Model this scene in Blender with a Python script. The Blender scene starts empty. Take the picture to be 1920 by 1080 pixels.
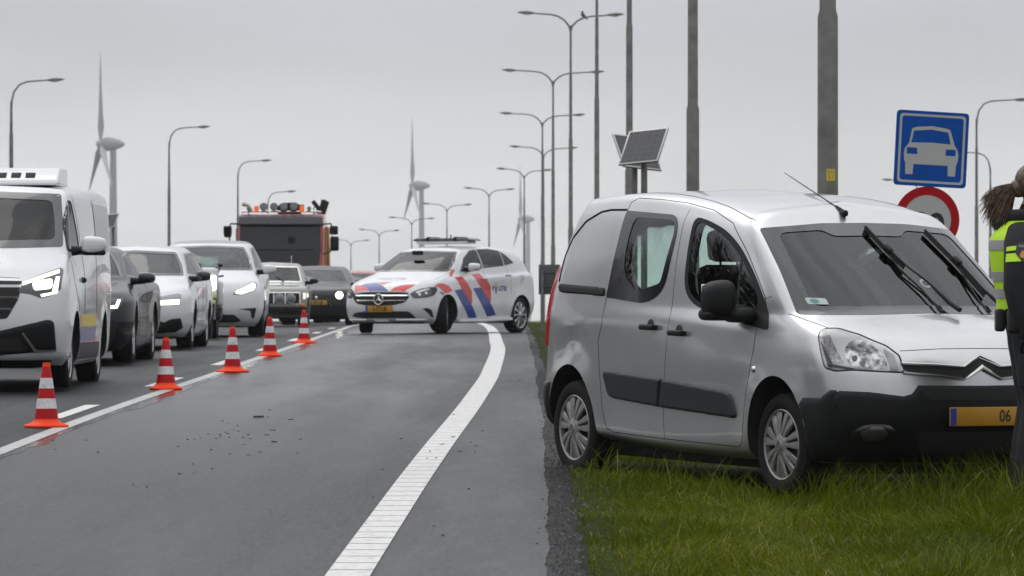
import bpy, bmesh, math, random
import numpy as np
from mathutils import Vector, Matrix
from mathutils.bvhtree import BVHTree
from mathutils.geometry import delaunay_2d_cdt

R = math.radians
rnd = random.Random(7)
scene = bpy.context.scene
COL = scene.collection

# ------------------------------------------------------------------ camera
FPX, HOR, ZC = 9000.0, 590.0, 1.45      # focal length and horizon row of a 1920 wide picture, eye height
cam = bpy.data.cameras.new('camera')
cam.sensor_width = 36.0
cam.lens = 36.0 * FPX / 1920.0
cam.shift_y = (HOR - 540.0) / 1920.0
cam.clip_start = 0.5
cam.clip_end = 60000
cam.dof.use_dof = True
cam.dof.focus_distance = 29.3
cam.dof.aperture_fstop = 13.0
camo = bpy.data.objects.new('camera', cam)
camo.location = (0, 0, ZC)
camo.rotation_euler = (R(90), 0, 0)
COL.objects.link(camo)
scene.camera = camo
scene.view_settings.view_transform = 'Standard'
scene.view_settings.look = 'None'
scene.view_settings.gamma = 1.0
scene.view_settings.exposure = -0.12
scene.cycles.use_denoising = True
scene.cycles.max_bounces = 8
scene.cycles.transparent_max_bounces = 12
scene.cycles.volume_bounces = 1
scene.cycles.caustics_reflective = False
scene.cycles.caustics_refractive = False
scene.cycles.sample_clamp_indirect = 6.0

# ------------------------------------------------------------------ overcast sky and veiled sun
SUN_EL, SUN_AZ = R(52), R(-35)
world = bpy.data.worlds.new('World')
scene.world = world
world.use_nodes = True
wt = world.node_tree
wt.nodes.clear()
def WN(t, **k):
    n = wt.nodes.new(t)
    for a, v in k.items():
        setattr(n, a, v)
    return n
wo = WN('ShaderNodeOutputWorld')
sky = WN('ShaderNodeTexSky', sky_type='NISHITA', sun_disc=False, sun_elevation=SUN_EL, sun_rotation=SUN_AZ)
bw = WN('ShaderNodeHueSaturation')
bw.inputs['Saturation'].default_value = 0.12
b1 = WN('ShaderNodeBackground')
b1.inputs['Strength'].default_value = 0.05
wt.links.new(sky.outputs[0], bw.inputs['Color'])
wt.links.new(bw.outputs[0], b1.inputs['Color'])
tc = WN('ShaderNodeTexCoord')
sep = WN('ShaderNodeSeparateXYZ')
wt.links.new(tc.outputs['Generated'], sep.inputs[0])
ramp = WN('ShaderNodeValToRGB')
cr_ = ramp.color_ramp
cr_.interpolation = 'EASE'
cr_.elements[0].position = 0.0
cr_.elements[0].color = (0.60, 0.61, 0.63, 1)
cr_.elements[1].position = 1.0
cr_.elements[1].color = (1.5, 1.53, 1.57, 1)
for p, c in ((0.022, (0.555, 0.565, 0.59, 1)), (0.064, (0.255, 0.265, 0.305, 1)), (0.2, (0.39, 0.405, 0.445, 1)), (0.5, (0.98, 1.0, 1.05, 1))):
    e = cr_.elements.new(p)
    e.color = c
wt.links.new(sep.outputs['Z'], ramp.inputs[0])
mp = WN('ShaderNodeMapping')
mp.inputs['Scale'].default_value = (5.0, 5.0, 26.0)
nz = WN('ShaderNodeTexNoise')
nz.inputs['Scale'].default_value = 1.6
nz.inputs['Detail'].default_value = 4.0
nz.inputs['Roughness'].default_value = 0.5
mr = WN('ShaderNodeMapRange')
for i, v in ((1, 0.36), (2, 0.64), (3, 0.86), (4, 1.14)):
    mr.inputs[i].default_value = v
wt.links.new(tc.outputs['Generated'], mp.inputs[0])
wt.links.new(mp.outputs[0], nz.inputs['Vector'])
wt.links.new(nz.outputs['Fac'], mr.inputs[0])
b2 = WN('ShaderNodeBackground')
wt.links.new(ramp.outputs[0], b2.inputs['Color'])
wt.links.new(mr.outputs[0], b2.inputs['Strength'])
ad = WN('ShaderNodeAddShader')
wt.links.new(b1.outputs[0], ad.inputs[0])
wt.links.new(b2.outputs[0], ad.inputs[1])
wt.links.new(ad.outputs[0], wo.inputs[0])
sl = bpy.data.lights.new('sun', 'SUN')
sl.energy = 0.5
sl.angle = R(40)
sl.color = (1.0, 0.96, 0.9)
slo = bpy.data.objects.new('sun', sl)
slo.rotation_euler = (R(90) - SUN_EL, 0, -SUN_AZ + R(180) - R(180))
sd = Vector((math.sin(SUN_AZ) * math.cos(SUN_EL), math.cos(SUN_AZ) * math.cos(SUN_EL), math.sin(SUN_EL)))
slo.rotation_euler = sd.to_track_quat('Z', 'Y').to_euler()
COL.objects.link(slo)

# ------------------------------------------------------------------ materials
MATS = {}
def mat(name, col=(0.5, 0.5, 0.5), rough=0.5, metal=0.0, emit=None, es=0.0, coat=0.0, spec=0.5, noise=None, ncol=None, bump=0.0, bscale=50.0, coords='Object'):
    """noise=(scale, low, high): mix col -> ncol by a noise texture"""
    if name in MATS:
        return MATS[name]
    m = bpy.data.materials.new(name)
    m.use_nodes = True
    nt = m.node_tree
    b = nt.nodes['Principled BSDF']
    b.inputs['Base Color'].default_value = (*col, 1)
    b.inputs['Roughness'].default_value = rough
    b.inputs['Metallic'].default_value = metal
    b.inputs['Specular IOR Level'].default_value = spec
    if coat:
        b.inputs['Coat Weight'].default_value = coat
        b.inputs['Coat Roughness'].default_value = 0.04
    if emit:
        b.inputs['Emission Color'].default_value = (*emit, 1)
        b.inputs['Emission Strength'].default_value = es
    if noise or bump:
        t = nt.nodes.new('ShaderNodeTexCoord')
    if noise:
        n = nt.nodes.new('ShaderNodeTexNoise')
        n.inputs['Scale'].default_value = noise[0]
        n.inputs['Detail'].default_value = 5
        nt.links.new(t.outputs[coords], n.inputs['Vector'])
        r = nt.nodes.new('ShaderNodeMapRange')
        r.inputs[1].default_value = noise[1]
        r.inputs[2].default_value = noise[2]
        nt.links.new(n.outputs['Fac'], r.inputs[0])
        mx = nt.nodes.new('ShaderNodeMix')
        mx.data_type = 'RGBA'
        mx.inputs[6].default_value = (*col, 1)
        mx.inputs[7].default_value = (*(ncol or tuple(c * 0.6 for c in col)), 1)
        nt.links.new(r.outputs[0], mx.inputs[0])
        nt.links.new(mx.outputs[2], b.inputs['Base Color'])
    if bump:
        n2 = nt.nodes.new('ShaderNodeTexNoise')
        n2.inputs['Scale'].default_value = bscale
        n2.inputs['Detail'].default_value = 3
        nt.links.new(t.outputs[coords], n2.inputs['Vector'])
        bp = nt.nodes.new('ShaderNodeBump')
        bp.inputs['Strength'].default_value = bump
        bp.inputs['Distance'].default_value = 0.01
        nt.links.new(n2.outputs['Fac'], bp.inputs['Height'])
        nt.links.new(bp.outputs[0], b.inputs['Normal'])
    MATS[name] = m
    return m

def paint(name, col, metal=0.0, rough=0.32, dirt=0.35, coat=.8):
    """car paint: base + clear coat, with a film of road dirt in soft blotches"""
    if name in MATS:
        return MATS[name]
    m = bpy.data.materials.new(name)
    m.use_nodes = True
    nt = m.node_tree
    b = nt.nodes['Principled BSDF']
    b.inputs['Metallic'].default_value = metal
    b.inputs['Coat Weight'].default_value = coat
    b.inputs['Specular IOR Level'].default_value = .5 if coat > .5 else .25
    b.inputs['Coat Roughness'].default_value = 0.05
    t = nt.nodes.new('ShaderNodeTexCoord')
    n = nt.nodes.new('ShaderNodeTexNoise')
    n.inputs['Scale'].default_value = 3.0
    n.inputs['Detail'].default_value = 8
    n.inputs['Roughness'].default_value = 0.65
    nt.links.new(t.outputs['Object'], n.inputs['Vector'])
    mu = nt.nodes.new('ShaderNodeMapRange')
    for i, v in ((1, .45), (2, .85), (3, 0.0), (4, .5)):
        mu.inputs[i].default_value = v
    nt.links.new(n.outputs['Fac'], mu.inputs[0])
    mu2 = nt.nodes.new('ShaderNodeMath')
    mu2.operation = 'MULTIPLY'
    mu2.inputs[1].default_value = dirt
    nt.links.new(mu.outputs[0], mu2.inputs[0])
    mx = nt.nodes.new('ShaderNodeMix')
    mx.data_type = 'RGBA'
    mx.inputs[6].default_value = (*col, 1)
    mx.inputs[7].default_value = (0.13, 0.12, 0.11, 1)
    nt.links.new(mu2.outputs[0], mx.inputs[0])
    nt.links.new(mx.outputs[2], b.inputs['Base Color'])
    ra = nt.nodes.new('ShaderNodeMapRange')
    ra.inputs[3].default_value = rough
    ra.inputs[4].default_value = 0.75
    nt.links.new(mu2.outputs[0], ra.inputs[0])
    nt.links.new(ra.outputs[0], b.inputs['Roughness'])
    MATS[name] = m
    return m

def glass(name, tint=(0.7, 0.8, 0.77), ior=1.5, rough=0.0):
    if name in MATS:
        return MATS[name]
    m = bpy.data.materials.new(name)
    m.use_nodes = True
    nt = m.node_tree
    nt.nodes.clear()
    o = nt.nodes.new('ShaderNodeOutputMaterial')
    tr = nt.nodes.new('ShaderNodeBsdfTransparent')
    tr.inputs[0].default_value = (*tint, 1)
    gl = nt.nodes.new('ShaderNodeBsdfGlossy')
    gl.inputs['Roughness'].default_value = rough
    fr = nt.nodes.new('ShaderNodeFresnel')
    fr.inputs[0].default_value = ior
    mx = nt.nodes.new('ShaderNodeMixShader')
    nt.links.new(fr.outputs[0], mx.inputs[0])
    nt.links.new(tr.outputs[0], mx.inputs[1])
    nt.links.new(gl.outputs[0], mx.inputs[2])
    nt.links.new(mx.outputs[0], o.inputs[0])
    MATS[name] = m
    return m

RUB = mat('tyre_rubber', (0.008, 0.008, 0.0085), 0.8, spec=0.25, bump=0.3, bscale=90)
BLACK = mat('black_plastic', (0.006, 0.0062, 0.0068), 0.55, spec=0.22, bump=0.15, bscale=300)
GREYPL = mat('charcoal_plastic', (0.018, 0.0185, 0.021), 0.5, spec=0.35, bump=0.15, bscale=300)
GLOSSBLK = mat('gloss_black', (0.01, 0.01, 0.011), 0.12, coat=0.5)
SEAM = mat('gap_dark', (0.008, 0.008, 0.008), 0.8)
INT = mat('interior', (0.022, 0.023, 0.025), 0.8)
SEATM = mat('seat_cloth', (0.03, 0.031, 0.035), 0.9)
CHROME = mat('chrome', (0.75, 0.74, 0.72), 0.12, 1.0)
SILVERPL = mat('silver_plastic', (0.27, 0.267, 0.26), 0.4, 0.5, noise=(30, 0.45, 0.75), ncol=(0.2, 0.19, 0.18))
ALLOY = mat('alloy', (0.45, 0.45, 0.46), 0.3, 0.8)
DARKALLOY = mat('dark_alloy', (0.1, 0.1, 0.105), 0.35, 0.7)
PLATE = mat('plate_yellow', (0.43, 0.215, 0.008), 0.5)
PLBLUE = mat('plate_blue', (0.02, 0.05, 0.3), 0.4)
INK = mat('ink_black', (0.012, 0.012, 0.012), 0.5)
WHITEV = mat('white_vinyl', (0.78, 0.78, 0.77), 0.4)
LAMPON = mat('headlamp_on', (0.9, 0.9, 0.85), 0.2, emit=(1.0, 0.98, 0.82), es=5.0)
DRL = mat('running_light', (0.9, 0.9, 0.85), 0.2, emit=(1.0, 0.97, 0.78), es=2.2)
LENS = glass('lamp_lens', (0.93, 0.94, 0.95), 1.5)
LAMPIN = mat('lamp_reflector', (0.62, 0.62, 0.63), 0.22, 0.75)
LAMPDK = mat('lamp_dark', (0.03, 0.03, 0.032), 0.2, coat=0.6)
TAIL = mat('tail_lamp_red', (0.42, 0.012, 0.02), 0.12, coat=0.7)
GL_CLEAR = glass('clear_tinted_glass', (0.76, 0.88, 0.84), 1.66)
GL_WS = glass('windscreen_glass', (0.62, 0.71, 0.69), 1.62)
GL_PRIV = glass('privacy_glass', (0.16, 0.17, 0.18))
GL_MID = glass('grey_glass', (0.4, 0.45, 0.45))
STEEL = mat('galvanised_steel', (0.2, 0.195, 0.18), 0.55, 0.45, noise=(6, 0.35, 0.7), ncol=(0.13, 0.125, 0.115))
SKIN = mat('skin', (0.45, 0.27, 0.2), 0.55)
FAB = mat('black_fabric', (0.012, 0.0125, 0.015), 0.85, bump=0.4, bscale=120)
NEON = mat('neon_yellow_fabric', (0.52, 0.82, 0.02), 0.6, bump=0.3, bscale=60)
REFL = mat('reflective_grey_tape', (0.33, 0.34, 0.34), 0.45)
HAIR = mat('brown_hair', (0.05, 0.03, 0.018), 0.5, noise=(40, 0.4, 0.6), ncol=(0.16, 0.10, 0.06))
RED = mat('signal_red', (0.5, 0.018, 0.02), 0.4)

# ------------------------------------------------------------------ mesh helpers
class MB:
    """collects shapes (bmesh) into ONE mesh object"""
    def __init__(s):
        s.v, s.f, s.m = [], [], []
    def add(s, vs, fs, mi=0):
        o = len(s.v)
        s.v += [tuple(p) for p in vs]
        s.f += [tuple(i + o for i in f) for f in fs]
        s.m += [mi] * len(fs)
        return s
    def box(s, c, d, mi=0, bev=0.0, M=None, seg=2):
        bm = bmesh.new()
        bmesh.ops.create_cube(bm, size=1.0)
        bmesh.ops.scale(bm, vec=d, verts=bm.verts)
        if bev:
            bmesh.ops.bevel(bm, geom=bm.edges[:], offset=min(bev, min(d) * 0.49), segments=seg, profile=0.5, affect='EDGES')
        T = Matrix.Translation(c) @ (M.to_4x4() if M else Matrix.Identity(4))
        bm.transform(T)
        bm.verts.index_update()
        s.add([v.co for v in bm.verts], [[v.index for v in f.verts] for f in bm.faces], mi)
        bm.free()
        return s
    def tube(s, pts, rad, n=10, mi=0, cap=True):
        pts = [Vector(p) for p in pts]
        if not hasattr(rad, '__len__'):
            rad = [rad] * len(pts)
        vs, fs = [], []
        up = None
        for i, p in enumerate(pts):
            d = (pts[min(i + 1, len(pts) - 1)] - pts[max(i - 1, 0)]).normalized()
            if up is None:
                up = Vector((0, 0, 1)) if abs(d.z) < 0.9 else Vector((1, 0, 0))
            a = d.cross(up).normalized()
            b = a.cross(d).normalized()
            up = b
            for k in range(n):
                t = 2 * math.pi * k / n
                vs.append(p + (a * math.cos(t) + b * math.sin(t)) * rad[i])
        for i in range(len(pts) - 1):
            for k in range(n):
                k2 = (k + 1) % n
                fs.append((i * n + k, i * n + k2, (i + 1) * n + k2, (i + 1) * n + k))
        if cap:
            fs.append(tuple(range(n - 1, -1, -1)))
            fs.append(tuple((len(pts) - 1) * n + k for k in range(n)))
        return s.add(vs, fs, mi)
    def lathe(s, prof, n=32, axis='Z', c=(0, 0, 0), mi=0, closed=False, mis=None):
        """prof = [(r, h)]"""
        vs, fs, ms = [], [], []
        for r, h in prof:
            for k in range(n):
                t = 2 * math.pi * k / n
                a, b = r * math.cos(t), r * math.sin(t)
                p = {'Z': (a, b, h), 'Y': (a, h, b), 'X': (h, a, b)}[axis]
                vs.append((p[0] + c[0], p[1] + c[1], p[2] + c[2]))
        L = len(prof)
        for i in range(L if closed else L - 1):
            j = (i + 1) % L
            for k in range(n):
                k2 = (k + 1) % n
                f = (i * n + k, i * n + k2, j * n + k2, j * n + k)
                fs.append(f if axis != 'Y' else f[::-1])
                ms.append(mis[i] if mis else mi)
        o = len(s.v)
        s.v += vs
        s.f += [tuple(i + o for i in f) for f in fs]
        s.m += ms
        return s
    def prism(s, poly, a, b, axis='Y', mi=0):
        """poly in the two remaining axes, extruded from a to b"""
        n = len(poly)
        def P(u, v, w):
            return {'Y': (u, w, v), 'X': (w, u, v), 'Z': (u, v, w)}[axis]
        vs = [P(u, v, a) for u, v in poly] + [P(u, v, b) for u, v in poly]
        fs = [tuple(range(n)), tuple(range(2 * n - 1, n - 1, -1))]
        for i in range(n):
            j = (i + 1) % n
            fs.append((i, i + n, j + n, j))
        return s.add(vs, fs, mi)
    def ball(s, c, r, n=12, mi=0):
        rx, ry, rz = r if hasattr(r, '__len__') else (r, r, r)
        prof = [(math.sin(math.pi * i / n), -math.cos(math.pi * i / n)) for i in range(n + 1)]
        vs, fs = [], []
        m = 2 * n
        for q, h in prof:
            for k in range(m):
                t = 2 * math.pi * k / m
                vs.append((c[0] + rx * q * math.cos(t), c[1] + ry * q * math.sin(t), c[2] + rz * h))
        for i in range(n):
            for k in range(m):
                k2 = (k + 1) % m
                fs.append((i * m + k, i * m + k2, (i + 1) * m + k2, (i + 1) * m + k))
        return s.add(vs, fs, mi)
    def mesh(s, name, mats, smooth=35):
        me = bpy.data.meshes.new(name)
        me.from_pydata(s.v, [], s.f)
        for m in (mats if isinstance(mats, (list, tuple)) else [mats]):
            me.materials.append(m)
        me.polygons.foreach_set('material_index', s.m)
        bm = bmesh.new()
        bm.from_mesh(me)
        bmesh.ops.remove_doubles(bm, verts=bm.verts, dist=1e-6)
        bmesh.ops.recalc_face_normals(bm, faces=bm.faces)
        bm.to_mesh(me)
        bm.free()
        if smooth:
            me.shade_smooth()
            me.set_sharp_from_angle(angle=R(smooth))
        return me
    def obj(s, name, mats, parent=None, smooth=35):
        return link(name, s.mesh(name, mats, smooth), parent)

def link(name, data, parent=None):
    o = bpy.data.objects.new(name, data)
    COL.objects.link(o)
    if parent is not None:
        o.parent = parent
    return o
def thing(name, label, cat, loc=(0, 0, 0), rz=0.0, group=None):
    o = link(name, None)
    o.location = loc
    o.rotation_euler = (0, 0, rz)
    return tag(o, label, cat, group)
def tag(o, label, cat, group=None):
    o['label'] = label
    o['category'] = cat
    if group:
        o['group'] = group
    return o
def struct(o, kind='structure'):
    o['kind'] = kind
    return o
def dup(root, label=None):
    def rec(o, par):
        c = o.copy()
        COL.objects.link(c)
        if par is not None:
            c.parent = par
        for ch in list(o.children):
            rec(ch, c)
        return c
    r = rec(root, None)
    if label:
        r['label'] = label
    return r
def eval_mesh(o):
    dg = bpy.context.evaluated_depsgraph_get()
    dg.update()
    return bpy.data.meshes.new_from_object(o.evaluated_get(dg))

def pchip(xs, ys, x):
    xs, ys, x = np.asarray(xs, float), np.asarray(ys, float), np.asarray(x, float)
    h = np.diff(xs)
    d = np.diff(ys) / h
    m = np.zeros(len(xs))
    if len(xs) == 2:
        m[:] = d[0]
    else:
        for i in range(1, len(xs) - 1):
            if d[i - 1] * d[i] > 0:
                w1, w2 = 2 * h[i] + h[i - 1], h[i] + 2 * h[i - 1]
                m[i] = (w1 + w2) / (w1 / d[i - 1] + w2 / d[i])
        m[0], m[-1] = d[0], d[-1]
    i = np.clip(np.searchsorted(xs, x, side='right') - 1, 0, len(xs) - 2)
    t = (x - xs[i]) / h[i]
    t = np.clip(t, 0, 1)
    return ((1 + 2 * t) * (1 - t) ** 2) * ys[i] + (t * (1 - t) ** 2) * h[i] * m[i] + (t * t * (3 - 2 * t)) * ys[i + 1] + (t * t * (t - 1)) * h[i] * m[i + 1]

def smooth_poly(P, it=2, keep=()):
    """Chaikin corner cutting of a closed polygon"""
    P = [tuple(p) for p in P]
    for _ in range(it):
        Q = []
        for i in range(len(P)):
            a, b = P[i], P[(i + 1) % len(P)]
            Q.append((a[0] * .75 + b[0] * .25, a[1] * .75 + b[1] * .25))
            Q.append((a[0] * .25 + b[0] * .75, a[1] * .25 + b[1] * .75))
        P = Q
    return P
def round_poly(P, r, n=4):
    """fillet every corner with radius-like distance r"""
    out = []
    N = len(P)
    for i in range(N):
        p, a, b = Vector(P[i]), Vector(P[i - 1]), Vector(P[(i + 1) % N])
        ri = r[i] if hasattr(r, '__len__') else r
        da, db = min(ri, (a - p).length * .48), min(ri, (b - p).length * .48)
        A, B = p + (a - p).normalized() * da, p + (b - p).normalized() * db
        for k in range(n + 1):
            t = k / n
            q = A * (1 - t) ** 2 + p * (2 * t * (1 - t)) + B * t * t
            out.append((q.x, q.y))
    return out
def shrink(P, d):
    """inset of a roughly convex polygon"""
    N = len(P)
    ar = sum(P[i][0] * P[(i + 1) % N][1] - P[(i + 1) % N][0] * P[i][1] for i in range(N))
    s = 1 if ar > 0 else -1
    out = []
    for i in range(N):
        a, b = Vector(P[i - 1]), Vector(P[(i + 1) % N])
        t = (b - a)
        if t.length < 1e-9:
            out.append(P[i])
            continue
        t.normalize()
        out.append((P[i][0] - t.y * d * s, P[i][1] + t.x * d * s))
    return out
def resample(P, step, closed=True):
    out = []
    N = len(P)
    for i in range(N if closed else N - 1):
        a, b = Vector(P[i]), Vector(P[(i + 1) % N])
        L = (b - a).length
        if L < 1e-7:
            continue
        k = max(1, int(round(L / step)))
        for j in range(k):
            out.append(tuple(a.lerp(b, j / k)))
    if not closed:
        out.append(tuple(P[-1]))
    return out
def inside(poly, X, Y):
    c = np.zeros(len(X), bool)
    P = np.asarray(poly)
    j = len(P) - 1
    for i in range(len(P)):
        xi, yi, xj, yj = P[i][0], P[i][1], P[j][0], P[j][1]
        with np.errstate(divide='ignore', invalid='ignore'):
            q = ((yi > Y) != (yj > Y)) & (X < (xj - xi) * (Y - yi) / (yj - yi + 1e-15) + xi)
        c ^= q
        j = i
    return c
def seg_dist(polys, X, Y):
    d = np.full(len(X), 1e9)
    for P in polys:
        P = np.asarray(P)
        for i in range(len(P)):
            a, b = P[i], P[(i + 1) % len(P)]
            ab = b - a
            L = max(ab @ ab, 1e-12)
            t = np.clip(((X - a[0]) * ab[0] + (Y - a[1]) * ab[1]) / L, 0, 1)
            d = np.minimum(d, np.hypot(X - a[0] - t * ab[0], Y - a[1] - t * ab[1]))
    return d
def tess(polys, step):
    """even-odd fill of polygons (outer + holes) with a regular inner grid"""
    polys = [resample(p, step) for p in polys]
    pts, edges = [], []
    for p in polys:
        o = len(pts)
        pts += p
        edges += [(o + i, o + (i + 1) % len(p)) for i in range(len(p))]
    A = np.array(pts)
    x0, y0 = A.min(0)
    x1, y1 = A.max(0)
    gx, gy = np.meshgrid(np.arange(x0 + step * .5, x1, step), np.arange(y0 + step * .5, y1, step))
    gx, gy = gx.ravel(), gy.ravel()
    if len(gx):
        c = np.zeros(len(gx), bool)
        for p in polys:
            c ^= inside(p, gx, gy)
        c &= seg_dist(polys, gx, gy) > step * .35
        pts = pts + list(zip(gx[c], gy[c]))
    r = delaunay_2d_cdt([Vector(p) for p in pts], edges, [], 0, 1e-7)
    V = np.array([(v.x, v.y) for v in r[0]])
    F = [f for f in r[2]]
    C = np.array([V[list(f)].mean(0) for f in F])
    c = np.zeros(len(C), bool)
    for p in polys:
        c ^= inside(p, C[:, 0], C[:, 1])
    F = [f for f, k in zip(F, c) if k]
    return V, F, polys

FONT = None
def text2d(s, size, align='CENTER', bold=0.0):
    cu = bpy.data.curves.new('txt', 'FONT')
    cu.body = s
    cu.size = size
    cu.align_x = align
    cu.align_y = 'CENTER'
    cu.offset = bold
    cu.resolution_u = 3
    o = bpy.data.objects.new('txt', cu)
    COL.objects.link(o)
    me = eval_mesh(o)
    bpy.data.objects.remove(o)
    bpy.data.curves.remove(cu)
    return me
def text_mb(s, size, frame, mi=0, mb=None, align='CENTER', bold=0.0, sx=1.0):
    """text laid in a plane: frame(u, v) -> 3D point"""
    me = text2d(s, size, align, bold)
    mb = mb or MB()
    mb.add([frame(v.co.x * sx, v.co.y) for v in me.vertices], [tuple(p.vertices) for p in me.polygons], mi)
    bpy.data.meshes.remove(me)
    return mb

# ------------------------------------------------------------------ the lie of the land
HD = [0, 25, 30, 37, 46, 61, 82, 110, 150, 184, 250, 333, 514, 700, 1200, 60000]
HH = [1.45, 1.10, 1.0, .87, .72, .53, .355, .26, .225, .245, .7, 1.65, 3.7, 5.2, 6.0, 6.0]
def hroad(Y):
    return pchip(HD, HH, np.clip(Y, 0, 59999))
def zroad(Y):
    return ZC - float(hroad(Y))
def lat(X, Y):
    """drop beside the road"""
    X = np.asarray(X, float)
    d = np.interp(X, [-4000, -60, -24, -20, .42, .6, 1.6, 2.3, 3.0, 4.0, 7, 14, 60, 4000], [3.5, 3.5, .6, .03, .0, .012, .068, .045, -.02, -.03, .3, 2.2, 3.5, 3.5])
    f = np.interp(Y, [0, 150, 500, 1200, 60000], [1, 1, .6, 0, 0])
    return d * f
def zg(X, Y):
    return ZC - float(hroad(Y)) - float(lat(X, Y))
def at(px, py, Y):
    """picture position at distance Y -> point in the place"""
    return Vector(((px - 960) * Y / FPX, Y, ZC + (HOR - py) * Y / FPX))
def on_road(px, py):
    lo, hi = 12.0, 140.0
    for _ in range(50):
        m = (lo + hi) / 2
        if HOR + FPX * float(hroad(m)) / m > py:
            lo = m
        else:
            hi = m
    return ((px - 960) * lo / FPX, lo)
RX_D = [0, 22.5, 30, 37, 54, 71, 90, 108, 150, 200, 300, 360, 430, 500, 700, 1200]
EDGE_C = [(-60, -1.6)]       # centre of the right edge line, distance and offset
for _p in ((653.5, 1080), (721.5, 980), (813, 850), (889, 750), (920, 700), (933.5, 658), (930, 640), (926, 625), (915, 612)):
    _x, _d = on_road(*_p)
    EDGE_C.append((_d, _x))
EDGE_C += [(150, -1.15), (200, -1.4), (300, -1.9), (360, -4.2), (430, -12), (500, -20), (700, -45), (1200, -150)]
EDGE_D, EDGE_V = [q[0] for q in EDGE_C], [q[1] for q in EDGE_C]
EDGE_X = lambda Y: float(pchip(EDGE_D, EDGE_V, min(Y, 1199)))
LEFT_X = lambda Y: float(pchip(RX_D, [-3.9, -3.68, -3.55, -3.45, -3.17, -3.12, -3.3, -3.6, -4.2, -4.6, -5.5, -8.5, -16.5, -25, -50, -155], min(Y, 1199)))
VERGE_X = lambda Y: float(pchip(RX_D, [.25, .33, .385, .41, .43, .44, .44, .42, .3, .1, -.5, -3, -11, -19, -44, -149], min(Y, 1199)))
YS = [0, 6, 12, 16, 19, 21] + list(np.arange(22, 60, 1.0)) + list(np.arange(60, 160, 4.0)) + list(range(160, 560, 20)) + [600, 700, 850, 1000, 1199]

def road_material(name, base, wet, gran=0.5, spec=.3, bump=.25, damp=None):
    m = bpy.data.materials.new(name)
    m.use_nodes = True
    nt = m.node_tree
    N = nt.nodes.new
    b = nt.nodes['Principled BSDF']
    b.inputs['Specular IOR Level'].default_value = spec
    t = N('ShaderNodeTexCoord')
    def noise(scale, detail, vec=None, rough=.6):
        n = N('ShaderNodeTexNoise')
        n.inputs['Scale'].default_value = scale
        n.inputs['Detail'].default_value = detail
        n.inputs['Roughness'].default_value = rough
        nt.links.new(vec or t.outputs['Object'], n.inputs['Vector'])
        return n.outputs['Fac']
    def rng(x, a, b_, c, d):
        n = N('ShaderNodeMapRange')
        for i, v in ((1, a), (2, b_), (3, c), (4, d)):
            n.inputs[i].default_value = v
        nt.links.new(x, n.inputs[0])
        return n.outputs[0]
    def math_(op, x, y):
        n = N('ShaderNodeMath')
        n.operation = op
        for i, q in enumerate((x, y)):
            if isinstance(q, (int, float)):
                n.inputs[i].default_value = q
            else:
                nt.links.new(q, n.inputs[i])
        return n.outputs[0]
    mp_ = N('ShaderNodeMapping')
    mp_.inputs['Scale'].default_value = (1.0, .09, 1.0)
    nt.links.new(t.outputs['Object'], mp_.inputs[0])
    grain = noise(160, 2)
    speck = noise(55, 3, rough=.8)
    blot = noise(1.1, 5, mp_.outputs[0])
    fine = noise(9, 4, mp_.outputs[0])
    mp2 = N('ShaderNodeMapping')
    mp2.inputs['Scale'].default_value = (1.0, .12, 1.0)
    nt.links.new(t.outputs['Object'], mp2.inputs[0])
    stone = noise(38, 2, mp2.outputs[0], .7)
    a = math_('MULTIPLY', rng(grain, .3, .7, 1 - gran, 1 + gran), rng(blot, .3, .7, .78, 1.22))
    a = math_('MULTIPLY', a, rng(speck, .35, .72, .72, 1.35))
    a = math_('MULTIPLY', a, rng(fine, .3, .7, .92, 1.08))
    a = math_('MULTIPLY', a, rng(stone, .32, .68, 1 - gran * .7, 1 + gran * .7))
    cmb = N('ShaderNodeMix')
    cmb.data_type = 'RGBA'
    cmb.blend_type = 'MULTIPLY'
    cmb.inputs[0].default_value = 1
    cmb.inputs[6].default_value = (*base, 1)
    nt.links.new(a, cmb.inputs[7])
    nt.links.new(cmb.outputs[2], b.inputs['Base Color'])
    ro = rng(blot, .35, .7, wet[0], wet[1])
    if damp:        # a stretch where the surface is still wet: smoother, ragged at its rim
        s3 = N('ShaderNodeSeparateXYZ')
        nt.links.new(t.outputs['Object'], s3.inputs[0])
        wob = rng(blot, .3, .7, -.7, .7)
        xx = math_('ADD', s3.outputs['X'], wob)
        yy = math_('ADD', s3.outputs['Y'], math_('MULTIPLY', wob, 5.0))
        k = math_('MULTIPLY', rng(xx, damp[1], damp[0], 0, 1), rng(yy, damp[2], damp[3], 0, 1))
        ro = math_('SUBTRACT', ro, math_('MULTIPLY', k, damp[4]))
    nt.links.new(ro, b.inputs['Roughness'])
    bp = N('ShaderNodeBump')
    bp.inputs['Strength'].default_value = bump
    bp.inputs['Distance'].default_value = .012
    nt.links.new(math_('ADD', math_('ADD', grain, speck), math_('MULTIPLY', stone, .35)), bp.inputs['Height'])
    nt.links.new(bp.outputs[0], b.inputs['Normal'])
    MATS[name] = m
    return m
ROADM = road_material('wet_asphalt', (.020, .0203, .0213), (.45, .57), .9, .27, .10, (-2.2, -.2, 28, 44, .19))
LEFTM = road_material('old_asphalt', (.019, .0193, .02), (.45, .65), .8, .20)
SHOULDM = road_material('shoulder_asphalt', (.024, .0242, .025), (.42, .60), .9, .26)
EDGEM = road_material('crumbled_edge', (.013, .0128, .0125), (.5, .8), 1.2, .14, .5)
FILM = road_material('water_film', (.02, .02, .021), (.07, .14), .5, .5, .05)
LINEM = mat('road_paint', (.62, .61, .59), .5, noise=(22, .45, .72), ncol=(.42, .41, .395), bump=.2, bscale=120)
GRASSBASE = mat('turf', (.022, .036, .004), .95, spec=.05, noise=(3, .35, .65), ncol=(.02, .022, .007), bump=.6, bscale=30)

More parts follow.
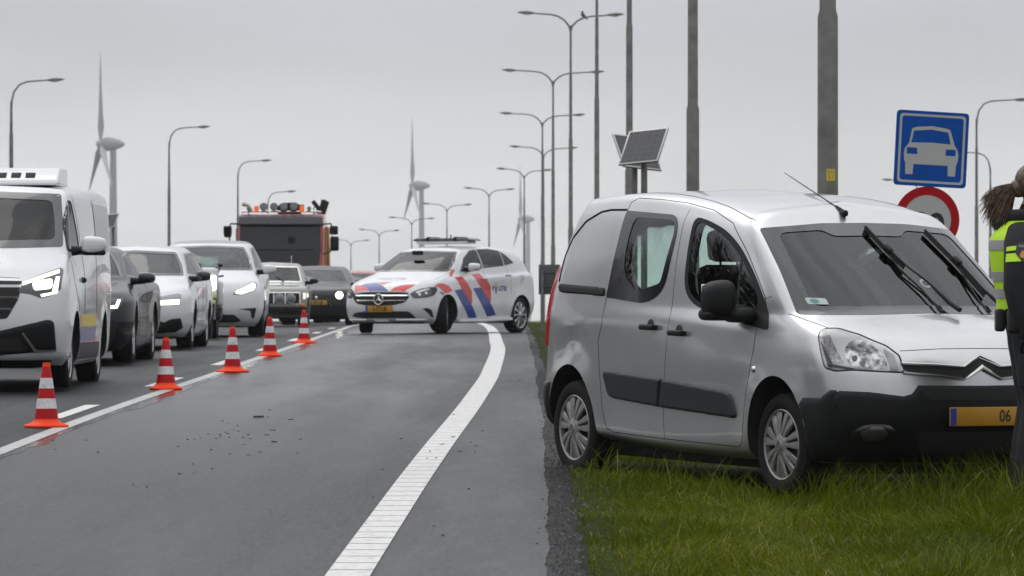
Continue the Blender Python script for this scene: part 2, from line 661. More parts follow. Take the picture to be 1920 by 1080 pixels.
def strip(xl, xr, dz, ys, cols=2, drop=0.0):
    vs, fs = [], []
    for y in ys:
        a, b_ = xl(y), xr(y)
        for k in range(cols):
            x = a + (b_ - a) * k / (cols - 1)
            vs.append((x, y, zroad(y) + dz - (lat(x, y) if x > .3 else 0) - drop * (k / (cols - 1))))
    for i in range(len(ys) - 1):
        for k in range(cols - 1):
            o = i * cols + k
            fs.append((o, o + 1, o + 1 + cols, o + cols))
    return vs, fs
# ground sheet
gx = [-2500, -600, -150, -60, -30, -24, -20, -11.6, -8, -4, -1, 0, .2, .42, .6, .9, 1.2, 1.6, 2.3, 3.0, 4.0, 5, 7, 10, 14, 25, 60, 150, 600, 2500]
gy = [-60, -20] + YS + [1600, 2200, 3200, 4300]
vs, fs = [], []
for y in gy:
    for x in gx:
        inroad = -11.6 < x < .41 and y < 1199
        vs.append((x + (VERGE_X(max(y, 0)) - .41 if -150 < x < 150 and y > 150 else 0), y, ZC - float(hroad(max(y, 0))) - float(lat(x, max(y, 0))) - (.05 if inroad else 0.0)))
n = len(gx)
for i in range(len(gy) - 1):
    for k in range(n - 1):
        o = i * n + k
        fs.append((o, o + 1, o + 1 + n, o + n))
struct(MB().add(vs, fs).obj('ground', GRASSBASE, smooth=60))
yroad = [-40] + YS
YY = lambda f: (lambda y: f(max(y, 0)))
for nm, f0, f1, m_ in (('road', YY(LEFT_X), YY(EDGE_X), ROADM), ('left_carriageway', lambda y: LEFT_X(max(y, 0)) - 7.6, YY(LEFT_X), LEFTM)):
    vs, fs = strip(f0, f1, .004, yroad, 5)
    vs = [(v[0], v[1], ZC - 1.45 + .004) if v[1] < 0 else v for v in vs]
    struct(MB().add(vs, fs).obj(nm, m_, smooth=60))
# a film of water standing along the right side of the solid line
fy = list(np.arange(24, 110, .35))
fr0 = random.Random(12)
fw0, wv = [], .1
for y in fy:
    wv = min(.30, max(.05, wv + fr0.uniform(-.04, .04)))
    fw0.append(wv)
fwf = lambda y: float(np.interp(y, fy, fw0))
vs, fs = strip(lambda y: LEFT_X(y) + .05, lambda y: LEFT_X(y) + .07 + fwf(y), .0065, fy, 3)
struct(MB().add(vs, fs).obj('water_film', FILM, smooth=60))
shr = random.Random(21)
shv, q_ = [], 0
for _ in range(600):
    q_ = q_ * .96 + shr.uniform(-.005, .005)
    shv.append(q_)
SHW = lambda y: float(np.interp(y, np.arange(14, 74, .1), shv))
vs, fs = strip(YY(EDGE_X), lambda y: VERGE_X(max(y, 0)) - .17 + SHW(y), .004, [-40, 0, 10] + list(np.arange(14, 70, .1)) + [y for y in YS if y >= 70], 3)
struct(MB().add(vs, fs).obj('road_shoulder', SHOULDM, smooth=60))
# ragged, crumbled edge of the asphalt
ys = list(np.arange(14, 60, .08)) + list(np.arange(60, 160, 1.0))
vs, fs = [], []
rr = random.Random(3)
wob = 0
for y in ys:
    wob = wob * .8 + rr.uniform(-.02, .02)
    a, b_ = VERGE_X(y) - .25, VERGE_X(y) + .03 + wob
    for k in range(7):
        x = a + (b_ - a) * k / 6
        q = rr.uniform(-.012, .006) if 0 < k < 6 else 0
        vs.append((x, y, zroad(y) + (.001 if k < 2 else .004 + q) - .02 * k / 6 - (.03 if k == 6 else 0)))
for i in range(len(ys) - 1):
    for k in range(6):
        o = i * 7 + k
        fs.append((o, o + 1, o + 8, o + 7))
struct(MB().add(vs, fs).obj('road_edge', EDGEM, smooth=20))
# painted lines
OLDLINE = mat('worn_road_paint', (.44, .435, .425), .5, noise=(9, .4, .7), ncol=(.24, .235, .23), bump=.2, bscale=120)
def line(name, cx, w, y0, y1, dz=.009, step=1.0, m_=None):
    ys = list(np.arange(y0, y1, step)) + [y1]
    vs, fs = strip(lambda y: cx(y) - w / 2, lambda y: cx(y) + w / 2, dz, ys, 2)
    return struct(MB().add(vs, fs).obj(name, m_ or LINEM, smooth=60))
line('solid_lane_line', LEFT_X, .125, 8, 400, m_=OLDLINE)
mb = MB()
for a, b_ in ((30.5, 33.2), (38.6, 41.6), (46.8, 50.0), (55.5, 58.5), (64.5, 67.5), (73.5, 76.5), (85, 88), (97, 100)):
    v2, f2 = strip(lambda y: LEFT_X(y) - .33, lambda y: LEFT_X(y) - .2, .009, list(np.arange(a, b_, .6)) + [b_], 2)
    mb.add(v2, f2)
struct(mb.obj('dashed_lane_line', LINEM, smooth=60))
# right edge line: laid as short panels with open joints
mb = MB()
y = 17.0
while y < 190:
    ln = .46 if y < 120 else 2
    g = .026 if y < 120 else 0
    ys = [y, y + ln / 2, y + ln - g]
    v2, f2 = strip(lambda q: EDGE_X(q) - .1, lambda q: EDGE_X(q) + .1, .0095, ys, 2)
    mb.add(v2, f2)
    y += ln
struct(mb.obj('edge_line', LINEM, smooth=60))

# ------------------------------------------------------------------ car bodies
# a layer is a plan outline: xf cf hF hM hR cr xr zF zC zM zR  (front end, front corner depth, half widths front/middle/rear,
# rear corner depth, rear end, heights at front centre / front corner / middle of the side / rear)
def lay_outline(L, nF, nS, nR, e):
    xf, cf, hF, hM, hR, cr, xr, zF, zC, zM, zR = L
    a = np.linspace(0, math.pi / 2, nF + 1)
    cap = [(xf - cf * (1 - math.cos(t) ** e), hF * math.sin(t) ** e, zF + (zC - zF) * math.sin(t) ** 2) for t in a]
    xa, xb = xf - cf, xr + cr
    q = lambda A, B, C, t: A * (1 - t) * (1 - 2 * t) + B * 4 * t * (1 - t) + C * t * (2 * t - 1)
    for i in range(1, nS):
        t = i / nS
        cap.append((xa + (xb - xa) * t, q(hF, hM, hR, t), q(zC, zM, zR, t)))
    for t in a[::-1]:
        cap.append((xr + cr * (1 - math.cos(t) ** e), hR * math.sin(t) ** e, zR))
    return np.array(cap)
def body_grid(layers, sharp, sub, e, nF=18, nS=46, nR=16):
    Ls = np.array(layers, float)
    K = len(Ls)
    br = [0] + list(sharp) + [K - 1]
    rows = []
    for a, b_ in zip(br[:-1], br[1:]):
        ks = np.linspace(a, b_, (b_ - a) * sub + 1)
        if a:
            ks = ks[1:]
        P = np.stack([pchip(np.arange(a, b_ + 1), Ls[a:b_ + 1, c], ks) for c in range(Ls.shape[1])], 1)
        rows += list(P)
    return [lay_outline(r, nF, nS, nR, e) for r in rows]
def grid_mesh(rows, mats, mi=0, deform=None, name='body'):
    n = len(rows[0])
    A = np.array(rows)
    vs = []
    for sgn in (1, -1):
        B = A.copy()
        if deform is not None:
            B = deform(B)
        B[:, :, 1] *= sgn
        vs.append(B.reshape(-1, 3))
    k = len(rows)
    fs = []
    for s_ in (0, 1):
        o = s_ * k * n
        for i in range(k - 1):
            for j in range(n - 1):
                f = (o + i * n + j, o + i * n + j + 1, o + (i + 1) * n + j + 1, o + (i + 1) * n + j)
                fs.append(f if s_ == 0 else f[::-1])
    fs.append(tuple(range(n)) + tuple(k * n + j for j in range(n - 2, 0, -1)))
    me = bpy.data.meshes.new(name)
    me.from_pydata(np.concatenate(vs).tolist(), [], fs)
    bm = bmesh.new()
    bm.from_mesh(me)
    bmesh.ops.remove_doubles(bm, verts=bm.verts, dist=2e-5)
    bmesh.ops.dissolve_degenerate(bm, edges=bm.edges, dist=1e-6)
    bmesh.ops.recalc_face_normals(bm, faces=bm.faces)
    for f in bm.faces:
        f.material_index = mi
    bm.to_mesh(me)
    bm.free()
    for m in mats:
        me.materials.append(m)
    return me

class Car:
    def __init__(s, name, label, cat, loc, yaw, layers, sharp, wheels, paintm, e=.72, sub=5, arch=.37, flare=.0, pitch=0.0, roll=0.0,
                 group=None, belt=5, arch_in=.5, res=.03, topm=None, topz=None, zoff=0.0, archflat=1.0, dents=(), intm=None):
        s.root = thing(name, label, cat, loc, 0, group)
        s.root.rotation_euler = (Matrix.Rotation(yaw, 3, 'Z') @ Matrix.Rotation(pitch, 3, 'Y') @ Matrix.Rotation(roll, 3, 'X')).to_euler()
        s.res = res
        s.wheels = wheels
        mats = [paintm, intm or INT, SEAM] + ([topm] if topm else [])
        s.mats = mats
        ff, fr, wr = wheels      # front axle x, rear axle x, wheel radius
        def deform(B):
            if not flare:
                return B
            for ax in (ff, fr):
                r = np.hypot(B[:, :, 0] - ax, (B[:, :, 2] - wr) * 1.0)
                w = np.exp(-((r - arch) / .085) ** 2) * np.clip((np.abs(B[:, :, 1]) - .55) / .2, 0, 1)
                B[:, :, 1] += flare * w
            return B
        rows = body_grid(layers, sharp, sub, e)
        me = grid_mesh(rows, mats, 0, deform)
        if topm:
            for p in me.polygons:
                if p.center.z > topz and p.normal.z > .5:
                    p.material_index = 3
        for v in me.vertices:       # damage on the right flank only: (x, z, rx, rz, depth)
            if v.co.y < -.6:
                for dx, dz, rx, rz, dp in dents:
                    v.co.y += dp * math.exp(-((v.co.x - dx) / rx) ** 2 - ((v.co.z - dz) / rz) ** 2)
        s.outer = me
        bm = bmesh.new()
        bm.from_mesh(me)
        s.bvh = BVHTree.FromBMesh(bm)
        bm.free()
        s.layers, s.sharp, s.e, s.belt = layers, sharp, e, belt
        # cavity for the cabin
        cl = []
        kb = belt - 2
        xc = layers[belt][0] - .12
        for i, L in enumerate(layers[kb:]):
            L = list(L)
            i += kb
            t = .05 if i <= belt + 1 else .045
            for c in (2, 3, 4):
                L[c] = max(L[c] - t, 0.0 if i == len(layers) - 1 else .02)
            L[0] = min(L[0] - .13, xc)
            L[6] = max(L[6] + .11, layers[belt + 1][6] + .06) if i < belt + 1 else L[6] + .1
            L[1], L[5] = min(L[1], .35), min(L[5], .25)
            dz = 0 if i < belt + 2 else (.03 if i == belt + 2 else .05)
            for c in (7, 8, 9, 10):
                L[c] -= dz
            if i == kb:
                L[7:11] = [max(L[9], wr * 2 + .12)] * 4
            cl.append(L)
        s.cav = grid_mesh(body_grid(cl, [], 4, e, 10, 20, 8), mats, 1)
        s.cut_side, s.cut_front, s.cut_rear = [], [], []
        m = MB()
        for ax in (ff, fr):
            for sg in (1, -1):
                w = max(abs(layers[2][3]), .5)
                pr = []
                for k in range(40):
                    t = 2 * math.pi * k / 40
                    pr.append((ax + arch * math.cos(t), wr + arch * math.sin(t) * archflat))
                m.prism(pr, sg * arch_in, sg * 1.4, 'Y', 2)
        s.arch_mesh = m.mesh('arch', mats, None)
    # --- projection on to the skin
    def ray(s, frame, u, v):
        if frame == 'R':
            o, d = Vector((u, -2.5, v)), Vector((0, 1, 0))
        elif frame == 'L':
            o, d = Vector((u, 2.5, v)), Vector((0, -1, 0))
        elif frame == 'F':
            o, d = Vector((6, u, v)), Vector((-1, 0, 0))
        elif frame == 'B':
            o, d = Vector((-6, u, v)), Vector((1, 0, 0))
        elif frame == 'T':
            o, d = Vector((u, v, 6)), Vector((0, 0, -1))
        else:
            a = R(frame)
            ou, tu = Vector((math.cos(a), math.sin(a), 0)), Vector((-math.sin(a), math.cos(a), 0))
            o, d = ou * 6 + tu * u + Vector((0, 0, v)), -ou
        p, n_, i, dist = s.bvh.ray_cast(o, d)
        if p is not None and n_.dot(d) > 0:
            n_ = -n_
        return p, n_
    def patch(s, name, polys, frame, m, off=.002, thick=0.0, rnd_=.03, parent=None, res=None, obj=True, back=True):
        if not hasattr(polys[0][0], '__len__'):
            polys = [polys]
        V, F, bp = tess(polys, res or s.res)
        dd = seg_dist(bp, V[:, 0], V[:, 1]) if thick else None
        vs, ok = [], []
        for i, (u, v) in enumerate(V):
            p, n_ = s.ray(frame, u, v)
            if p is None:
                vs.append((0, 0, 0))
                ok.append(False)
                continue
            q = off
            if thick:
                t = min(1.0, dd[i] / rnd_)
                q = off + thick * math.sqrt(max(0, 1 - (1 - t) ** 2)) - (.004 if t < 1e-3 else 0)
            vs.append(p + n_ * q)
            ok.append(True)
        F = [f for f in F if all(ok[i] for i in f)]
        mb = MB().add(vs, F)
        if not obj:
            return mb
        return mb.obj(name, m, parent or s.root, 60)
    def sym(s, name, polys, frame, m, **k):
        """the patch and its mirror image, as two objects"""
        if not hasattr(polys[0][0], '__len__'):
            polys = [polys]
        a = s.patch(name, polys, frame, m, **k)
        fr2 = {'R': 'L', 'F': 'F', 'B': 'B', 'T': 'T'}.get(frame, -frame if not isinstance(frame, str) else frame)
        mir = [[(u, v) for u, v in P] for P in polys] if frame in ('R', 'L') else ([[(u, -v) for u, v in P] for P in polys] if frame == 'T' else [[(-u, v) for u, v in P] for P in polys])
        b_ = s.patch(name, mir, fr2, m, **k)
        return a, b_
    def pts(s, frame, line_, off):
        out = []
        for u, v in line_:
            p, n_ = s.ray(frame, u, v)
            if p is not None:
                out.append(p + n_ * off)
        return out
    def seams(s, lines, m=None, w=.0045, name='panel_gap', parent=None, split=True):
        """dark joints between panels"""
        if split:
            for l_ in lines:
                s.seams([l_], m, w, name, parent, False)
            return
        mb = MB()
        for frame, P, *cl in lines:
            P = resample(P, .04, bool(cl and cl[0]))
            if cl and cl[0]:
                P.append(P[0])
            q = s.pts(frame, P, -w * .45)
            if len(q) > 1:
                mb.tube(q, w, 6, cap=False)
        return mb.obj(name, m or SEAM, parent or s.root, 60)
    def window(s, name, poly, frame, gm, frit=.03, fritm=None, hole=None, both=True, cut=True, foff=.0015, parent=None):
        """glass pane with its dark border; cuts the opening in the body"""
        fm = fritm or GLOSSBLK
        inner = hole or shrink(poly, frit)
        if cut:
            if frame in ('R', 'L'):
                s.cut_side.append(inner)
            elif frame == 'F':
                s.cut_front.append(inner)
            elif frame == 'B':
                s.cut_rear.append(inner)
        big = shrink(inner, -.012)
        out = []
        frs = ['R', 'L'] if (frame in ('R', 'L') and both) else [frame]
        for f in frs:
            g = s.patch(name, [big], f, gm, off=-.003, parent=parent)
            s.patch('window_border', [poly, inner], f, fm, off=foff, parent=g)
            out.append(g)
        return out
    def finish(s, name='body', smooth=38):
        def tmp(me):
            o = bpy.data.objects.new('tmp', me)
            COL.objects.link(o)
            return o
        base = tmp(s.outer)
        cutters = [tmp(s.cav), tmp(s.arch_mesh)]
        def pr(polys, a, b_, ax):
            m = MB()
            for P in polys:
                m.prism(P, a, b_, ax, 2)
            return m.mesh('cut', s.mats, None)
        if s.cut_side:
            cutters.append(tmp(pr(s.cut_side, -2, 2, 'Y')))
        xm = (s.layers[s.belt][0] + s.layers[s.belt + 1][6]) / 2
        if s.cut_front:
            cutters.append(tmp(pr(s.cut_front, xm, 4, 'X')))
        if s.cut_rear:
            cutters.append(tmp(pr(s.cut_rear, -4, xm, 'X')))
        for c in cutters:
            md = base.modifiers.new('b', 'BOOLEAN')
            md.operation = 'DIFFERENCE'
            md.solver = 'MANIFOLD'
            md.object = c
        me = eval_mesh(base)
        if len(me.polygons) < 200:
            print('BOOLEAN FAILED', s.root.name, len(me.polygons))
        for c in cutters + [base]:
            bpy.data.objects.remove(c)
        me.shade_smooth()
        me.set_sharp_from_angle(angle=R(smooth))
        o = link(name, me, s.root)
        return o
    def wheel(s, side, axle, style, r, w, yin, steer=0.0):
        x = s.wheels[axle]
        e = link('wheel', None, s.root)
        e.location = (x, side * yin, r)
        e.rotation_euler = (0, 0, (0 if side < 0 else math.pi) + steer)
        t, rim = wheel_meshes(style, r, w)
        link('tyre', t, e)
        link('hub_cap' if style == 'cover' else 'rim', rim, e)
        return e
    def four(s, style, r, w, yin, steer=0.0):
        for ax in (0, 1):
            for sd_ in (-1, 1):
                s.wheel(sd_, ax, style, r, w, yin, steer if ax == 0 else 0)

WCACHE = {}
def wheel_meshes(style, r, w):
    """outer face looks to -Y; centre plane of the tyre at y=0"""
    k = (style, r, w)
    if k in WCACHE:
        return WCACHE[k]
    h = w / 2
    rr_ = {'cover': .69, 'alloy': .72, 'turbine': .73, 'steel': .60}[style] * r
    m = MB()
    prof = [(rr_ - .012, -h * .72), (rr_ + .004, -h * .92), (rr_ + .02, -h * .99), ((rr_ + r) / 2, -h * 1.02), (r - .035, -h * .97), (r - .012, -h * .86), (r - .003, -h * .66)]
    for i in range(5):      # tread with grooves
        a = -h * .6 + h * 1.2 * i / 4
        prof += [(r, a - h * .09), (r, a + h * .09)] + ([(r - .008, a + h * .12), (r - .008, a + h * .18)] if i < 4 else [])
    prof += [(r - .003, h * .66), (r - .012, h * .86), (r - .035, h * .97), ((rr_ + r) / 2, h), (rr_, h * .8)]
    m.lathe(prof, 48, 'Y')
    m.lathe([(rr_, h * .8), (.02, h * .8)], 24, 'Y')
    ty = m.mesh('tyre', RUB, 30)
    m = MB()
    y0 = -h * .78
    # barrel and dark inner
    m.lathe([(rr_, y0 - .012), (rr_ - .006, y0 - .016), (rr_ - .016, y0 - .01), (rr_ - .022, y0 + .03), (rr_ - .03, y0 + .07)], 48, 'Y', mi=0)
    m.lathe([(rr_ - .02, y0 + .022), (.0, y0 + .022)], 40, 'Y', mi=1)
    def blade(a0, a1, b0, b1, r0, r1, dy0, dy1, bow=.0, n_=6, mi=0):
        """one spoke: angles a0..a1 at r0 -> b0..b1 at r1"""
        vs, fs = [], []
        for i in range(n_ + 1):
            t = i / n_
            rad = r0 + (r1 - r0) * t
            q0, q1 = a0 + (b0 - a0) * t ** .85, a1 + (b1 - a1) * t ** .85
            yy = y0 + dy0 + (dy1 - dy0) * t - bow * math.sin(math.pi * t)
            c = (q0 + q1) / 2
            for a_, d in ((q0, .012), (q0 + (q1 - q0) * .14, .0), (c, -.002), (q1 - (q1 - q0) * .14, .0), (q1, .012)):
                vs.append((rad * math.cos(a_), yy + d, rad * math.sin(a_)))
        for i in range(n_):
            for k_ in range(4):
                o = i * 5 + k_
                fs.append((o, o + 1, o + 6, o + 5))
        m.add(vs, fs, mi)
    if style == 'cover':
        N_ = 7
        for i in range(N_):
            c = 2 * math.pi * i / N_ + .2
            st = 2 * math.pi / N_
            # a pair of petals with a narrow slit, a wide slit to the next pair
            blade(c - st * .40, c - st * .01, c - st * .37, c - st * .045, .035, rr_ - .008, -.022, -.006, .006)
            blade(c + st * .01, c + st * .40, c + st * .045, c + st * .37, .035, rr_ - .008, -.022, -.006, .006)
            blade(c - st * .05, c + st * .05, c - st * .05, c + st * .05, .035, .095, -.023, -.02)
        m.lathe([(.0, y0 - .034), (.03, y0 - .033), (.034, y0 - .028), (.06, y0 - .023), (.075, y0 - .014)], 28, 'Y', mi=0)
        for dz in (-.012, .006):          # double chevron on the cap
            for sg in (-1, 1):
                m.add([(0, y0 - .036, dz + .014), (sg * .02, y0 - .036, dz - .004), (sg * .02, y0 - .036, dz - .009), (0, y0 - .036, dz + .008)], [(0, 1, 2, 3)], 2)
    elif style == 'alloy':
        for i in range(5):
            c = 2 * math.pi * i / 5 + .3
            for sg in (-1, 1):
                blade(c + sg * .10 - .09, c + sg * .10 + .09, c + sg * .24 - .055, c + sg * .24 + .055, .05, rr_ - .01, -.018, -.004, .004)
        m.lathe([(.0, y0 - .03), (.05, y0 - .027), (.07, y0 - .012)], 24, 'Y')
    elif style == 'turbine':
        for i in range(10):
            c = 2 * math.pi * i / 10
            blade(c - .2, c + .12, c - .08, c + .16, .045, rr_ - .01, -.02, -.004, .004)
        m.lathe([(.0, y0 - .03), (.05, y0 - .027), (.07, y0 - .012)], 24, 'Y')
    else:
        m.lathe([(.0, y0 - .03), (.06, y0 - .03), (.08, y0 - .0), (rr_ * .6, y0 - .005), (rr_ * .8, y0 - .012), (rr_ - .01, y0 - .006)], 32, 'Y')
    ri = m.mesh('rim', {'cover': [SILVERPL, SEAM, GREYPL], 'alloy': [ALLOY, SEAM, SEAM], 'turbine': [DARKALLOY, SEAM, SEAM], 'steel': [SILVERPL, SEAM, SEAM]}[style], 40)
    WCACHE[k] = (ty, ri)
    return WCACHE[k]

def seat_mesh(dark=None):
    if 'seat' in WCACHE:
        return WCACHE['seat']
    m = MB()
    m.box((0, 0, .12), (.5, .48, .16), 0, .05)
    m.box((-.3, 0, .45), (.14, .47, .62), 0, .06, Matrix.Rotation(R(-14), 3, 'Y'))
    m.box((-.42, 0, .87), (.1, .27, .2), 0, .045, Matrix.Rotation(R(-10), 3, 'Y'))
    m.tube([(-.38, -.06, .72), (-.41, -.06, .82)], .008, 6)
    m.tube([(-.38, .06, .72), (-.41, .06, .82)], .008, 6)
    WCACHE['seat'] = m.mesh('seat', SEATM, 40)
    return WCACHE['seat']
def steering_mesh():
    if 'steer' in WCACHE:
        return WCACHE['steer']
    m = MB()
    pts = [(0, .19 * math.cos(t), .19 * math.sin(t)) for t in np.linspace(0, 2 * math.pi, 33)]
    m.tube(pts, .014, 8, cap=False)
    m.box((.02, 0, 0), (.04, .14, .1), 0, .02)
    m.box((.01, 0, 0), (.015, .36, .03), 0, .006)
    m.tube([(.02, 0, 0), (.4, 0, -.12)], .03, 8)
    WCACHE['steer'] = m.mesh('steering_wheel', BLACK, 40)
    return WCACHE['steer']
def cabin(c, xs, yh, zs, xd, zd, dw):
    """front seats, steering wheel and dashboard of a left hand drive car"""
    for y in (yh, -yh):
        o = link('seat', seat_mesh(), c.root)
        o.location = (xs, y, zs)
    o = link('steering_wheel', steering_mesh(), c.root)
    o.location = (xs + .42, yh, zs + .42)
    o.rotation_euler = (0, R(-22), 0)
    m = MB()
    m.box((xd, 0, zd), (.5, dw, .22), 0, .07)
    m.obj('dashboard', INT, c.root, 40)
def plate_obj(c, text, x, z, w=.52, h=.11, tilt=0.0, y=0.0, hide=None):
    """yellow number plate standing on the bumper"""
    m = MB()
    m.box((x, y, z), (.012, w, h), 0, .004)
    m.box((x + .0075, y - w / 2 + .022, z), (.003, .04, h - .012), 1, 0)
    p = m.obj('number_plate', [PLATE, PLBLUE], c.root, 40)
    if text:
        t = text_mb(text, h * .92, lambda u, v: (x + .0085, y + .02 + u, z + v), bold=.002, sx=.8)
        t.obj('plate_lettering', INK, p, None)
    return p
def mirror_obj(c, side, x, y, z, size, m_, capm=None, stalk=.1, lower=None):
    """door mirror: shell pointing forward (+x), glass towards the rear"""
    L, W, H = size
    mb = MB()
    bm = bmesh.new()
    bmesh.ops.create_uvsphere(bm, u_segments=24, v_segments=14, radius=1)
    vs = []
    for v in bm.verts:
        p = v.co
        q = [math.copysign(abs(k) ** .62, k) for k in p]
        fx = q[0] if q[0] > 0 else q[0] * .25
        vs.append((x + fx * L * (1 - .12 * abs(q[1])), side * (y + stalk + W / 2 + q[1] * W / 2), z + q[2] * H / 2 * (1 - .12 * q[1])))
    bm.verts.index_update()
    mb.add(vs, [[v.index for v in f.verts] for f in bm.faces], 0)
    if lower:
        pass
    o = mb.obj('door_mirror', [capm or m_], c.root, 50)
    bm.free()
    st = MB()
    st.tube([(x - .01, side * (y - .03), z - H * .32), (x, side * (y + stalk * .6), z - H * .3), (x + .01, side * (y + stalk + W * .35), z - H * .3)], [.05, .042, .035], 10)
    st.obj('mirror_foot', BLACK, o, 50)
    g = MB()
    g.box((x - .25 * L, side * (y + stalk + W / 2), z), (.006, W * .84, H * .8), 0, .003)
    g.obj('mirror_glass', CHROME, o, 40)
    if lower:
        lo = MB()
        lo.box((x + L * .35, side * (y + stalk + W / 2), z - H * .42), (L * .9, W * .96, H * .3), 0, .03)
        lo.obj('mirror_base', BLACK, o, 50)
    return o

# ------------------------------------------------------------------ the silver van on the verge
VAN_YAW = R(26.1) - R(90)
VAN_LOC = (1.754, 30.145, ZC + (590 - 802) * 31.0 / FPX - .31 - .022)
VAN_LAYERS = [
    # xf    cf   hF    hM    hR    cr    xr     zF    zC    zM    zR
    [2.08, .55, .780, .800, .760, .30, -1.88, .220, .220, .215, .300],
    [2.20, .52, .840, .860, .810, .30, -1.95, .300, .300, .260, .360],
    [2.29, .50, .872, .885, .845, .30, -1.985, .520, .520, .520, .520],
    [2.26, .52, .880, .902, .860, .32, -1.955, .760, .760, .760, .760],
    [2.13, .58, .845, .898, .862, .32, -1.93, .930, .955, .985, 1.00],
    [1.66, .42, .795, .872, .848, .32, -1.90, 1.105, 1.090, 1.12, 1.17],
    [1.26, .33, .745, .825, .808, .32, -1.81, 1.375, 1.365, 1.42, 1.42],
    [.86, .18, .690, .757, .745, .32, -1.68, 1.640, 1.605, 1.70, 1.70],
    [.76, .16, .615, .69, .67, .25, -1.60, 1.715, 1.685, 1.80, 1.79],
    [.62, .10, .0, .0, .0, .20, -1.50, 1.77, 1.77, 1.852, 1.83]]
SILVER = paint('silver_paint', (.50, .50, .505), .78, .30, .3)
van = Car('silver_panel_van', 'silver panel van parked half on the grass verge, wipers stopped upright on its windscreen', 'van',
          VAN_LOC, VAN_YAW, VAN_LAYERS, [5], (1.364, -1.364, .31), SILVER, e=.70, sub=9, arch=.372, flare=.02, pitch=R(.92), roll=R(0), res=.022, arch_in=.5, intm=mat('van_lining', (.05, .051, .053), .8),
          dents=((-1.30, .88, .10, .06, .016), (-1.47, .80, .05, .09, .014), (-1.16, .90, .035, .09, -.006), (-1.38, .96, .09, .025, -.007), (-1.52, .70, .03, .06, -.006)))
#@@VAN
van.arch_mesh = None
m = MB()
for ax in (1.379, -1.364):
    for sg in (1, -1):
        m.prism([(ax + .35 * math.cos(2 * math.pi * k / 48), .31 + .412 * math.sin(2 * math.pi * k / 48)) for k in range(48)], sg * .5, sg * 1.4, 'Y', 2)
van.arch_mesh = m.mesh('arch', van.mats, None)
# glazing
side_out = round_poly([(-.795, 1.712), (-.14, 1.682), (-.072, 1.60), (-.10, 1.215), (-.30, 1.122), (-.868, 1.158)], [.02, .07, .08, .1, .16, .02], 5)
side_in = round_poly([(-.655, 1.668), (-.145, 1.648), (-.112, 1.58), (-.172, 1.255), (-.30, 1.232), (-.46, 1.198), (-.672, 1.30), (-.695, 1.50)], [.06, .05, .05, .04, .04, .06, .1, .1], 4)
van.window('side_window', side_out, 'R', GL_CLEAR, hole=side_in)
fw_out = round_poly([(.075, 1.675), (.255, 1.645), (.47, 1.588), (.665, 1.488), (.90, 1.315), (1.13, 1.10), (1.235, .985), (1.10, 1.0), (.41, 1.095), (.235, 1.145), (.125, 1.235), (.09, 1.46)], [.07, .05, .1, .1, .1, .1, .05, .06, .1, .1, .1, .1], 4)
fw_in = round_poly([(.115, 1.645), (.26, 1.612), (.46, 1.556), (.65, 1.455), (.86, 1.30), (1.0, 1.16), (.98, 1.06), (.42, 1.12), (.26, 1.165), (.16, 1.24), (.128, 1.46)], [.06, .05, .1, .1, .1, .04, .04, .1, .1, .1, .1], 4)
for g in van.window('front_door_window', fw_out, 'R', GL_CLEAR, hole=fw_in, fritm=BLACK):
    fr = 'R' if g.data.vertices[0].co.y < 0 else 'L'
    van.patch('division_bar', [(.683, 1.47), (.706, 1.465), (.80, 1.075), (.775, 1.075)], fr, BLACK, off=.002, thick=.006, rnd_=.01, parent=g)
ws_out = round_poly([(-.672, 1.60), (-.30, 1.632), (0, 1.637), (.30, 1.632), (.672, 1.60), (.715, 1.36), (.772, 1.085), (.45, 1.088), (0, 1.098), (-.45, 1.088), (-.772, 1.085), (-.715, 1.36)], [.02] * 12, 3)
ws_in = round_poly([(-.60, 1.572), (-.32, 1.592), (-.27, 1.555), (.0, 1.56), (.20, 1.555), (.26, 1.592), (.60, 1.572), (.645, 1.36), (.69, 1.135), (.40, 1.138), (0, 1.142), (-.40, 1.138), (-.69, 1.135), (-.645, 1.36)], [.05, .03, .03, .1, .03, .03, .05, .1, .05, .1, .1, .1, .05, .1], 3)
wsg = van.window('windscreen', ws_out, 'F', GL_WS, hole=ws_in)[0]
van.window('rear_window', round_poly([(-.53, 1.70), (.53, 1.70), (.60, 1.50), (.63, 1.12), (-.63, 1.12), (-.60, 1.50)], .06), 'B', GL_CLEAR, frit=.02)
body = van.finish('body')
# metal panel instead of a cargo window, in its black joint
van.seams([('R', [(-.80, 1.716), (-1.03, 1.716), (-1.16, 1.703), (-1.36, 1.642), (-1.512, 1.535), (-1.595, 1.42), (-1.612, 1.25)]),
           ('L', [(-.80, 1.716), (-1.03, 1.716), (-1.16, 1.703), (-1.36, 1.642), (-1.512, 1.535), (-1.595, 1.42), (-1.612, 1.25)])], RUB, .0105, 'cargo_panel_joint', split=True)
van.sym('rail_trim', round_poly([(-1.622, 1.244), (-.895, 1.222), (-.889, 1.162), (-1.52, 1.176), (-1.60, 1.19)], .02), 'R', BLACK, off=.002, thick=.008, rnd_=.012)
van.sym('rail_slot', round_poly([(-1.60, 1.218), (-.90, 1.197), (-.895, 1.176), (-1.52, 1.19)], .01), 'R', SEAM, off=.011)
sd = [(-.79, 1.715), (-.83, 1.40), (-.862, 1.157), (-.889, .99), (-.945, .88), (-.93, .70), (-.915, .45), (-.88, .325), (-.80, .305), (-.07, .290)]
df = [(-.79, 1.72), (-.78, 1.765), (-.71, 1.79), (-.40, 1.78), (-.08, 1.757), (.24, 1.712), (.505, 1.63), (.73, 1.468), (.93, 1.30), (1.05, 1.19), (1.115, 1.10)]
fs_ = [(1.09, 1.0), (1.10, .86), (1.045, .66), (.985, .41), (.955, .31), (.89, .28), (-.07, .29)]
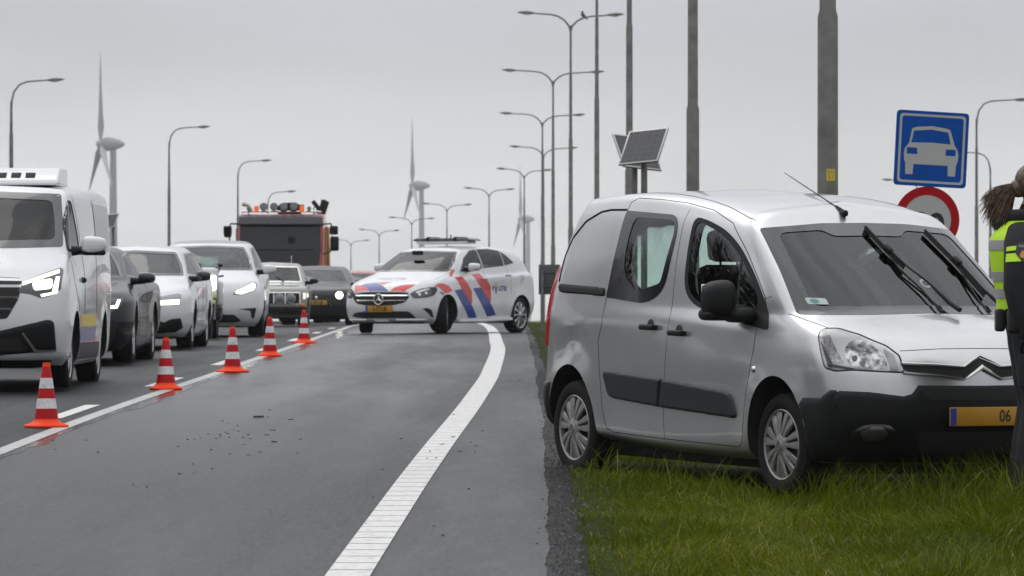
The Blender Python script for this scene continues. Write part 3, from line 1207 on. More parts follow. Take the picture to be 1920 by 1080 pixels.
bs = [(-.012, 1.748), (-.03, 1.63), (-.02, 1.43), (.015, 1.16), (.03, 1.03), (.014, .90), (-.014, .68), (-.06, .50), (-.07, .29)]
L_ = []
for f in ('R', 'L'):
    L_ += [(f, sd), (f, df), (f, fs_)]
L_ += [('T', [(1.345, -.79), (1.55, -.778), (1.77, -.75)]), ('T', [(1.345, .79), (1.55, .778), (1.77, .75)]),
       ('F', [(-.49, .885), (-.24, .897), (0, .899), (.24, .897), (.49, .885)])]
van.seams(L_, w=.0036, split=True)
van.seams([(f, bs) for f in ('R', 'L')] + [(f, [(1.03, 1.165), (1.12, 1.19)]) for f in ('R', 'L')], w=.0026, name='door_joint', split=True)
van.seams([('T', [(.70, s_ * .655), (.45, s_ * .645), (0, s_ * .625), (-.6, s_ * .605), (-1.35, s_ * .575)]) for s_ in (1, -1)], w=.004, name='roof_joint', split=True)
# rubbing panels on the doors
van.sym('side_moulding', round_poly([(-.868, .686), (-.82, .70), (-.047, .668), (-.108, .485), (-.75, .518), (-.81, .535)], [.03, .03, .008, .008, .05, .04]), 'R', GREYPL, off=.0, thick=.02, rnd_=.018, res=.011)
van.sym('side_moulding', round_poly([(-.036, .667), (.765, .617), (.84, .595), (.898, .462), (.86, .448), (-.098, .484)], [.008, .06, .04, .02, .02, .008]), 'R', GREYPL, off=.0, thick=.02, rnd_=.018, res=.011)
# lower body: sill and bumpers
bump = [(-.858, .60), (-.85, .655), (-.70, .648), (-.52, .625), (-.47, .64), (-.43, .688), (0, .684), (.43, .688), (.47, .64), (.52, .625), (.70, .648), (.85, .655), (.858, .60), (.835, .225), (-.835, .225)]
fb = van.patch('front_bumper', bump, 'F', BLACK, off=.003, thick=.012, rnd_=.03)
for f, mm in (('R', 1), ('L', 1)):
    van.patch('bumper_end', [(1.70, .602), (1.88, .605), (1.97, .655), (2.03, .655), (2.03, .235), (1.72, .235), (1.728, .36), (1.71, .46), (1.66, .56)], f, BLACK, off=.004, thick=.01, rnd_=.02, parent=fb)
    van.patch('rear_bumper', [(-1.655, .60), (-1.87, .605), (-1.88, .25), (-1.69, .25), (-1.715, .36)], f, GREYPL, off=.004, thick=.015, rnd_=.03)
van.patch('rear_bumper', [(-.70, .605), (.70, .605), (.68, .31), (-.68, .31)], 'B', GREYPL, off=.004, thick=.05, rnd_=.05)
van.patch('bumper_step', [(-.70, .42), (.70, .42), (.68, .32), (-.68, .32)], 'B', GREYPL, off=.04, thick=.02, rnd_=.03)
van.patch('lower_intake', round_poly([(-.44, .665), (.44, .665), (.36, .60), (-.36, .60)], .03), 'F', SEAM, off=.017)
van.patch('lower_intake', round_poly([(-.42, .42), (.42, .42), (.40, .30), (-.40, .30)], .03), 'F', SEAM, off=.017)
for sg in (-1, 1):
    pl = van.patch('fog_lamp_bezel', [(sg * .66 + .115 * math.cos(t), .41 + .062 * math.sin(t)) for t in np.linspace(0, 2 * math.pi, 25)[:-1]], 'F', GLOSSBLK, off=.014, thick=.012, rnd_=.02)
    van.patch('fog_lamp', [(sg * .665 + .07 * math.cos(t), .41 + .045 * math.sin(t)) for t in np.linspace(0, 2 * math.pi, 25)[:-1]], 'F', LAMPDK, off=.027, thick=.008, rnd_=.04, parent=pl)
m = MB()
m.box((0, 0, .22), (3.4, 1.3, .16), 0, .04)
m.tube([(-1.364, -.75, .3), (-1.364, .75, .3)], .05, 10)
m.tube([(-1.9, -.4, .22), (.6, -.4, .2), (.9, -.1, .2)], .035, 8)
m.box((-.1, .35, .18), (.9, .4, .14), 0, .05)
m.obj('underbody', SEAM, van.root)
# radiator grille with the double chevron
gr = van.patch('grille', round_poly([(-.515, .805), (-.30, .80), (-.13, .79), (-.05, .825), (0, .845), (.05, .825), (.13, .79), (.30, .80), (.515, .805), (.49, .762), (.30, .742), (.12, .722), (.05, .755), (0, .775), (-.05, .755), (-.12, .722), (-.30, .742), (-.49, .762)], .012), 'F', SEAM, off=.002)
def chev(z):
    return [(-.515, z[0]), (-.30, z[1]), (-.125, z[2]), (-.062, z[2] + .032), (0, z[3]), (.062, z[2] + .032), (.125, z[2]), (.30, z[1]), (.515, z[0])]
for z in ((.812, .804, .793, .853), (.760, .742, .722, .788)):
    m = MB()
    c = chev(z)
    P = van.pts('F', resample(c, .03, False), .01)
    top, bot = [], []
    for p in P:
        w = .007 + .009 * max(0, 1 - abs(p.y) / .125)
        top.append(p + Vector((-.002, 0, w)))
        bot.append(p + Vector((.012, 0, -w * .7)))
    n_ = len(P)
    vs = top + [p + Vector((.012, 0, 0)) for p in P] + bot
    m.add(vs, [(k * n_ + i, k * n_ + i + 1, (k + 1) * n_ + i + 1, (k + 1) * n_ + i) for k in (0, 1) for i in range(n_ - 1)])
    m.obj('chrome_chevron', mat('dull_chrome', (.45, .44, .43), .2, 1.0), gr, 25)
# headlights
HL = [(.822, .975), (.842, 1.005), (.926, 1.006), (1.074, .972), (1.244, .91), (1.329, .855), (1.375, .765), (1.24, .771), (1.10, .778), (.99, .769), (.915, .786)]
for fr, sg in ((-50, 1), (50, -1)):
    fl = lambda P: [(sg * u, v) for u, v in P]
    h = van.patch('headlight', round_poly(fl(HL), .02), fr, mat('lamp_housing', (.78, .78, .77), .25, .3), off=.002, res=.014)
    van.patch('lamp_gap', [shrink(round_poly(fl(HL), .02), -.008), round_poly(fl(HL), .02)], fr, SEAM, off=.0015, parent=h, res=.014)
    van.patch('indicator', round_poly(fl([(.851, .96), (.901, .975), (1.039, .812), (.976, .809), (.929, .849)]), .012), fr, mat('indicator_glass', (.3, .27, .25), .15, .5, noise=(60, .4, .6), ncol=(.62, .6, .58)), off=.005, parent=h, res=.012)
    rf = van.patch('reflector', round_poly(fl([(1.025, .904), (1.037, .929), (1.076, .947), (1.146, .929), (1.216, .889), (1.27, .837), (1.291, .788), (1.235, .774), (1.119, .782), (1.068, .812), (1.032, .858)]), .03), fr, mat('reflector_glass', (.10, .10, .10), .12, .7, noise=(22, .42, .6), ncol=(.72, .72, .7)), off=.005, parent=h, res=.012)
    van.patch('bulb_cap', [(sg * 1.10 + .016 * math.cos(t), .838 + .016 * math.sin(t)) for t in np.linspace(0, 6.28, 13)[:-1]], fr, LAMPDK, off=.010, parent=h, res=.008)
    van.patch('lamp_mask', fl([(.852, .935), (.873, .917), (.97, .806), (1.113, .781), (1.091, .774), (.94, .79)]), fr, LAMPDK, off=.006, parent=h, res=.014)
    van.patch('position_lamp', round_poly(fl([(1.236, .898), (1.306, .858), (1.35, .776), (1.308, .776), (1.277, .837)]), .012), fr, mat('lamp_side_glass', (.3, .3, .3), .15, .6), off=.006, parent=h, res=.014)
    van.patch('lamp_lens', round_poly(fl(HL), .02), fr, LENS, off=.009, thick=.004, rnd_=.03, parent=h, res=.016)
    van.patch('tail_light', round_poly([(sg * u, v) for u, v in [(-.63, 1.36), (-.605, 1.22), (-.59, 1.0), (-.63, .82), (-.74, .82), (-.74, 1.36)]], .03), -135 * sg, TAIL, off=.003, thick=.018, rnd_=.03)
# door handles: a grip across a half-moon recess
for f, sg in (('R', -1), ('L', 1)):
    for hx, hz in ((-.204, .986), (.172, .957)):
        rc = van.patch('door_handle', [(hx + .052 * math.cos(t), hz + .056 * math.sin(t)) for t in np.linspace(0, 6.28, 25)[:-1]], f, SILVER, off=.0015, res=.012)
        van.patch('handle_recess', [(hx + .046 * math.cos(t), hz - .004 + .05 * math.sin(t)) for t in np.linspace(0, math.pi, 14)], f, GREYPL, off=.003, parent=rc, res=.012)
        p = van.ray(f, hx, hz)[0]
        m = MB()
        m.box(p + Vector((0, sg * .03, -.005)), (.185, .026, .036), 0, .013, seg=3)
        m.box(p + Vector((-.075, sg * .012, -.005)), (.03, .03, .03), 0, .008)
        m.box(p + Vector((.075, sg * .012, -.005)), (.03, .03, .03), 0, .008)
        m.obj('handle_grip', BLACK, rc, 50)
    van.patch('repeater_lamp', [(1.12 + .021 * math.cos(t), .755 + .025 * math.sin(t)) for t in np.linspace(0, 6.28, 17)[:-1]], f, CHROME, off=.001, thick=.012, rnd_=.02, res=.01)
    mi = mirror_obj(van, sg, .86, .835, 1.165, (.13, .205, .235), BLACK, stalk=.075, lower=None)
    st = MB()
    st.box((.95, sg * .90, 1.075), (.2, .16, .09), 0, .04, seg=3)
    st.box((.86, sg * 1.0, 1.078), (.17, .21, .075), 0, .035, seg=3)
    st.obj('mirror_base', BLACK, mi, 50)
# wipers standing across the glass
def wiper(P, B):
    m = MB()
    q = van.pts('F', resample(P, .05, False), .028)
    m.tube(q, [.009] * len(q), 8)
    q2 = van.pts('F', resample(P, .05, False), .010)
    m.tube(q2, .007, 6)
    c = van.pts('F', [P[1]], .034)[0]
    d = (q[-1] - q[0]).normalized()
    m.box(c, (.075, .04, .035), 0, .01, d.to_track_quat('X', 'Z').to_matrix())
    w = m.obj('wiper', BLACK, van.root, 50)
    m = MB()
    q = van.pts('F', resample(B, .05, False), .04)
    k = len(q)
    m.tube(q, [.006 + .010 * max(0, (i / (k - 1) - .45) / .55) for i in range(k)], 8)
    m.obj('wiper_arm', BLACK, w, 50)
wiper([(-.03, 1.592), (0.0, 1.45), (.035, 1.355)], [(0.0, 1.45), (.035, 1.345), (.10, 1.25), (.16, 1.08)])
wiper([(.385, 1.572), (.44, 1.38), (.475, 1.19)], [(.44, 1.38), (.455, 1.30), (.475, 1.20), (.53, 1.08)])
m = MB()
m.tube(van.pts('F', resample([(-.005, 1.43), (-.01, 1.34), (.04, 1.22), (.06, 1.09)], .05, False), .02), .006, 6)
m.tube(van.pts('F', resample([(.435, 1.36), (.41, 1.25), (.385, 1.09)], .05, False), .02), .006, 6)
m.obj('washer_hose', BLACK, van.root, 50)
m = MB()
b0 = Vector((.81, -.105, 1.695))
m.box(b0 + Vector((0, 0, .0)), (.07, .036, .04), 0, .015, seg=3)
m.tube([b0 + Vector((0, 0, .01)), b0 + Vector((-.09, 0, .045))], [.012, .006], 8)
m.tube([b0 + Vector((-.06, 0, .03)), b0 + Vector((-.74, 0, .255))], [.0045, .0022], 6)
m.obj('aerial', BLACK, van.root, 50)
van.patch('windscreen_sticker', round_poly([(-.70, 1.185), (-.60, 1.182), (-.605, 1.145), (-.705, 1.148)], .008), 'F', mat('sticker_paper', (.35, .42, .4), .6), off=.002, parent=wsg, res=.02)
van.patch('sticker_print', [(-.665 + .02 * math.cos(t), 1.165 + .013 * math.sin(t)) for t in np.linspace(0, 6.28, 15)[:-1]], 'F', mat('sticker_print', (.08, .2, .2), .6), off=.004, parent=wsg, res=.02)
van.patch('windscreen_vignette', [[(.12 + .033 * math.cos(t), 1.275 + .026 * math.sin(t)) for t in np.linspace(0, 6.28, 21)[:-1]], [(.12 + .02 * math.cos(t), 1.275 + .016 * math.sin(t)) for t in np.linspace(0, 6.28, 21)[:-1]]], 'F', mat('sticker_ring', (.3, .31, .31), .6), off=-.002, parent=wsg, res=.02)
pl = plate_obj(van, None, 2.325, .505, tilt=0)
text_mb('06', .1, lambda u, v: (2.3335, .115 + u, .505 + v), bold=.001, sx=.8).obj('plate_lettering', INK, pl, None)
van.four('cover', .31, .2, .75)
cabin(van, .25, .38, .62, 1.18, 1.0, 1.4)
m = MB()
m.box((.95, .0, 1.515), (.04, .24, .07), 0, .02)
m.obj('rear_view_mirror', BLACK, van.root, 40)

# ------------------------------------------------------------------ traffic held up on the left lanes
WHITE = paint('white_paint', (.60, .605, .61), 0, .3, .25)
BLACKP = paint('black_metallic_paint', (.006, .0062, .008), .0, .25, .12, .25)
GREYP = paint('dark_grey_paint', (.010, .0105, .012), .0, .28, .15, .3)
BEIGE = paint('old_grey_paint', (.27, .265, .24), .1, .4, .4)
REDP = paint('red_paint', (.42, .02, .03), 0, .3, .2)
ROOFG = paint('black_roof', (.02, .021, .024), 0, .15, .1)
def place(X, Y):
    return (X, Y, zroad(Y) + .005)
def circ(u, v, r, n=20, ry=None):
    return [(u + r * math.cos(2 * math.pi * k / n), v + (ry or r) * math.sin(2 * math.pi * k / n)) for k in range(n)]
def tow_eye(c, x, z, zb=.14):
    m = MB()
    m.box((c.wheels[0] * .5 + c.wheels[1] * .5, 0, z), (c.wheels[0] - c.wheels[1] + .7, 1.2, .14), 0, .03)
    for ax in c.wheels[:2]:
        m.tube([(ax, -.6, c.wheels[2]), (ax, .6, c.wheels[2])], .045, 8)
    m.obj('underbody', SEAM, c.root)

# white refrigerated delivery van, nearest in the queue
c = Car('refrigerated_van', 'white delivery van with a cooling unit on its roof, nearest vehicle of the queue', 'van',
        place(-5.11, 47.25), R(-90), [
    [2.30, .50, .86, .88, .88, .20, -2.50, .22, .22, .22, .25],
    [2.42, .45, .92, .94, .93, .18, -2.55, .32, .32, .30, .34],
    [2.48, .42, .95, .965, .95, .15, -2.57, .60, .60, .60, .60],
    [2.43, .42, .952, .975, .96, .15, -2.57, .92, .92, .92, .92],
    [2.26, .45, .93, .972, .96, .15, -2.56, 1.06, 1.12, 1.12, 1.12],
    [1.86, .45, .90, .965, .95, .15, -2.55, 1.34, 1.28, 1.28, 1.28],
    [1.46, .35, .86, .95, .94, .14, -2.53, 1.60, 1.58, 1.60, 1.60],
    [1.04, .15, .81, .915, .92, .13, -2.50, 1.875, 1.86, 1.86, 1.86],
    [.92, .13, .74, .85, .86, .12, -2.45, 1.925, 1.91, 1.94, 1.93],
    [.80, .10, .0, .0, .0, .10, -2.40, 1.955, 1.955, 1.97, 1.95]], [5], (1.55, -1.55, .335), WHITE, e=.68, sub=7, arch=.40, flare=.012, arch_in=.55)
ws = round_poly([(-.765, 1.86), (0, 1.89), (.765, 1.86), (.808, 1.6), (.84, 1.34), (.4, 1.325), (0, 1.325), (-.4, 1.325), (-.84, 1.34), (-.808, 1.6)], .03, 3)
c.window('windscreen', ws, 'F', glass('dark_cab_glass', (.62, .7, .68), 1.38), hole=round_poly([(-.69, 1.795), (0, 1.825), (.69, 1.795), (.735, 1.6), (.765, 1.41), (0, 1.395), (-.765, 1.41), (-.735, 1.6)], .06, 3))
sw = round_poly([(.80, 1.80), (1.0, 1.80), (1.35, 1.55), (1.58, 1.30), (.78, 1.27)], .05)
c.window('front_door_window', sw, 'R', GL_MID, frit=.03, fritm=BLACK)
c.finish()
c.seams([(f, [(.70, 1.86), (.68, 1.3), (.70, .8), (.72, .32)]) for f in 'RL'] + [(f, [(1.62, 1.28), (1.60, 1.0), (1.2, .72)]) for f in 'RL'] + [(f, [(-.55, 1.84), (-.55, .34)]) for f in 'RL'] + [('F', [(-.5, 1.04), (0, 1.06), (.5, 1.04)])], w=.005)
c.sym('door_handle', round_poly([(.78, 1.06), (.95, 1.06), (.95, 1.0), (.78, 1.0)], .015), 'R', BLACK, off=.002, thick=.03, rnd_=.02)
gr = c.patch('grille', round_poly([(-.54, 1.01), (0, 1.02), (.54, 1.01), (.50, .84), (.40, .66), (0, .63), (-.40, .66), (-.50, .84)], .03), 'F', SEAM, off=.003)
for z, w in ((.965, .53), (.855, .50), (.745, .44)):
    c.patch('grille_bar', [(-w, z + .014), (w, z + .014), (w - .01, z - .014), (-w + .01, z - .014)], 'F', CHROME, off=.008, thick=.01, rnd_=.012, parent=gr)
m = MB()
p0 = c.ray('F', 0, .88)[0]
for sg in (-1, 1):
    m.tube([p0 + Vector((.03, 0, .10)), p0 + Vector((.03, sg * .055, 0)), p0 + Vector((.03, 0, -.10))], .014, 6)
m.obj('front_emblem', CHROME, gr)
for sg in (1, -1):
    fl = lambda P: [(sg * u, v) for u, v in P]
    h = c.patch('headlight', round_poly(fl([(.50, .905), (.515, 1.0), (.86, 1.14), (.885, 1.12), (.88, .93), (.79, .875), (.71, .85), (.62, .885)]), .02), 'F', LAMPDK, off=.004, res=.025)
    c.patch('running_light', round_poly(fl([(.525, .995), (.85, 1.12), (.852, 1.085), (.535, .965)]), .008), 'F', DRL, off=.008, parent=h, res=.02)
    c.patch('low_beam', round_poly(fl([(.62, 1.0), (.80, 1.03), (.80, .94), (.64, .92)]), .03), 'F', LAMPON, off=.009, parent=h, res=.02)
    c.patch('corner_light', fl([(.70, .885), (.80, .905), (.83, 1.05), (.86, 1.05), (.85, .90), (.79, .88), (.71, .86)]), 'F', DRL, off=.008, parent=h, res=.02)
    c.patch('fog_trim', fl([(.55, .53), (.66, .375), (.83, .375), (.83, .36), (.645, .35), (.53, .53)]), 'F', CHROME, off=.022, parent=None, res=.02)
c.patch('bumper_insert', round_poly([(-.83, .63), (-.78, .655), (-.3, .54), (.3, .54), (.78, .655), (.83, .63), (.845, .36), (.3, .31), (-.3, .31), (-.845, .36)], .03), 'F', BLACK, off=.003, thick=.012, rnd_=.02)
c.patch('lower_intake', round_poly([(-.50, .48), (.50, .48), (.56, .36), (-.56, .36)], .03), 'F', SEAM, off=.018)
c.patch('bumper_lip', round_poly([(-.80, .275), (.80, .275), (.74, .225), (-.74, .225)], .02), 'F', BLACK, off=.006)
for f in 'RL':
    c.patch('yellow_stripe', [(-.54, .70), (1.06, .70), (1.06, .585), (-.54, .585)], f, mat('stripe_yellow', (.62, .48, .06), .45), off=.003, res=.05)
    c.patch('violet_stripe', [(-.54, .58), (1.06, .58), (1.08, .44), (-.54, .44)], f, mat('stripe_violet', (.19, .18, .30), .45), off=.003, res=.05)
    c.patch('sill_panel', [(-1.05, .43), (1.06, .43), (1.06, .27), (-1.05, .27)], f, GREYPL, off=.004, res=.05)
c.sym('door_lining', [(-.58, 1.80), (-2.2, 1.80), (-2.2, 1.34), (-.58, 1.34)], 'R', mat('white_panel', (.6, .6, .6), .4), off=.003, res=.06)
t = text_mb('F', .12, lambda u, v: c.ray('F', .27 + u, 1.14 + v)[0] + Vector((.004, 0, .004)))
t.obj('bonnet_lettering', mat('logo_blue', (.12, .13, .42), .5), c.root, None)
c.patch('bonnet_mark', [(.1, 1.235), (.28, 1.225), (.25, 1.215), (.1, 1.222)], 'F', mat('logo_yellow', (.65, .5, .1), .5), off=.004)
mi = [mirror_obj(c, sg, 1.42, .94, 1.36, (.11, .24, .17), WHITE, stalk=.06, lower=BLACK) for sg in (1, -1)]
cabin(c, .55, .45, .62, 1.42, 1.16, 1.6)
c.four('alloy', .335, .215, .80)
tow_eye(c, 0, .26)
# cooling unit
m = MB()
m.prism([(.62, 1.955), (.60, 2.0), (.35, 2.13), (-.35, 2.14), (-.42, 1.955)], -.70, .70, 'Y', 0)
cu = m.obj('cooling_unit', WHITE, c.root, 30)
bv = cu.modifiers.new('bevel', 'BEVEL')
bv.width = .05
bv.segments = 3
m = MB()
n_ = Vector((.13, 0, .25)).normalized()
for k in range(9):
    y = -.56 + .14 * k
    if y > .5:
        continue
    m.box((.50, y, 2.053), (.012, .095, .105), 0, .004, Matrix.Rotation(R(-62.5), 3, 'Y').inverted() @ Matrix.Rotation(0, 3, 'X') if False else Matrix.Rotation(R(-61), 3, 'Y').to_3x3() @ Matrix.Rotation(R(0), 3, 'X'))
m.obj('vent_grille', SEAM, cu)
c_van = c

# black coupe
c = Car('black_coupe', 'low black coupe with slim lit headlamps, just behind the white delivery van', 'car',
        place(-5.32, 57.5), R(-90), [
    [2.20, .50, .80, .82, .80, .30, -2.50, .15, .15, .15, .18],
    [2.33, .55, .86, .88, .87, .30, -2.60, .24, .24, .22, .28],
    [2.38, .60, .925, .905, .93, .35, -2.68, .48, .48, .48, .48],
    [2.34, .65, .93, .90, .94, .35, -2.68, .68, .68, .70, .72],
    [2.20, .66, .88, .915, .92, .35, -2.64, .78, .82, .84, .92],
    [1.15, .42, .78, .87, .80, .40, -2.50, .99, .95, .96, 1.0],
    [.72, .36, .68, .745, .62, .30, -1.90, 1.18, 1.165, 1.20, 1.13],
    [.30, .15, .57, .62, .50, .20, -1.25, 1.335, 1.32, 1.335, 1.30],
    [.18, .12, .47, .51, .42, .20, -1.05, 1.37, 1.355, 1.375, 1.345],
    [.10, .10, .0, .0, .0, .20, -.95, 1.385, 1.385, 1.395, 1.365]], [5], (1.51, -1.51, .345), BLACKP, e=.76, sub=6, arch=.385, flare=.022, arch_in=.5)
c.window('windscreen', round_poly([(-.55, 1.31), (0, 1.335), (.55, 1.31), (.66, 1.15), (.73, .995), (0, .995), (-.73, .995), (-.66, 1.15)], .03, 3), 'F', GL_MID, frit=.03)
c.window('side_window', round_poly([(-1.45, 1.13), (-1.0, 1.25), (-.3, 1.315), (.12, 1.27), (.62, 1.02), (-.2, .985), (-1.3, 1.03)], .04), 'R', GL_MID, frit=.02)
c.finish()
c.seams([(f, [(.55, .94), (.62, .7), (.60, .32), (-.55, .30), (-.62, .6), (-.5, .96)]) for f in 'RL'])
for sg in (1, -1):
    fl = lambda P: [(sg * u, v) for u, v in P]
    h = c.patch('headlight', round_poly(fl([(.46, .60), (.48, .69), (.72, .755), (.83, .75), (.80, .66), (.70, .59)]), .02), 'F', LAMPDK, off=.004, res=.02)
    for a in (0, .165):
        c.patch('running_light', fl([(.50 + a, .615 + a * .1), (.60 + a, .618 + a * .1), (.64 + a * .95, .73), (.61 + a * .95, .73), (.58 + a, .65 + a * .1), (.50 + a, .645 + a * .1)]), 'F', LAMPON, off=.009, parent=h, res=.02)
    c.patch('side_intake', round_poly(fl([(.42, .50), (.72, .52), (.78, .45), (.70, .22), (.46, .2)]), .03), 'F', SEAM, off=.003)
c.patch('kidney_grille', round_poly([(-.36, .66), (-.03, .68), (-.03, .42), (-.28, .42), (-.38, .5)], .03), 'F', SEAM, off=.004)
c.patch('kidney_grille', round_poly([(.36, .66), (.03, .68), (.03, .42), (.28, .42), (.38, .5)], .03), 'F', SEAM, off=.004)
c.patch('lower_intake', round_poly([(-.42, .38), (.42, .38), (.46, .2), (-.46, .2)], .03), 'F', SEAM, off=.004)
for sg in (1, -1):
    mirror_obj(c, sg, .68, .84, 1.0, (.11, .20, .13), GLOSSBLK, stalk=.06)
cabin(c, -.25, .38, .30, .75, .86, 1.3)
c.four('alloy', .345, .245, .79)
tow_eye(c, 0, .2)

# white hatchback
c = Car('white_estate_car', 'white family car with black door mirrors, between the black coupe and the white crossover', 'car',
        place(-5.235, 67.3), R(-90.6), [
    [2.10, .45, .76, .78, .76, .30, -2.20, .16, .16, .16, .2],
    [2.20, .50, .82, .84, .82, .30, -2.32, .24, .24, .23, .3],
    [2.25, .55, .885, .88, .88, .30, -2.38, .46, .46, .48, .5],
    [2.22, .56, .89, .885, .89, .30, -2.37, .66, .66, .70, .74],
    [2.10, .58, .85, .885, .875, .32, -2.34, .76, .82, .86, .95],
    [1.20, .42, .76, .85, .80, .34, -2.30, 1.0, .965, .98, 1.03],
    [.80, .35, .68, .75, .70, .30, -2.10, 1.18, 1.17, 1.20, 1.2],
    [.38, .16, .575, .64, .58, .24, -1.80, 1.36, 1.345, 1.37, 1.35],
    [.26, .13, .48, .54, .48, .22, -1.65, 1.40, 1.385, 1.42, 1.39],
    [.16, .10, .0, .0, .0, .2, -1.50, 1.42, 1.42, 1.44, 1.41]], [5], (1.345, -1.345, .32), WHITE, e=.74, sub=6, arch=.36, flare=.018, arch_in=.5)
c.window('windscreen', round_poly([(-.555, 1.335), (0, 1.36), (.555, 1.335), (.66, 1.16), (.71, 1.0), (0, 1.0), (-.71, 1.0), (-.66, 1.16)], .03, 3), 'F', GL_WS, frit=.035)
c.window('side_window', round_poly([(-1.9, 1.13), (-1.5, 1.28), (-.6, 1.355), (.08, 1.315), (.68, 1.03), (-.2, .99), (-1.6, 1.04)], .04), 'R', GL_MID, frit=.02)
c.window('rear_window', round_poly([(-.5, 1.33), (.5, 1.33), (.6, 1.08), (-.6, 1.08)], .05), 'B', GL_CLEAR, frit=.02)
c.finish()
c.seams([(f, [(.62, .97), (.66, .7), (.64, .33), (-.9, .31), (-1.0, .6), (-.9, 1.0)]) for f in 'RL'] + [(f, [(-.28, 1.0), (-.22, .33)]) for f in 'RL'])
gr = c.patch('grille', round_poly([(-.40, .70), (0, .73), (.40, .70), (.30, .50), (.2, .46), (-.2, .46), (-.30, .50)], .02), 'F', SEAM, off=.004)
for sg in (1, -1):
    fl = lambda P: [(sg * u, v) for u, v in P]
    h = c.patch('headlight', round_poly(fl([(.38, .685), (.72, .75), (.76, .73), (.74, .60), (.43, .58)]), .015), 'F', mat('lamp_grey', (.3, .3, .31), .15, .4), off=.004, res=.02)
    c.patch('running_light', round_poly(fl([(.415, .645), (.735, .665), (.73, .605), (.44, .59)]), .012), 'F', LAMPON, off=.009, parent=h, res=.02)
    c.patch('fog_insert', round_poly(fl([(.45, .31), (.62, .40), (.76, .42), (.78, .28), (.68, .22), (.45, .21)]), .02), 'F', BLACK, off=.004, thick=.01, rnd_=.02)
c.patch('lower_intake', round_poly([(-.52, .37), (.52, .37), (.60, .25), (.52, .21), (-.52, .21), (-.60, .25)], .02), 'F', SEAM, off=.004)
plate_obj(c, None, 2.275, .44)
for sg in (1, -1):
    mirror_obj(c, sg, .75, .80, 1.0, (.11, .20, .14), GLOSSBLK, stalk=.07)
cabin(c, -.1, .37, .38, .85, .88, 1.3)
c.four('alloy', .32, .215, .755)
tow_eye(c, 0, .2)
c_oct = c

# white electric crossover
c = Car('white_crossover', 'tall white crossover with a dark roof and lit slanted headlamps', 'car',
        place(-5.06, 80.5), R(-88.8), [
    [2.15, .45, .80, .82, .80, .30, -2.20, .17, .17, .17, .2],
    [2.24, .50, .87, .89, .87, .30, -2.28, .26, .26, .25, .3],
    [2.30, .58, .94, .93, .93, .32, -2.33, .46, .46, .5, .55],
    [2.27, .60, .945, .925, .94, .32, -2.32, .68, .68, .74, .8],
    [2.14, .64, .90, .935, .92, .34, -2.26, .86, .90, .95, 1.02],
    [1.40, .48, .80, .89, .84, .36, -2.22, 1.09, 1.05, 1.06, 1.14],
    [.95, .38, .71, .80, .72, .32, -1.95, 1.31, 1.30, 1.33, 1.33],
    [.45, .18, .60, .68, .58, .26, -1.45, 1.51, 1.50, 1.535, 1.49],
    [.30, .14, .50, .57, .48, .22, -1.25, 1.56, 1.55, 1.59, 1.54],
    [.18, .10, .0, .0, .0, .2, -1.10, 1.585, 1.585, 1.62, 1.56]], [5], (1.445, -1.445, .35), WHITE, e=.78, sub=6, arch=.39, flare=.015, arch_in=.5, topm=ROOFG, topz=1.545)
c.window('windscreen', round_poly([(-.58, 1.49), (0, 1.515), (.58, 1.49), (.69, 1.30), (.755, 1.09), (0, 1.09), (-.755, 1.09), (-.69, 1.30)], .03, 3), 'F', GL_WS, frit=.035)
c.window('side_window', round_poly([(-1.7, 1.26), (-1.2, 1.42), (-.4, 1.52), (.15, 1.47), (.80, 1.12), (-.2, 1.08), (-1.5, 1.15)], .04), 'R', GL_MID, frit=.02)
c.finish()
c.seams([(f, [(.72, 1.05), (.78, .75), (.74, .35), (-.95, .33), (-1.05, .6), (-.9, 1.1)]) for f in 'RL'] + [(f, [(-.22, 1.08), (-.18, .35)]) for f in 'RL'])
for sg in (1, -1):
    fl = lambda P: [(sg * u, v) for u, v in P]
    h = c.patch('headlight', round_poly(fl([(.45, .69), (.58, .68), (.80, .74), (.84, .83), (.82, .89), (.74, .88), (.60, .78)]), .02), 'F', LAMPDK, off=.004, res=.02)
    c.patch('low_beam', round_poly(fl([(.50, .70), (.60, .695), (.79, .755), (.82, .82), (.80, .87), (.75, .86), (.62, .78), (.52, .74)]), .02), 'F', LAMPON, off=.009, parent=h, res=.02)
    c.patch('bumper_notch', round_poly(fl([(.55, .45), (.84, .47), (.80, .30), (.76, .30), (.74, .42)]), .012), 'F', SEAM, off=.003)
c.patch('lower_intake', round_poly([(-.48, .36), (.48, .36), (.60, .26), (.50, .23), (-.50, .23), (-.60, .26)], .03), 'F', SEAM, off=.004)
plate_obj(c, None, 2.32, .46)
for sg in (1, -1):
    mirror_obj(c, sg, .92, .84, 1.11, (.12, .22, .15), WHITE, stalk=.07)
cabin(c, .05, .38, .42, 1.0, .98, 1.4)
c.four('turbine', .35, .25, .81)
tow_eye(c, 0, .22)
c_tes = c

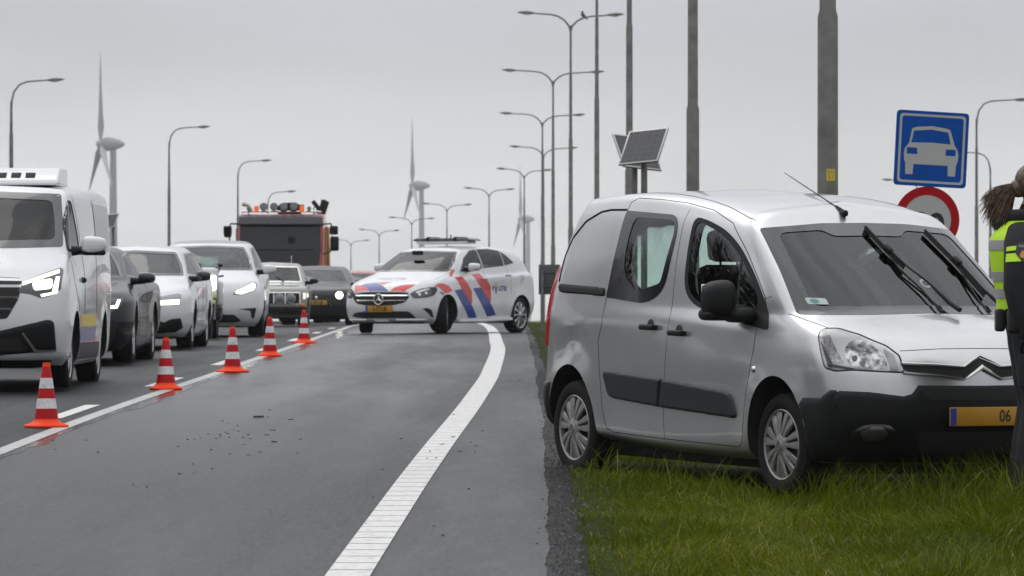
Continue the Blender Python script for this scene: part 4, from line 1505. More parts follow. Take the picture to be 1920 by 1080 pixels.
# old grey saloon
c = Car('old_saloon', 'boxy old grey saloon with unlit round headlamps, between the white crossover and the dark fastback', 'car',
        place(-5.34, 106.6), R(-89), [
    [2.10, .15, .74, .76, .74, .15, -2.40, .20, .20, .20, .22],
    [2.16, .14, .80, .82, .80, .14, -2.48, .30, .30, .28, .32],
    [2.20, .14, .835, .85, .84, .14, -2.50, .50, .50, .50, .50],
    [2.19, .14, .84, .855, .84, .14, -2.50, .72, .72, .72, .72],
    [2.14, .16, .82, .845, .83, .16, -2.46, .83, .84, .86, .86],
    [.98, .14, .76, .81, .78, .20, -2.36, .96, .93, .93, .93],
    [.70, .12, .70, .74, .70, .20, -1.50, 1.15, 1.14, 1.15, 1.13],
    [.42, .10, .615, .65, .61, .18, -1.12, 1.345, 1.335, 1.345, 1.325],
    [.34, .10, .55, .58, .54, .18, -1.05, 1.39, 1.38, 1.395, 1.37],
    [.25, .08, .0, .0, .0, .2, -.95, 1.415, 1.415, 1.43, 1.40]], [5], (1.325, -1.325, .315), BEIGE, e=.55, sub=6, arch=.35, arch_in=.5)
w_ = c.window('windscreen', round_poly([(-.60, 1.325), (0, 1.335), (.60, 1.325), (.70, .975), (0, .985), (-.70, .975)], .04, 4), 'F', GL_WS, frit=.022, fritm=CHROME)
c.window('side_window', round_poly([(-1.25, 1.02), (-.95, 1.31), (.22, 1.32), (.68, .99), (-.9, .98)], .04), 'R', GL_MID, frit=.02, fritm=CHROME)
c.window('rear_window', round_poly([(-.52, 1.30), (.52, 1.30), (.6, 1.0), (-.6, 1.0)], .05), 'B', GL_CLEAR, frit=.02)
c.finish()
c.seams([(f, [(.66, .95), (.70, .6), (.66, .33), (-.4, .32), (-.38, .95)]) for f in 'RL'])
gr = c.patch('grille', round_poly([(-.68, .735), (.68, .735), (.68, .50), (-.68, .50)], .03), 'F', SEAM, off=.003)
c.patch('grille_frame', [round_poly([(-.70, .755), (.70, .755), (.70, .48), (-.70, .48)], .03), round_poly([(-.675, .73), (.675, .73), (.675, .505), (-.675, .505)], .03)], 'F', CHROME, off=.008, parent=gr)
for u in (-.37, .37, -.12, .12):
    c.patch('grille_post', [(u - .012, .73), (u + .012, .73), (u + .012, .505), (u - .012, .505)], 'F', CHROME, off=.008, parent=gr)
for sg in (1, -1):
    for u in (.245, .49):
        h = c.patch('headlight', circ(sg * u, .62, .095), 'F', mat('old_lamp_glass', (.2, .2, .2), .25, .4), off=.006, thick=.02, rnd_=.1)
        c.patch('headlight_rim', [circ(sg * u, .62, .105), circ(sg * u, .62, .092)], 'F', ALLOY, off=.012, parent=h)
    c.patch('indicator', round_poly([(sg * .70, .50), (sg * .80, .50), (sg * .80, .44), (sg * .70, .44)], .01), 'F', mat('amber_lens', (.6, .22, .03), .2), off=.006, thick=.01, rnd_=.02)
    c.patch('corner_lamp', round_poly([(sg * .755, .735), (sg * .81, .735), (sg * .81, .60), (sg * .755, .60)], .01), 'F', mat('corner_lamp_lens', (.8, .8, .75), .2, emit=(1, .96, .8), es=.8 if sg > 0 else .0) if sg > 0 else LAMPIN, off=.006)
m = MB()
m.box((2.22, 0, .36), (.16, 1.66, .16), 0, .03)
m.box((2.05, .80, .36), (.3, .1, .14), 0, .03)
m.box((2.05, -.80, .36), (.3, .1, .14), 0, .03)
m.obj('front_bumper', BLACK, c.root)
for sg in (1, -1):
    mirror_obj(c, sg, .55, .80, 1.0, (.08, .19, .11), BLACK, stalk=.06)
m = MB()
m.tube([(.30, .45, 1.39), (.30, .45, 1.54)], .006, 6)
m.ball((.30, .45, 1.54), .015, 6)
m.obj('aerial', CHROME, c.root)
m = MB()
m.tube(c.pts('F', [(.30, .985), (.12, 1.10)], .012), .009, 6)
m.tube(c.pts('F', [(-.25, .985), (-.45, 1.08)], .012), .009, 6)
m.obj('wiper', BLACK, c.root)
cabin(c, -.25, .35, .35, .6, .84, 1.25)
c.four('steel', .315, .185, .71)
tow_eye(c, 0, .24)
c_vol = c

# dark fastback with one lamp in view
c = Car('dark_fastback', 'dark grey fastback with a yellow plate and one bright lamp, left of the police car', 'car',
        place(-4.66, 116.5), R(-90), [
    [2.10, .45, .76, .78, .76, .30, -2.30, .16, .16, .16, .2],
    [2.22, .50, .83, .85, .83, .30, -2.40, .24, .24, .23, .3],
    [2.28, .55, .90, .89, .90, .30, -2.44, .48, .48, .5, .5],
    [2.26, .56, .905, .89, .90, .30, -2.44, .68, .68, .72, .76],
    [2.16, .58, .86, .90, .885, .32, -2.40, .82, .85, .88, .95],
    [1.20, .40, .77, .86, .80, .34, -2.34, 1.01, .98, .99, 1.02],
    [.80, .35, .69, .76, .68, .30, -1.9, 1.19, 1.18, 1.21, 1.18],
    [.36, .16, .58, .64, .54, .24, -1.35, 1.36, 1.35, 1.37, 1.33],
    [.24, .13, .48, .54, .45, .22, -1.15, 1.40, 1.39, 1.415, 1.375],
    [.14, .10, .0, .0, .0, .2, -1.0, 1.42, 1.42, 1.435, 1.39]], [5], (1.395, -1.395, .335), GREYP, e=.72, sub=6, arch=.375, flare=.015, arch_in=.5)
c.window('windscreen', round_poly([(-.56, 1.34), (0, 1.365), (.56, 1.34), (.67, 1.17), (.72, 1.01), (0, 1.01), (-.72, 1.01), (-.67, 1.17)], .03, 3), 'F', GL_WS, frit=.035)
c.window('side_window', round_poly([(-1.7, 1.12), (-1.2, 1.27), (-.4, 1.355), (.08, 1.32), (.68, 1.04), (-.2, 1.0), (-1.5, 1.05)], .04), 'R', GL_MID, frit=.02)
c.window('rear_window', round_poly([(-.45, 1.31), (.45, 1.31), (.6, 1.08), (-.6, 1.08)], .05), 'B', GL_CLEAR, frit=.02)
c.finish()
c.seams([('F', [(-.62, .81), (0, .83), (.62, .81)])])
gr = c.patch('grille', round_poly([(-.42, .70), (.42, .70), (.38, .44), (-.38, .44)], .03), 'F', SEAM, off=.003)
m = MB()
for i in range(15):
    for j in range(6):
        if (i + j) % 2 == 0 and not (abs(i - 7) < 2 and j > 2):
            p = c.ray('F', -.35 + i * .05, .48 + j * .04)[0]
            m.box(p + Vector((.008, 0, 0)), (.006, .022, .012), 0, 0)
m.obj('grille_studs', CHROME, gr, None)
m = MB()
p = c.ray('F', 0, .64)[0]
m.ball(p + Vector((.01, 0, 0)), (.01, .035, .05), 8)
m.obj('front_emblem', CHROME, gr)
for sg in (1, -1):
    fl = lambda P: [(sg * u, v) for u, v in P]
    h = c.patch('headlight', round_poly(fl([(.46, .64), (.80, .74), (.83, .70), (.80, .62), (.50, .60)]), .015), 'F', LAMPDK, off=.004, res=.02)
    if sg > 0:
        c.patch('low_beam', circ(.545, .705, .085), 'F', LAMPON, off=.012, parent=h, res=.02)
c.patch('lower_intake', round_poly([(-.60, .36), (.60, .36), (.66, .24), (-.66, .24)], .03), 'F', SEAM, off=.004)
plate_obj(c, 'L-051-JB', 2.30, .535)
for sg in (1, -1):
    mirror_obj(c, sg, .75, .81, 1.02, (.10, .19, .13), GREYP, stalk=.06)
cabin(c, -.15, .37, .38, .85, .9, 1.3)
c.four('alloy', .335, .215, .765)
tow_eye(c, 0, .2)

# red car, only its roof shows over the bonnets
c = Car('red_hatchback', 'red car showing only its roof between the dark fastback and the police car', 'car',
        place(-4.54, 142), R(-92), [
    [2.00, .45, .74, .76, .74, .30, -1.95, .18, .18, .18, .2],
    [2.08, .50, .80, .82, .80, .30, -2.02, .26, .26, .25, .3],
    [2.12, .55, .87, .86, .87, .30, -2.06, .50, .50, .5, .5],
    [2.08, .56, .87, .865, .87, .30, -2.05, .72, .72, .74, .76],
    [1.96, .58, .83, .86, .855, .32, -2.02, .86, .90, .92, .95],
    [1.20, .40, .75, .82, .78, .34, -1.98, 1.06, 1.02, 1.02, 1.04],
    [.85, .35, .68, .74, .70, .30, -1.85, 1.26, 1.25, 1.27, 1.25],
    [.40, .16, .585, .64, .60, .24, -1.60, 1.46, 1.45, 1.47, 1.45],
    [.28, .13, .49, .54, .50, .22, -1.45, 1.50, 1.49, 1.51, 1.49],
    [.18, .10, .0, .0, .0, .2, -1.3, 1.52, 1.52, 1.535, 1.51]], [5], (1.28, -1.28, .31), REDP, e=.74, sub=5, arch=.35, flare=.015, arch_in=.5)
c.window('windscreen', round_poly([(-.56, 1.44), (0, 1.46), (.56, 1.44), (.70, 1.06), (0, 1.06), (-.70, 1.06)], .04, 3), 'F', GL_WS, frit=.035)
c.window('side_window', round_poly([(-1.6, 1.2), (-1.3, 1.42), (.1, 1.43), (.72, 1.07), (-1.5, 1.07)], .05), 'R', GL_MID, frit=.02)
c.finish()
for sg in (1, -1):
    c.patch('headlight', round_poly([(sg * .5, .68), (sg * .78, .74), (sg * .76, .62), (sg * .52, .6)], .02), 'F', LAMPIN, off=.004)
    mirror_obj(c, sg, .75, .78, 1.06, (.10, .19, .13), BLACK, stalk=.06)
c.patch('grille', round_poly([(-.38, .66), (.38, .66), (.34, .48), (-.34, .48)], .03), 'F', SEAM, off=.003)
cabin(c, -.1, .36, .42, .85, .92, 1.25)
c.four('steel', .31, .195, .735)

# ------------------------------------------------------------------ police car across the lane
PYAW = R(-90 - 28.5)
PF = Vector((math.cos(PYAW), math.sin(PYAW)))
PL = Vector((-PF.y, PF.x))
rl = Vector((.085, 87.0))        # rear left wheel
po = rl + PF * 1.364 - PL * .80
pol = Car('police_car', 'white police car with red and blue stripes standing across the lane', 'police car',
          (po.x, po.y, zroad(po.y) + .005), PYAW, [
    [2.08, .50, .78, .80, .78, .30, -1.98, .17, .17, .19, .22],
    [2.18, .52, .845, .86, .84, .28, -2.06, .26, .26, .27, .32],
    [2.225, .55, .885, .89, .885, .28, -2.10, .46, .46, .5, .55],
    [2.20, .58, .888, .89, .888, .28, -2.09, .66, .66, .74, .8],
    [2.06, .60, .85, .892, .875, .30, -2.06, .84, .88, .95, 1.02],
    [1.36, .44, .77, .85, .80, .32, -2.02, 1.09, 1.05, 1.06, 1.12],
    [.93, .36, .69, .77, .725, .30, -1.92, 1.30, 1.29, 1.33, 1.32],
    [.48, .17, .60, .675, .63, .26, -1.66, 1.48, 1.47, 1.51, 1.48],
    [.36, .14, .51, .57, .53, .22, -1.52, 1.52, 1.51, 1.555, 1.52],
    [.24, .10, .0, .0, .0, .2, -1.4, 1.54, 1.54, 1.575, 1.535]], [5], (1.364, -1.364, .325), WHITE, e=.75, sub=7, arch=.365, flare=.018, arch_in=.5, res=.025)
#@@STOP
PRED = mat('police_red', (.55, .03, .03), .35, coat=.4)
PBLUE = mat('police_blue', (.02, .045, .24), .35, coat=.4)
PINK = mat('police_ink', (.03, .05, .18), .4)
GL_POL = glass('pale_green_glass', (.86, .95, .92), 1.55)
pol.window('windscreen', round_poly([(-.575, 1.455), (0, 1.475), (.575, 1.455), (.68, 1.28), (.735, 1.09), (0, 1.095), (-.735, 1.09), (-.68, 1.28)], .03, 3), 'F', GL_POL, frit=.03)
GB = mat('black_trim', (.02, .02, .022), .3)
pol.window('front_door_window', round_poly([(.71, 1.09), (.42, 1.34), (.14, 1.475), (-.07, 1.50), (-.06, 1.16), (.18, 1.115)], .03), 'R', GL_POL, frit=.02, fritm=GB)
pol.window('rear_door_window', round_poly([(-.09, 1.50), (-.50, 1.515), (-.87, 1.48), (-.86, 1.21), (-.09, 1.16)], .02), 'R', GL_PRIV, frit=.018, fritm=GB)
pol.window('quarter_window', round_poly([(-.89, 1.475), (-1.08, 1.40), (-1.30, 1.265), (-.89, 1.215)], .02), 'R', GL_PRIV, frit=.018, fritm=GB)
pol.window('rear_window', round_poly([(-.52, 1.44), (.52, 1.44), (.62, 1.14), (-.62, 1.14)], .05), 'B', GL_CLEAR, frit=.02)
pol.finish()
pol.seams([(f, [(.72, 1.06), (.86, .82), (.84, .45), (.80, .27), (-.95, .27)]) for f in 'RL'] + [(f, [(-.07, 1.16), (-.06, .8), (-.12, .27)]) for f in 'RL'] + [(f, [(-.93, 1.2), (-.98, .95), (-1.0, .72)]) for f in 'RL'], w=.0035)
pol.seams([('T', [(1.05, s_ * .74), (1.6, s_ * .76), (1.95, s_ * .62)]) for s_ in (1, -1)] + [('F', [(-.56, .725), (0, .735), (.56, .725)])], w=.0035, name='bonnet_gap')
gr = pol.patch('grille', round_poly([(-.57, .70), (-.36, .722), (0, .728), (.36, .722), (.53, .715), (.56, .63), (.48, .54), (.28, .495), (0, .485), (-.28, .49), (-.50, .53), (-.59, .63)], .04), 'F', SEAM, off=.003)
for z, w in ((.66, .55), (.575, .50)):
    pol.patch('grille_bar', round_poly([(-w, z + .016), (w, z + .016), (w - .02, z - .014), (-w + .02, z - .014)], .01), 'F', CHROME, off=.008, thick=.012, rnd_=.012, parent=gr)
p0 = pol.ray('F', 0, .60)[0]
m = MB()
pts = [p0 + Vector((.04, .092 * math.cos(t), .092 * math.sin(t))) for t in np.linspace(0, 2 * math.pi, 33)]
m.tube(pts, .009, 8, cap=False)
for a in (90, 210, 330):
    d = Vector((0, math.cos(R(a)), math.sin(R(a))))
    s_ = Vector((0, -d.z, d.y))
    m.add([p0 + Vector((.055, 0, 0)), p0 + Vector((.04, 0, 0)) + s_ * .02 + d * .012, p0 + Vector((.042, 0, 0)) + d * .09, p0 + Vector((.04, 0, 0)) - s_ * .02 + d * .012], [(0, 1, 2), (0, 2, 3)])
st = m.obj('star_emblem', CHROME, gr, 30)
m = MB()
m.lathe([(.0, .028), (.088, .028)], 28, 'X', c=(p0.x, p0.y, p0.z))
m.obj('emblem_disc', LAMPDK, st)
for sg in (1, -1):
    fl = lambda P: [(sg * u, v) for u, v in P]
    # headlamp in a diagonal projection so that it wraps round the corner
    L3 = [(2.12, .56, .69), (2.08, .59, .73), (1.99, .69, .78), (1.86, .79, .81), (1.70, .85, .82), (1.68, .87, .77), (1.79, .87, .68), (1.92, .83, .64), (2.06, .71, .62), (2.11, .62, .62)]
    a = 45 * sg
    U = [(-math.sin(R(a)) * x + math.cos(R(a)) * sg * y, z) for x, y, z in L3]
    h = pol.patch('headlight', round_poly(U, .015), a, LAMPDK, off=.003, res=.02)
    ins = [(-math.sin(R(a)) * x + math.cos(R(a)) * sg * y, z) for x, y, z in [(2.05, .63, .725), (1.98, .70, .76), (1.86, .79, .79), (1.84, .80, .775), (1.97, .72, .735), (2.05, .66, .70)]]
    pol.patch('running_light', ins, a, LAMPIN, off=.006, parent=h, res=.015)
    for x, y, z in ((1.93, .77, .70), (2.03, .70, .675)):
        pol.patch('projector_lamp', circ(-math.sin(R(a)) * x + math.cos(R(a)) * sg * y, z, .03, 12), a, LAMPIN, off=.006, thick=.01, rnd_=.03, parent=h, res=.012)
    pol.patch('lamp_lens', round_poly(U, .015), a, LENS, off=.010, parent=h, res=.02)
    N3 = [(2.03, .76, .435), (1.96, .82, .45), (1.87, .86, .41), (1.79, .85, .28), (1.86, .84, .29), (1.92, .83, .34)]
    pol.patch('bumper_vent', [(-math.sin(R(a)) * x + math.cos(R(a)) * sg * y, z) for x, y, z in N3], a, SEAM, off=.003, res=.02)
    pol.patch('tail_light', round_poly([(sg * .74, 1.10), (sg * 1.0, 1.10), (sg * 1.0, .95), (sg * .78, .93)], .02), 135 * sg, TAIL, off=.004, thick=.01, rnd_=.02)
    mirror_obj(pol, sg, .50, .80, 1.175, (.12, .215, .145), WHITE, stalk=.06)
pol.patch('lower_intake', round_poly([(-.62, .30), (-.54, .36), (-.33, .385), (.13, .39), (.54, .39), (.60, .35), (.66, .27), (.39, .272), (-.36, .268)], .02), 'F', SEAM, off=.003)
pol.patch('front_lip', round_poly([(-.80, .262), (0, .245), (.80, .262), (.78, .225), (0, .205), (-.78, .225)], .01), 'F', WHITEV, off=.004, thick=.012, rnd_=.012)
pol.patch('front_skirt', round_poly([(-.74, .20), (.74, .20), (.7, .175), (-.7, .175)], .01), 'F', BLACK, off=.004)
plate_obj(pol, 'S-727-JR', 2.235, .43, h=.115, w=.54)
# livery
V = lambda nm, P, m_, f='L', **k: pol.patch(nm, P, f, m_, off=k.pop('off', .0022), res=.03, **k)
T_ = 'T'
V('red_stripe', [(1.94, -.66), (2.0, -.52), (2.07, -.36), (2.15, -.235), (2.10, -.57)], PRED, T_)
V('blue_stripe', [(2.0, -.52), (1.97, -.39), (1.96, -.20), (2.07, -.01), (2.155, .15), (2.155, -.225), (2.075, -.36)], PBLUE, T_)
V('red_stripe', [(1.955, -.19), (1.93, .10), (2.04, -.03)], PRED, T_)
V('red_stripe', [(2.155, .18), (2.09, .23), (2.03, .35), (1.95, .59), (2.05, .53), (2.13, .45)], PRED, T_)
for f in 'LR':
    V('red_stripe', [(1.74, .835), (1.62, .875), (1.48, .885), (1.30, .845), (1.17, .755), (1.32, .72), (1.48, .70), (1.60, .80)], PRED, f)
    V('blue_stripe', [(1.66, .73), (1.59, .735), (1.50, .70), (1.52, .66)], PBLUE, f)
    V('red_stripe', [(.99, 1.0), (.74, 1.005), (.61, .875), (.48, .75), (.46, .54), (.50, .52), (.82, .77), (.92, .88)], PRED, f)
    V('blue_stripe', [(1.11, .76), (.82, .785), (.50, .52), (.25, .28), (.55, .265), (.80, .49)], PBLUE, f)
    V('red_stripe', [(.38, 1.045), (.11, 1.07), (-.10, .935), (-.22, .83), (-.235, .58), (-.19, .54), (.14, .81), (.26, .91)], PRED, f)
    V('blue_stripe', [(.43, .80), (.14, .815), (-.21, .54), (-.44, .325), (-.13, .29), (.12, .51)], PBLUE, f)
    V('red_stripe', [(1.12, 1.01), (1.02, 1.005), (.83, 1.13), (.95, 1.13)], PRED, f)
    sg = 1 if f == 'L' else -1
    t = text_mb('P', .12, lambda u, v: pol.ray('L', -.315 - u, .80 + v)[0] + Vector((0, .004, 0)), bold=.003, sx=1.2) if f == 'L' else None
    if f == 'L':
        text_mb('LITIE', .12, lambda u, v: pol.ray('L', -.66 - u, .80 + v)[0] + Vector((0, .004, 0)), mb=t, bold=.003, sx=1.3)
        t.obj('police_lettering', PINK, pol.root, None)
    else:
        text_mb('P LITIE', .12, lambda u, v: pol.ray('R', -.56 + u, .80 + v)[0] + Vector((0, -.004, 0)), bold=.002).obj('police_lettering', PINK, pol.root, None)
    # torch emblem in place of the O
    cx = -.415
    V('torch_emblem', [(cx - .012, .90), (cx + .012, .90), (cx + .03, .82), (cx + .035, .79), (cx + .01, .70), (cx - .01, .70), (cx - .035, .79), (cx - .03, .82)], PINK, f, off=.004)
    V('torch_flame', [(cx - .006, .935), (cx + .02, .85), (cx, .815), (cx - .02, .85)], mat('flame_orange', (.7, .3, .1), .4), f, off=.005)
    V('slogan_line', [(-.25, .985), (-.75, 1.015), (-.75, 1.008), (-.25, .978)], mat('slogan_blue', (.4, .45, .6), .4), f)
    V('emergency_sticker', [(-1.32, 1.04), (-1.50, 1.055), (-1.46, .90), (-1.35, .90)], mat('sticker_rose', (.6, .52, .58), .4, noise=(14, .45, .6), ncol=(.3, .3, .45)), f)
    for hx, hz in ((.02, .975), (-.90, 1.045)):
        p = pol.ray(f, hx, hz)[0]
        m = MB()
        m.box(p + Vector((0, sg * .022, 0)), (.20, .022, .032), 0, .01, seg=3)
        m.box(p + Vector((-.07, sg * .008, 0)), (.03, .03, .026), 0, .008)
        m.box(p + Vector((.07, sg * .008, 0)), (.03, .03, .026), 0, .008)
        m.obj('door_handle', WHITE, pol.root, 50)
    m = MB()
    m.prism([(.86, .205), (-1.02, .235), (-1.0, .285), (.82, .25)], sg * .76, sg * .905, 'Y', 0)
    m.obj('side_sill', WHITE, pol.root)
t = text_mb('POLITIE', .13, lambda u, v: pol.ray('T', 1.76 - v, -u * -1.0)[0] + Vector((0, 0, .004)), sx=1.25)
t.obj('bonnet_lettering', mat('pale_ink', (.45, .47, .58), .4), pol.root, None)
# light bar with its white plinth
m = MB()
m.box((-.18, 0, 1.625), (.34, 1.06, .05), 0, .02, seg=3)
lb = m.obj('lightbar_base', WHITE, pol.root, 50)
m = MB()
m.prism([(-.58, 1.65), (.58, 1.65), (.60, 1.675), (.52, 1.71), (-.52, 1.71), (-.60, 1.675)], -.40, .0, 'X', 0)
lbm = m.obj('lightbar', mat('smoked_lens', (.05, .052, .05), .2, noise=(8, .4, .6), ncol=(.12, .12, .11), coat=.5), pol.root, 30)
bv = lbm.modifiers.new('bevel', 'BEVEL')
bv.width = .02
bv.segments = 2
m = MB()
m.box((-.2, -.28, 1.69), (.42, .05, .075), 0, .008)
m.box((-.2, .28, 1.69), (.42, .05, .075), 0, .008)
m.box((-.35, .0, 1.74), (.02, .02, .06), 0, .004)
m.obj('lightbar_strap', BLACK, lbm)
cabin(pol, 0, .37, .42, 1.0, .98, 1.35)
pol.wheel(-1, 0, 'turbine', .325, .225, .765, R(27))
pol.wheel(1, 0, 'turbine', .325, .225, .765, R(27))
for sd_ in (-1, 1):
    e = pol.wheel(sd_, 1, 'turbine', .325, .225, .775)
MATSW = WCACHE[('turbine', .325, .225)][1]
MATSW.materials[0] = ALLOY
tow_eye(pol, 0, .25)
m = MB()
m.box((.86, 0, 1.43), (.05, .22, .08), 0, .02)
m.obj('rear_view_mirror', BLACK, pol.root)

# ------------------------------------------------------------------ recovery truck over the crest
TX, TD = -6.36, 132.0
tr = thing('recovery_truck', 'big red and black recovery truck with spotlights and beacons along its cab roof', 'truck', (TX, TD, zroad(TD) + .005), R(-90))
TRED = paint('truck_red', (.50, .04, .03), 0, .35, .25)
OCH = paint('truck_ochre', (.42, .24, .04), 0, .5, .4)
VISOR = mat('visor_grey', (.035, .034, .036), .35)
def rbox_obj(name, m_, boxes, parent, bev=.04):
    mb = MB()
    for c_, d_ in boxes:
        mb.box(c_, d_, 0, bev, seg=3)
    return mb.obj(name, m_, parent, 40)
m = MB()
m.prism([(.0, .75), (.0, 1.85), (-.10, 2.75), (-.2, 3.0), (-2.1, 3.05), (-2.15, .75)], -1.17, 1.17, 'Y', 0)
cab = m.obj('cab', TRED, tr, 30)
bv = cab.modifiers.new('bevel', 'BEVEL')
bv.width = .09
bv.segments = 4
def slab(name, P, x0, m_, parent, th=.03, tilt=0.0):
    """flat panel on the cab front: P in (y, z); the front leans back above the belt"""
    def X(z):
        return x0 + (0 if z < 1.85 else -(z - 1.85) * .111 if z < 2.75 else -.10 - (z - 2.75) * .4)
    n_ = len(P)
    vs = [(X(z) + .012, y, z) for y, z in P] + [(X(z) + .012 + th, y, z) for y, z in P]
    fs = [tuple(range(n_)), tuple(range(n_, 2 * n_))] + [(i, (i + 1) % n_, (i + 1) % n_ + n_, i + n_) for i in range(n_)]
    return MB().add(vs, fs).obj(name, m_, parent, 30)
TG = mat('truck_screen', (.012, .014, .014), .06, coat=.3)
slab('windscreen', round_poly([(-1.11, 2.70), (1.09, 2.70), (1.11, 1.93), (-1.14, 1.93)], .04), 0, TG, tr, .02)
slab('front_panel', round_poly([(-1.14, 1.925), (1.09, 1.925), (1.0, 1.2), (.95, .8), (-.95, .8), (-1.0, 1.2)], .05), 0, VISOR, tr, .03)
slab('grille', round_poly([(-.7, 1.45), (.7, 1.45), (.66, 1.0), (-.66, 1.0)], .04), .03, SEAM, tr, .02)
m = MB()
m.prism([(.02, 2.66), (.16, 2.70), (.06, 2.92), (-.12, 2.98), (-.14, 2.74)], -1.15, 1.15, 'Y', 0)
vz = m.obj('sun_visor', VISOR, tr, 30)
bv = vz.modifiers.new('bevel', 'BEVEL')
bv.width = .03
bv.segments = 3
m = MB()
for y0 in (-.7, -.1, .5):
    q = [(.03, y0 - .2, 1.99), (.03, y0 + .42, 2.03)]
    m.tube(q, .016, 6)
m.obj('wiper', SEAM, tr)
m = MB()
m.box((.0, .30, 2.28), (.04, .0001 + .2, .18), 0, .03)
m.obj('dash_camera', SEAM, tr)
rbox_obj('bumper', BLACK, [((.1, 0, .6), (.35, 2.3, .5))], tr, .06)
for sg in (1, -1):
    rbox_obj('headlight', LAMPIN, [((.29, sg * .85, .66), (.05, .4, .18))], tr, .02)
m = MB()
m.tube([(-.25, -1.1, 3.05), (-.2, -1.0, 3.07), (-.2, 1.0, 3.07), (-.25, 1.1, 3.05)], .025, 8)
m.tube([(-.3, -.9, 3.0), (-.2, -.9, 3.07)], .02, 6)
m.tube([(-.3, .9, 3.0), (-.2, .9, 3.07)], .02, 6)
bar = m.obj('roof_bar', CHROME, tr)
for y, r_ in ((-.48, .112), (-.195, .112), (.075, .112), (.355, .112), (-.89, .06), (.775, .06)):
    m = MB()
    z = 3.07 + r_ + .02
    m.lathe([(.0, .06), (r_ * .9, .055), (r_, .03), (r_ * .85, -.03), (r_ * .4, -.09), (0, -.1)], 24, 'X', c=(-.18, y, z), mis=[1, 0, 0, 0, 0, 0])
    m.tube([(-.2, y, 3.06), (-.2, y, z - r_ * .6)], .015, 6)
    m.obj('spotlight', [VISOR, mat('spot_glass', (.23, .23, .23), .15, .5)], tr, 35)
AMB = mat('amber_beacon', (.75, .12, .01), .25, emit=(1, .2, .01), es=.35)
for y in (-.68, .575):
    m = MB()
    m.lathe([(.07, 3.06), (.065, 3.08), (.065, 3.20), (.05, 3.225), (.0, 3.23)], 20, 'Z', c=(-.2, y, 0))
    m.obj('beacon', AMB, tr, 40)
m = MB()
m.tube([(-.35, -1.06, 3.28), (-.3, -.92, 3.24), (-.3, -.78, 3.08)], [.06, .05, .02], 8)
m.obj('air_horn', mat('horn_brass', (.4, .34, .25), .4, .6), tr)
m = MB()
for y in (-.45, 1.0):
    pass
m.prism([(-.14, 3.20), (.0, 3.31), (.38, 3.33), (.50, 3.26), (.60, 3.27), (.62, 3.16), (.54, 3.13), (.52, 3.0), (-.10, 3.0)], -.9, -.45, 'X', 0)
m.obj('crane_winch', SEAM, tr, 25)
# crane arm folded behind the cab, with its hydraulic hoses
m = MB()
m.box((-2.5, 1.0, 3.0), (.2, .22, .9), 0, .03, Matrix.Rotation(R(-18), 3, 'X'))
m.box((-2.5, .88, 3.28), (.12, .12, .34), 0, .02, Matrix.Rotation(R(38), 3, 'X'))
m.box((-2.45, 1.08, 3.35), (.14, .14, .2), 0, .02)
for k in range(3):
    m.tube([(-2.42, .84 + k * .05, 3.06), (-2.42, .8 + k * .09, 3.2), (-2.42, .86 + k * .08, 3.3)], .014, 6)
m.obj('crane_arm', SEAM, tr)
m = MB()
m.box((-2.45, 1.12, 1.9), (.3, .22, 1.5), 0, .04)
m.tube([(-2.3, 1.12, 2.72), (-2.3, 1.22, 2.64), (-2.3, 1.24, 1.6), (-2.3, 1.34, 1.45)], .035, 8)
m.box((-2.4, 1.3, 1.35), (.3, .3, .3), 0, .06)
m.obj('crane_post', OCH, tr)
rbox_obj('load_bed', OCH, [((-5.0, 0, 1.25), (5.0, 2.4, .25)), ((-2.75, 0, 1.6), (.2, 2.3, .9))], tr, .03)
rbox_obj('chassis', SEAM, [((-3.6, 0, .85), (7.4, .9, .3)), ((-3.2, .85, .8), (1.2, .5, .5)), ((-3.2, -.85, .8), (1.2, .5, .5))], tr, .03)
for sg in (1, -1):
    m = MB()
    m.tube([(-.15, sg * 1.15, 2.72), (-.02, sg * 1.38, 2.73), (-.02, sg * 1.42, 2.62)], .022, 8)
    m.tube([(-.02, sg * 1.42, 2.4), (-.02, sg * 1.36, 1.95), (-.12, sg * 1.17, 1.9)], .02, 8)
    m.box((-.02, sg * 1.46, 2.55), (.14, .23, .24), 0, .04, seg=3)
    if sg > 0:
        m.box((-.02, sg * 1.48, 2.18), (.16, .24, .40), 0, .05, seg=3)
    else:
        m.box((-.02, sg * 1.46, 2.5), (.14, .21, .3), 0, .05, seg=3)
    m.obj('door_mirror', BLACK, tr, 50)
    m = MB()
    m.tube([(-.25, sg * 1.23, 2.6), (-.25, sg * 1.23, 1.2)], .022, 8)
    m.obj('grab_rail', OCH, tr)
    for x in (-1.1, -5.2, -6.4):
        e = link('wheel', None, tr)
        e.location = (x, sg * 1.0, .5)
        e.rotation_euler = (0, 0, 0 if sg < 0 else math.pi)
        t, r_ = wheel_meshes('steel', .5, .3)
        link('tyre', t, e)
        link('rim', r_, e)

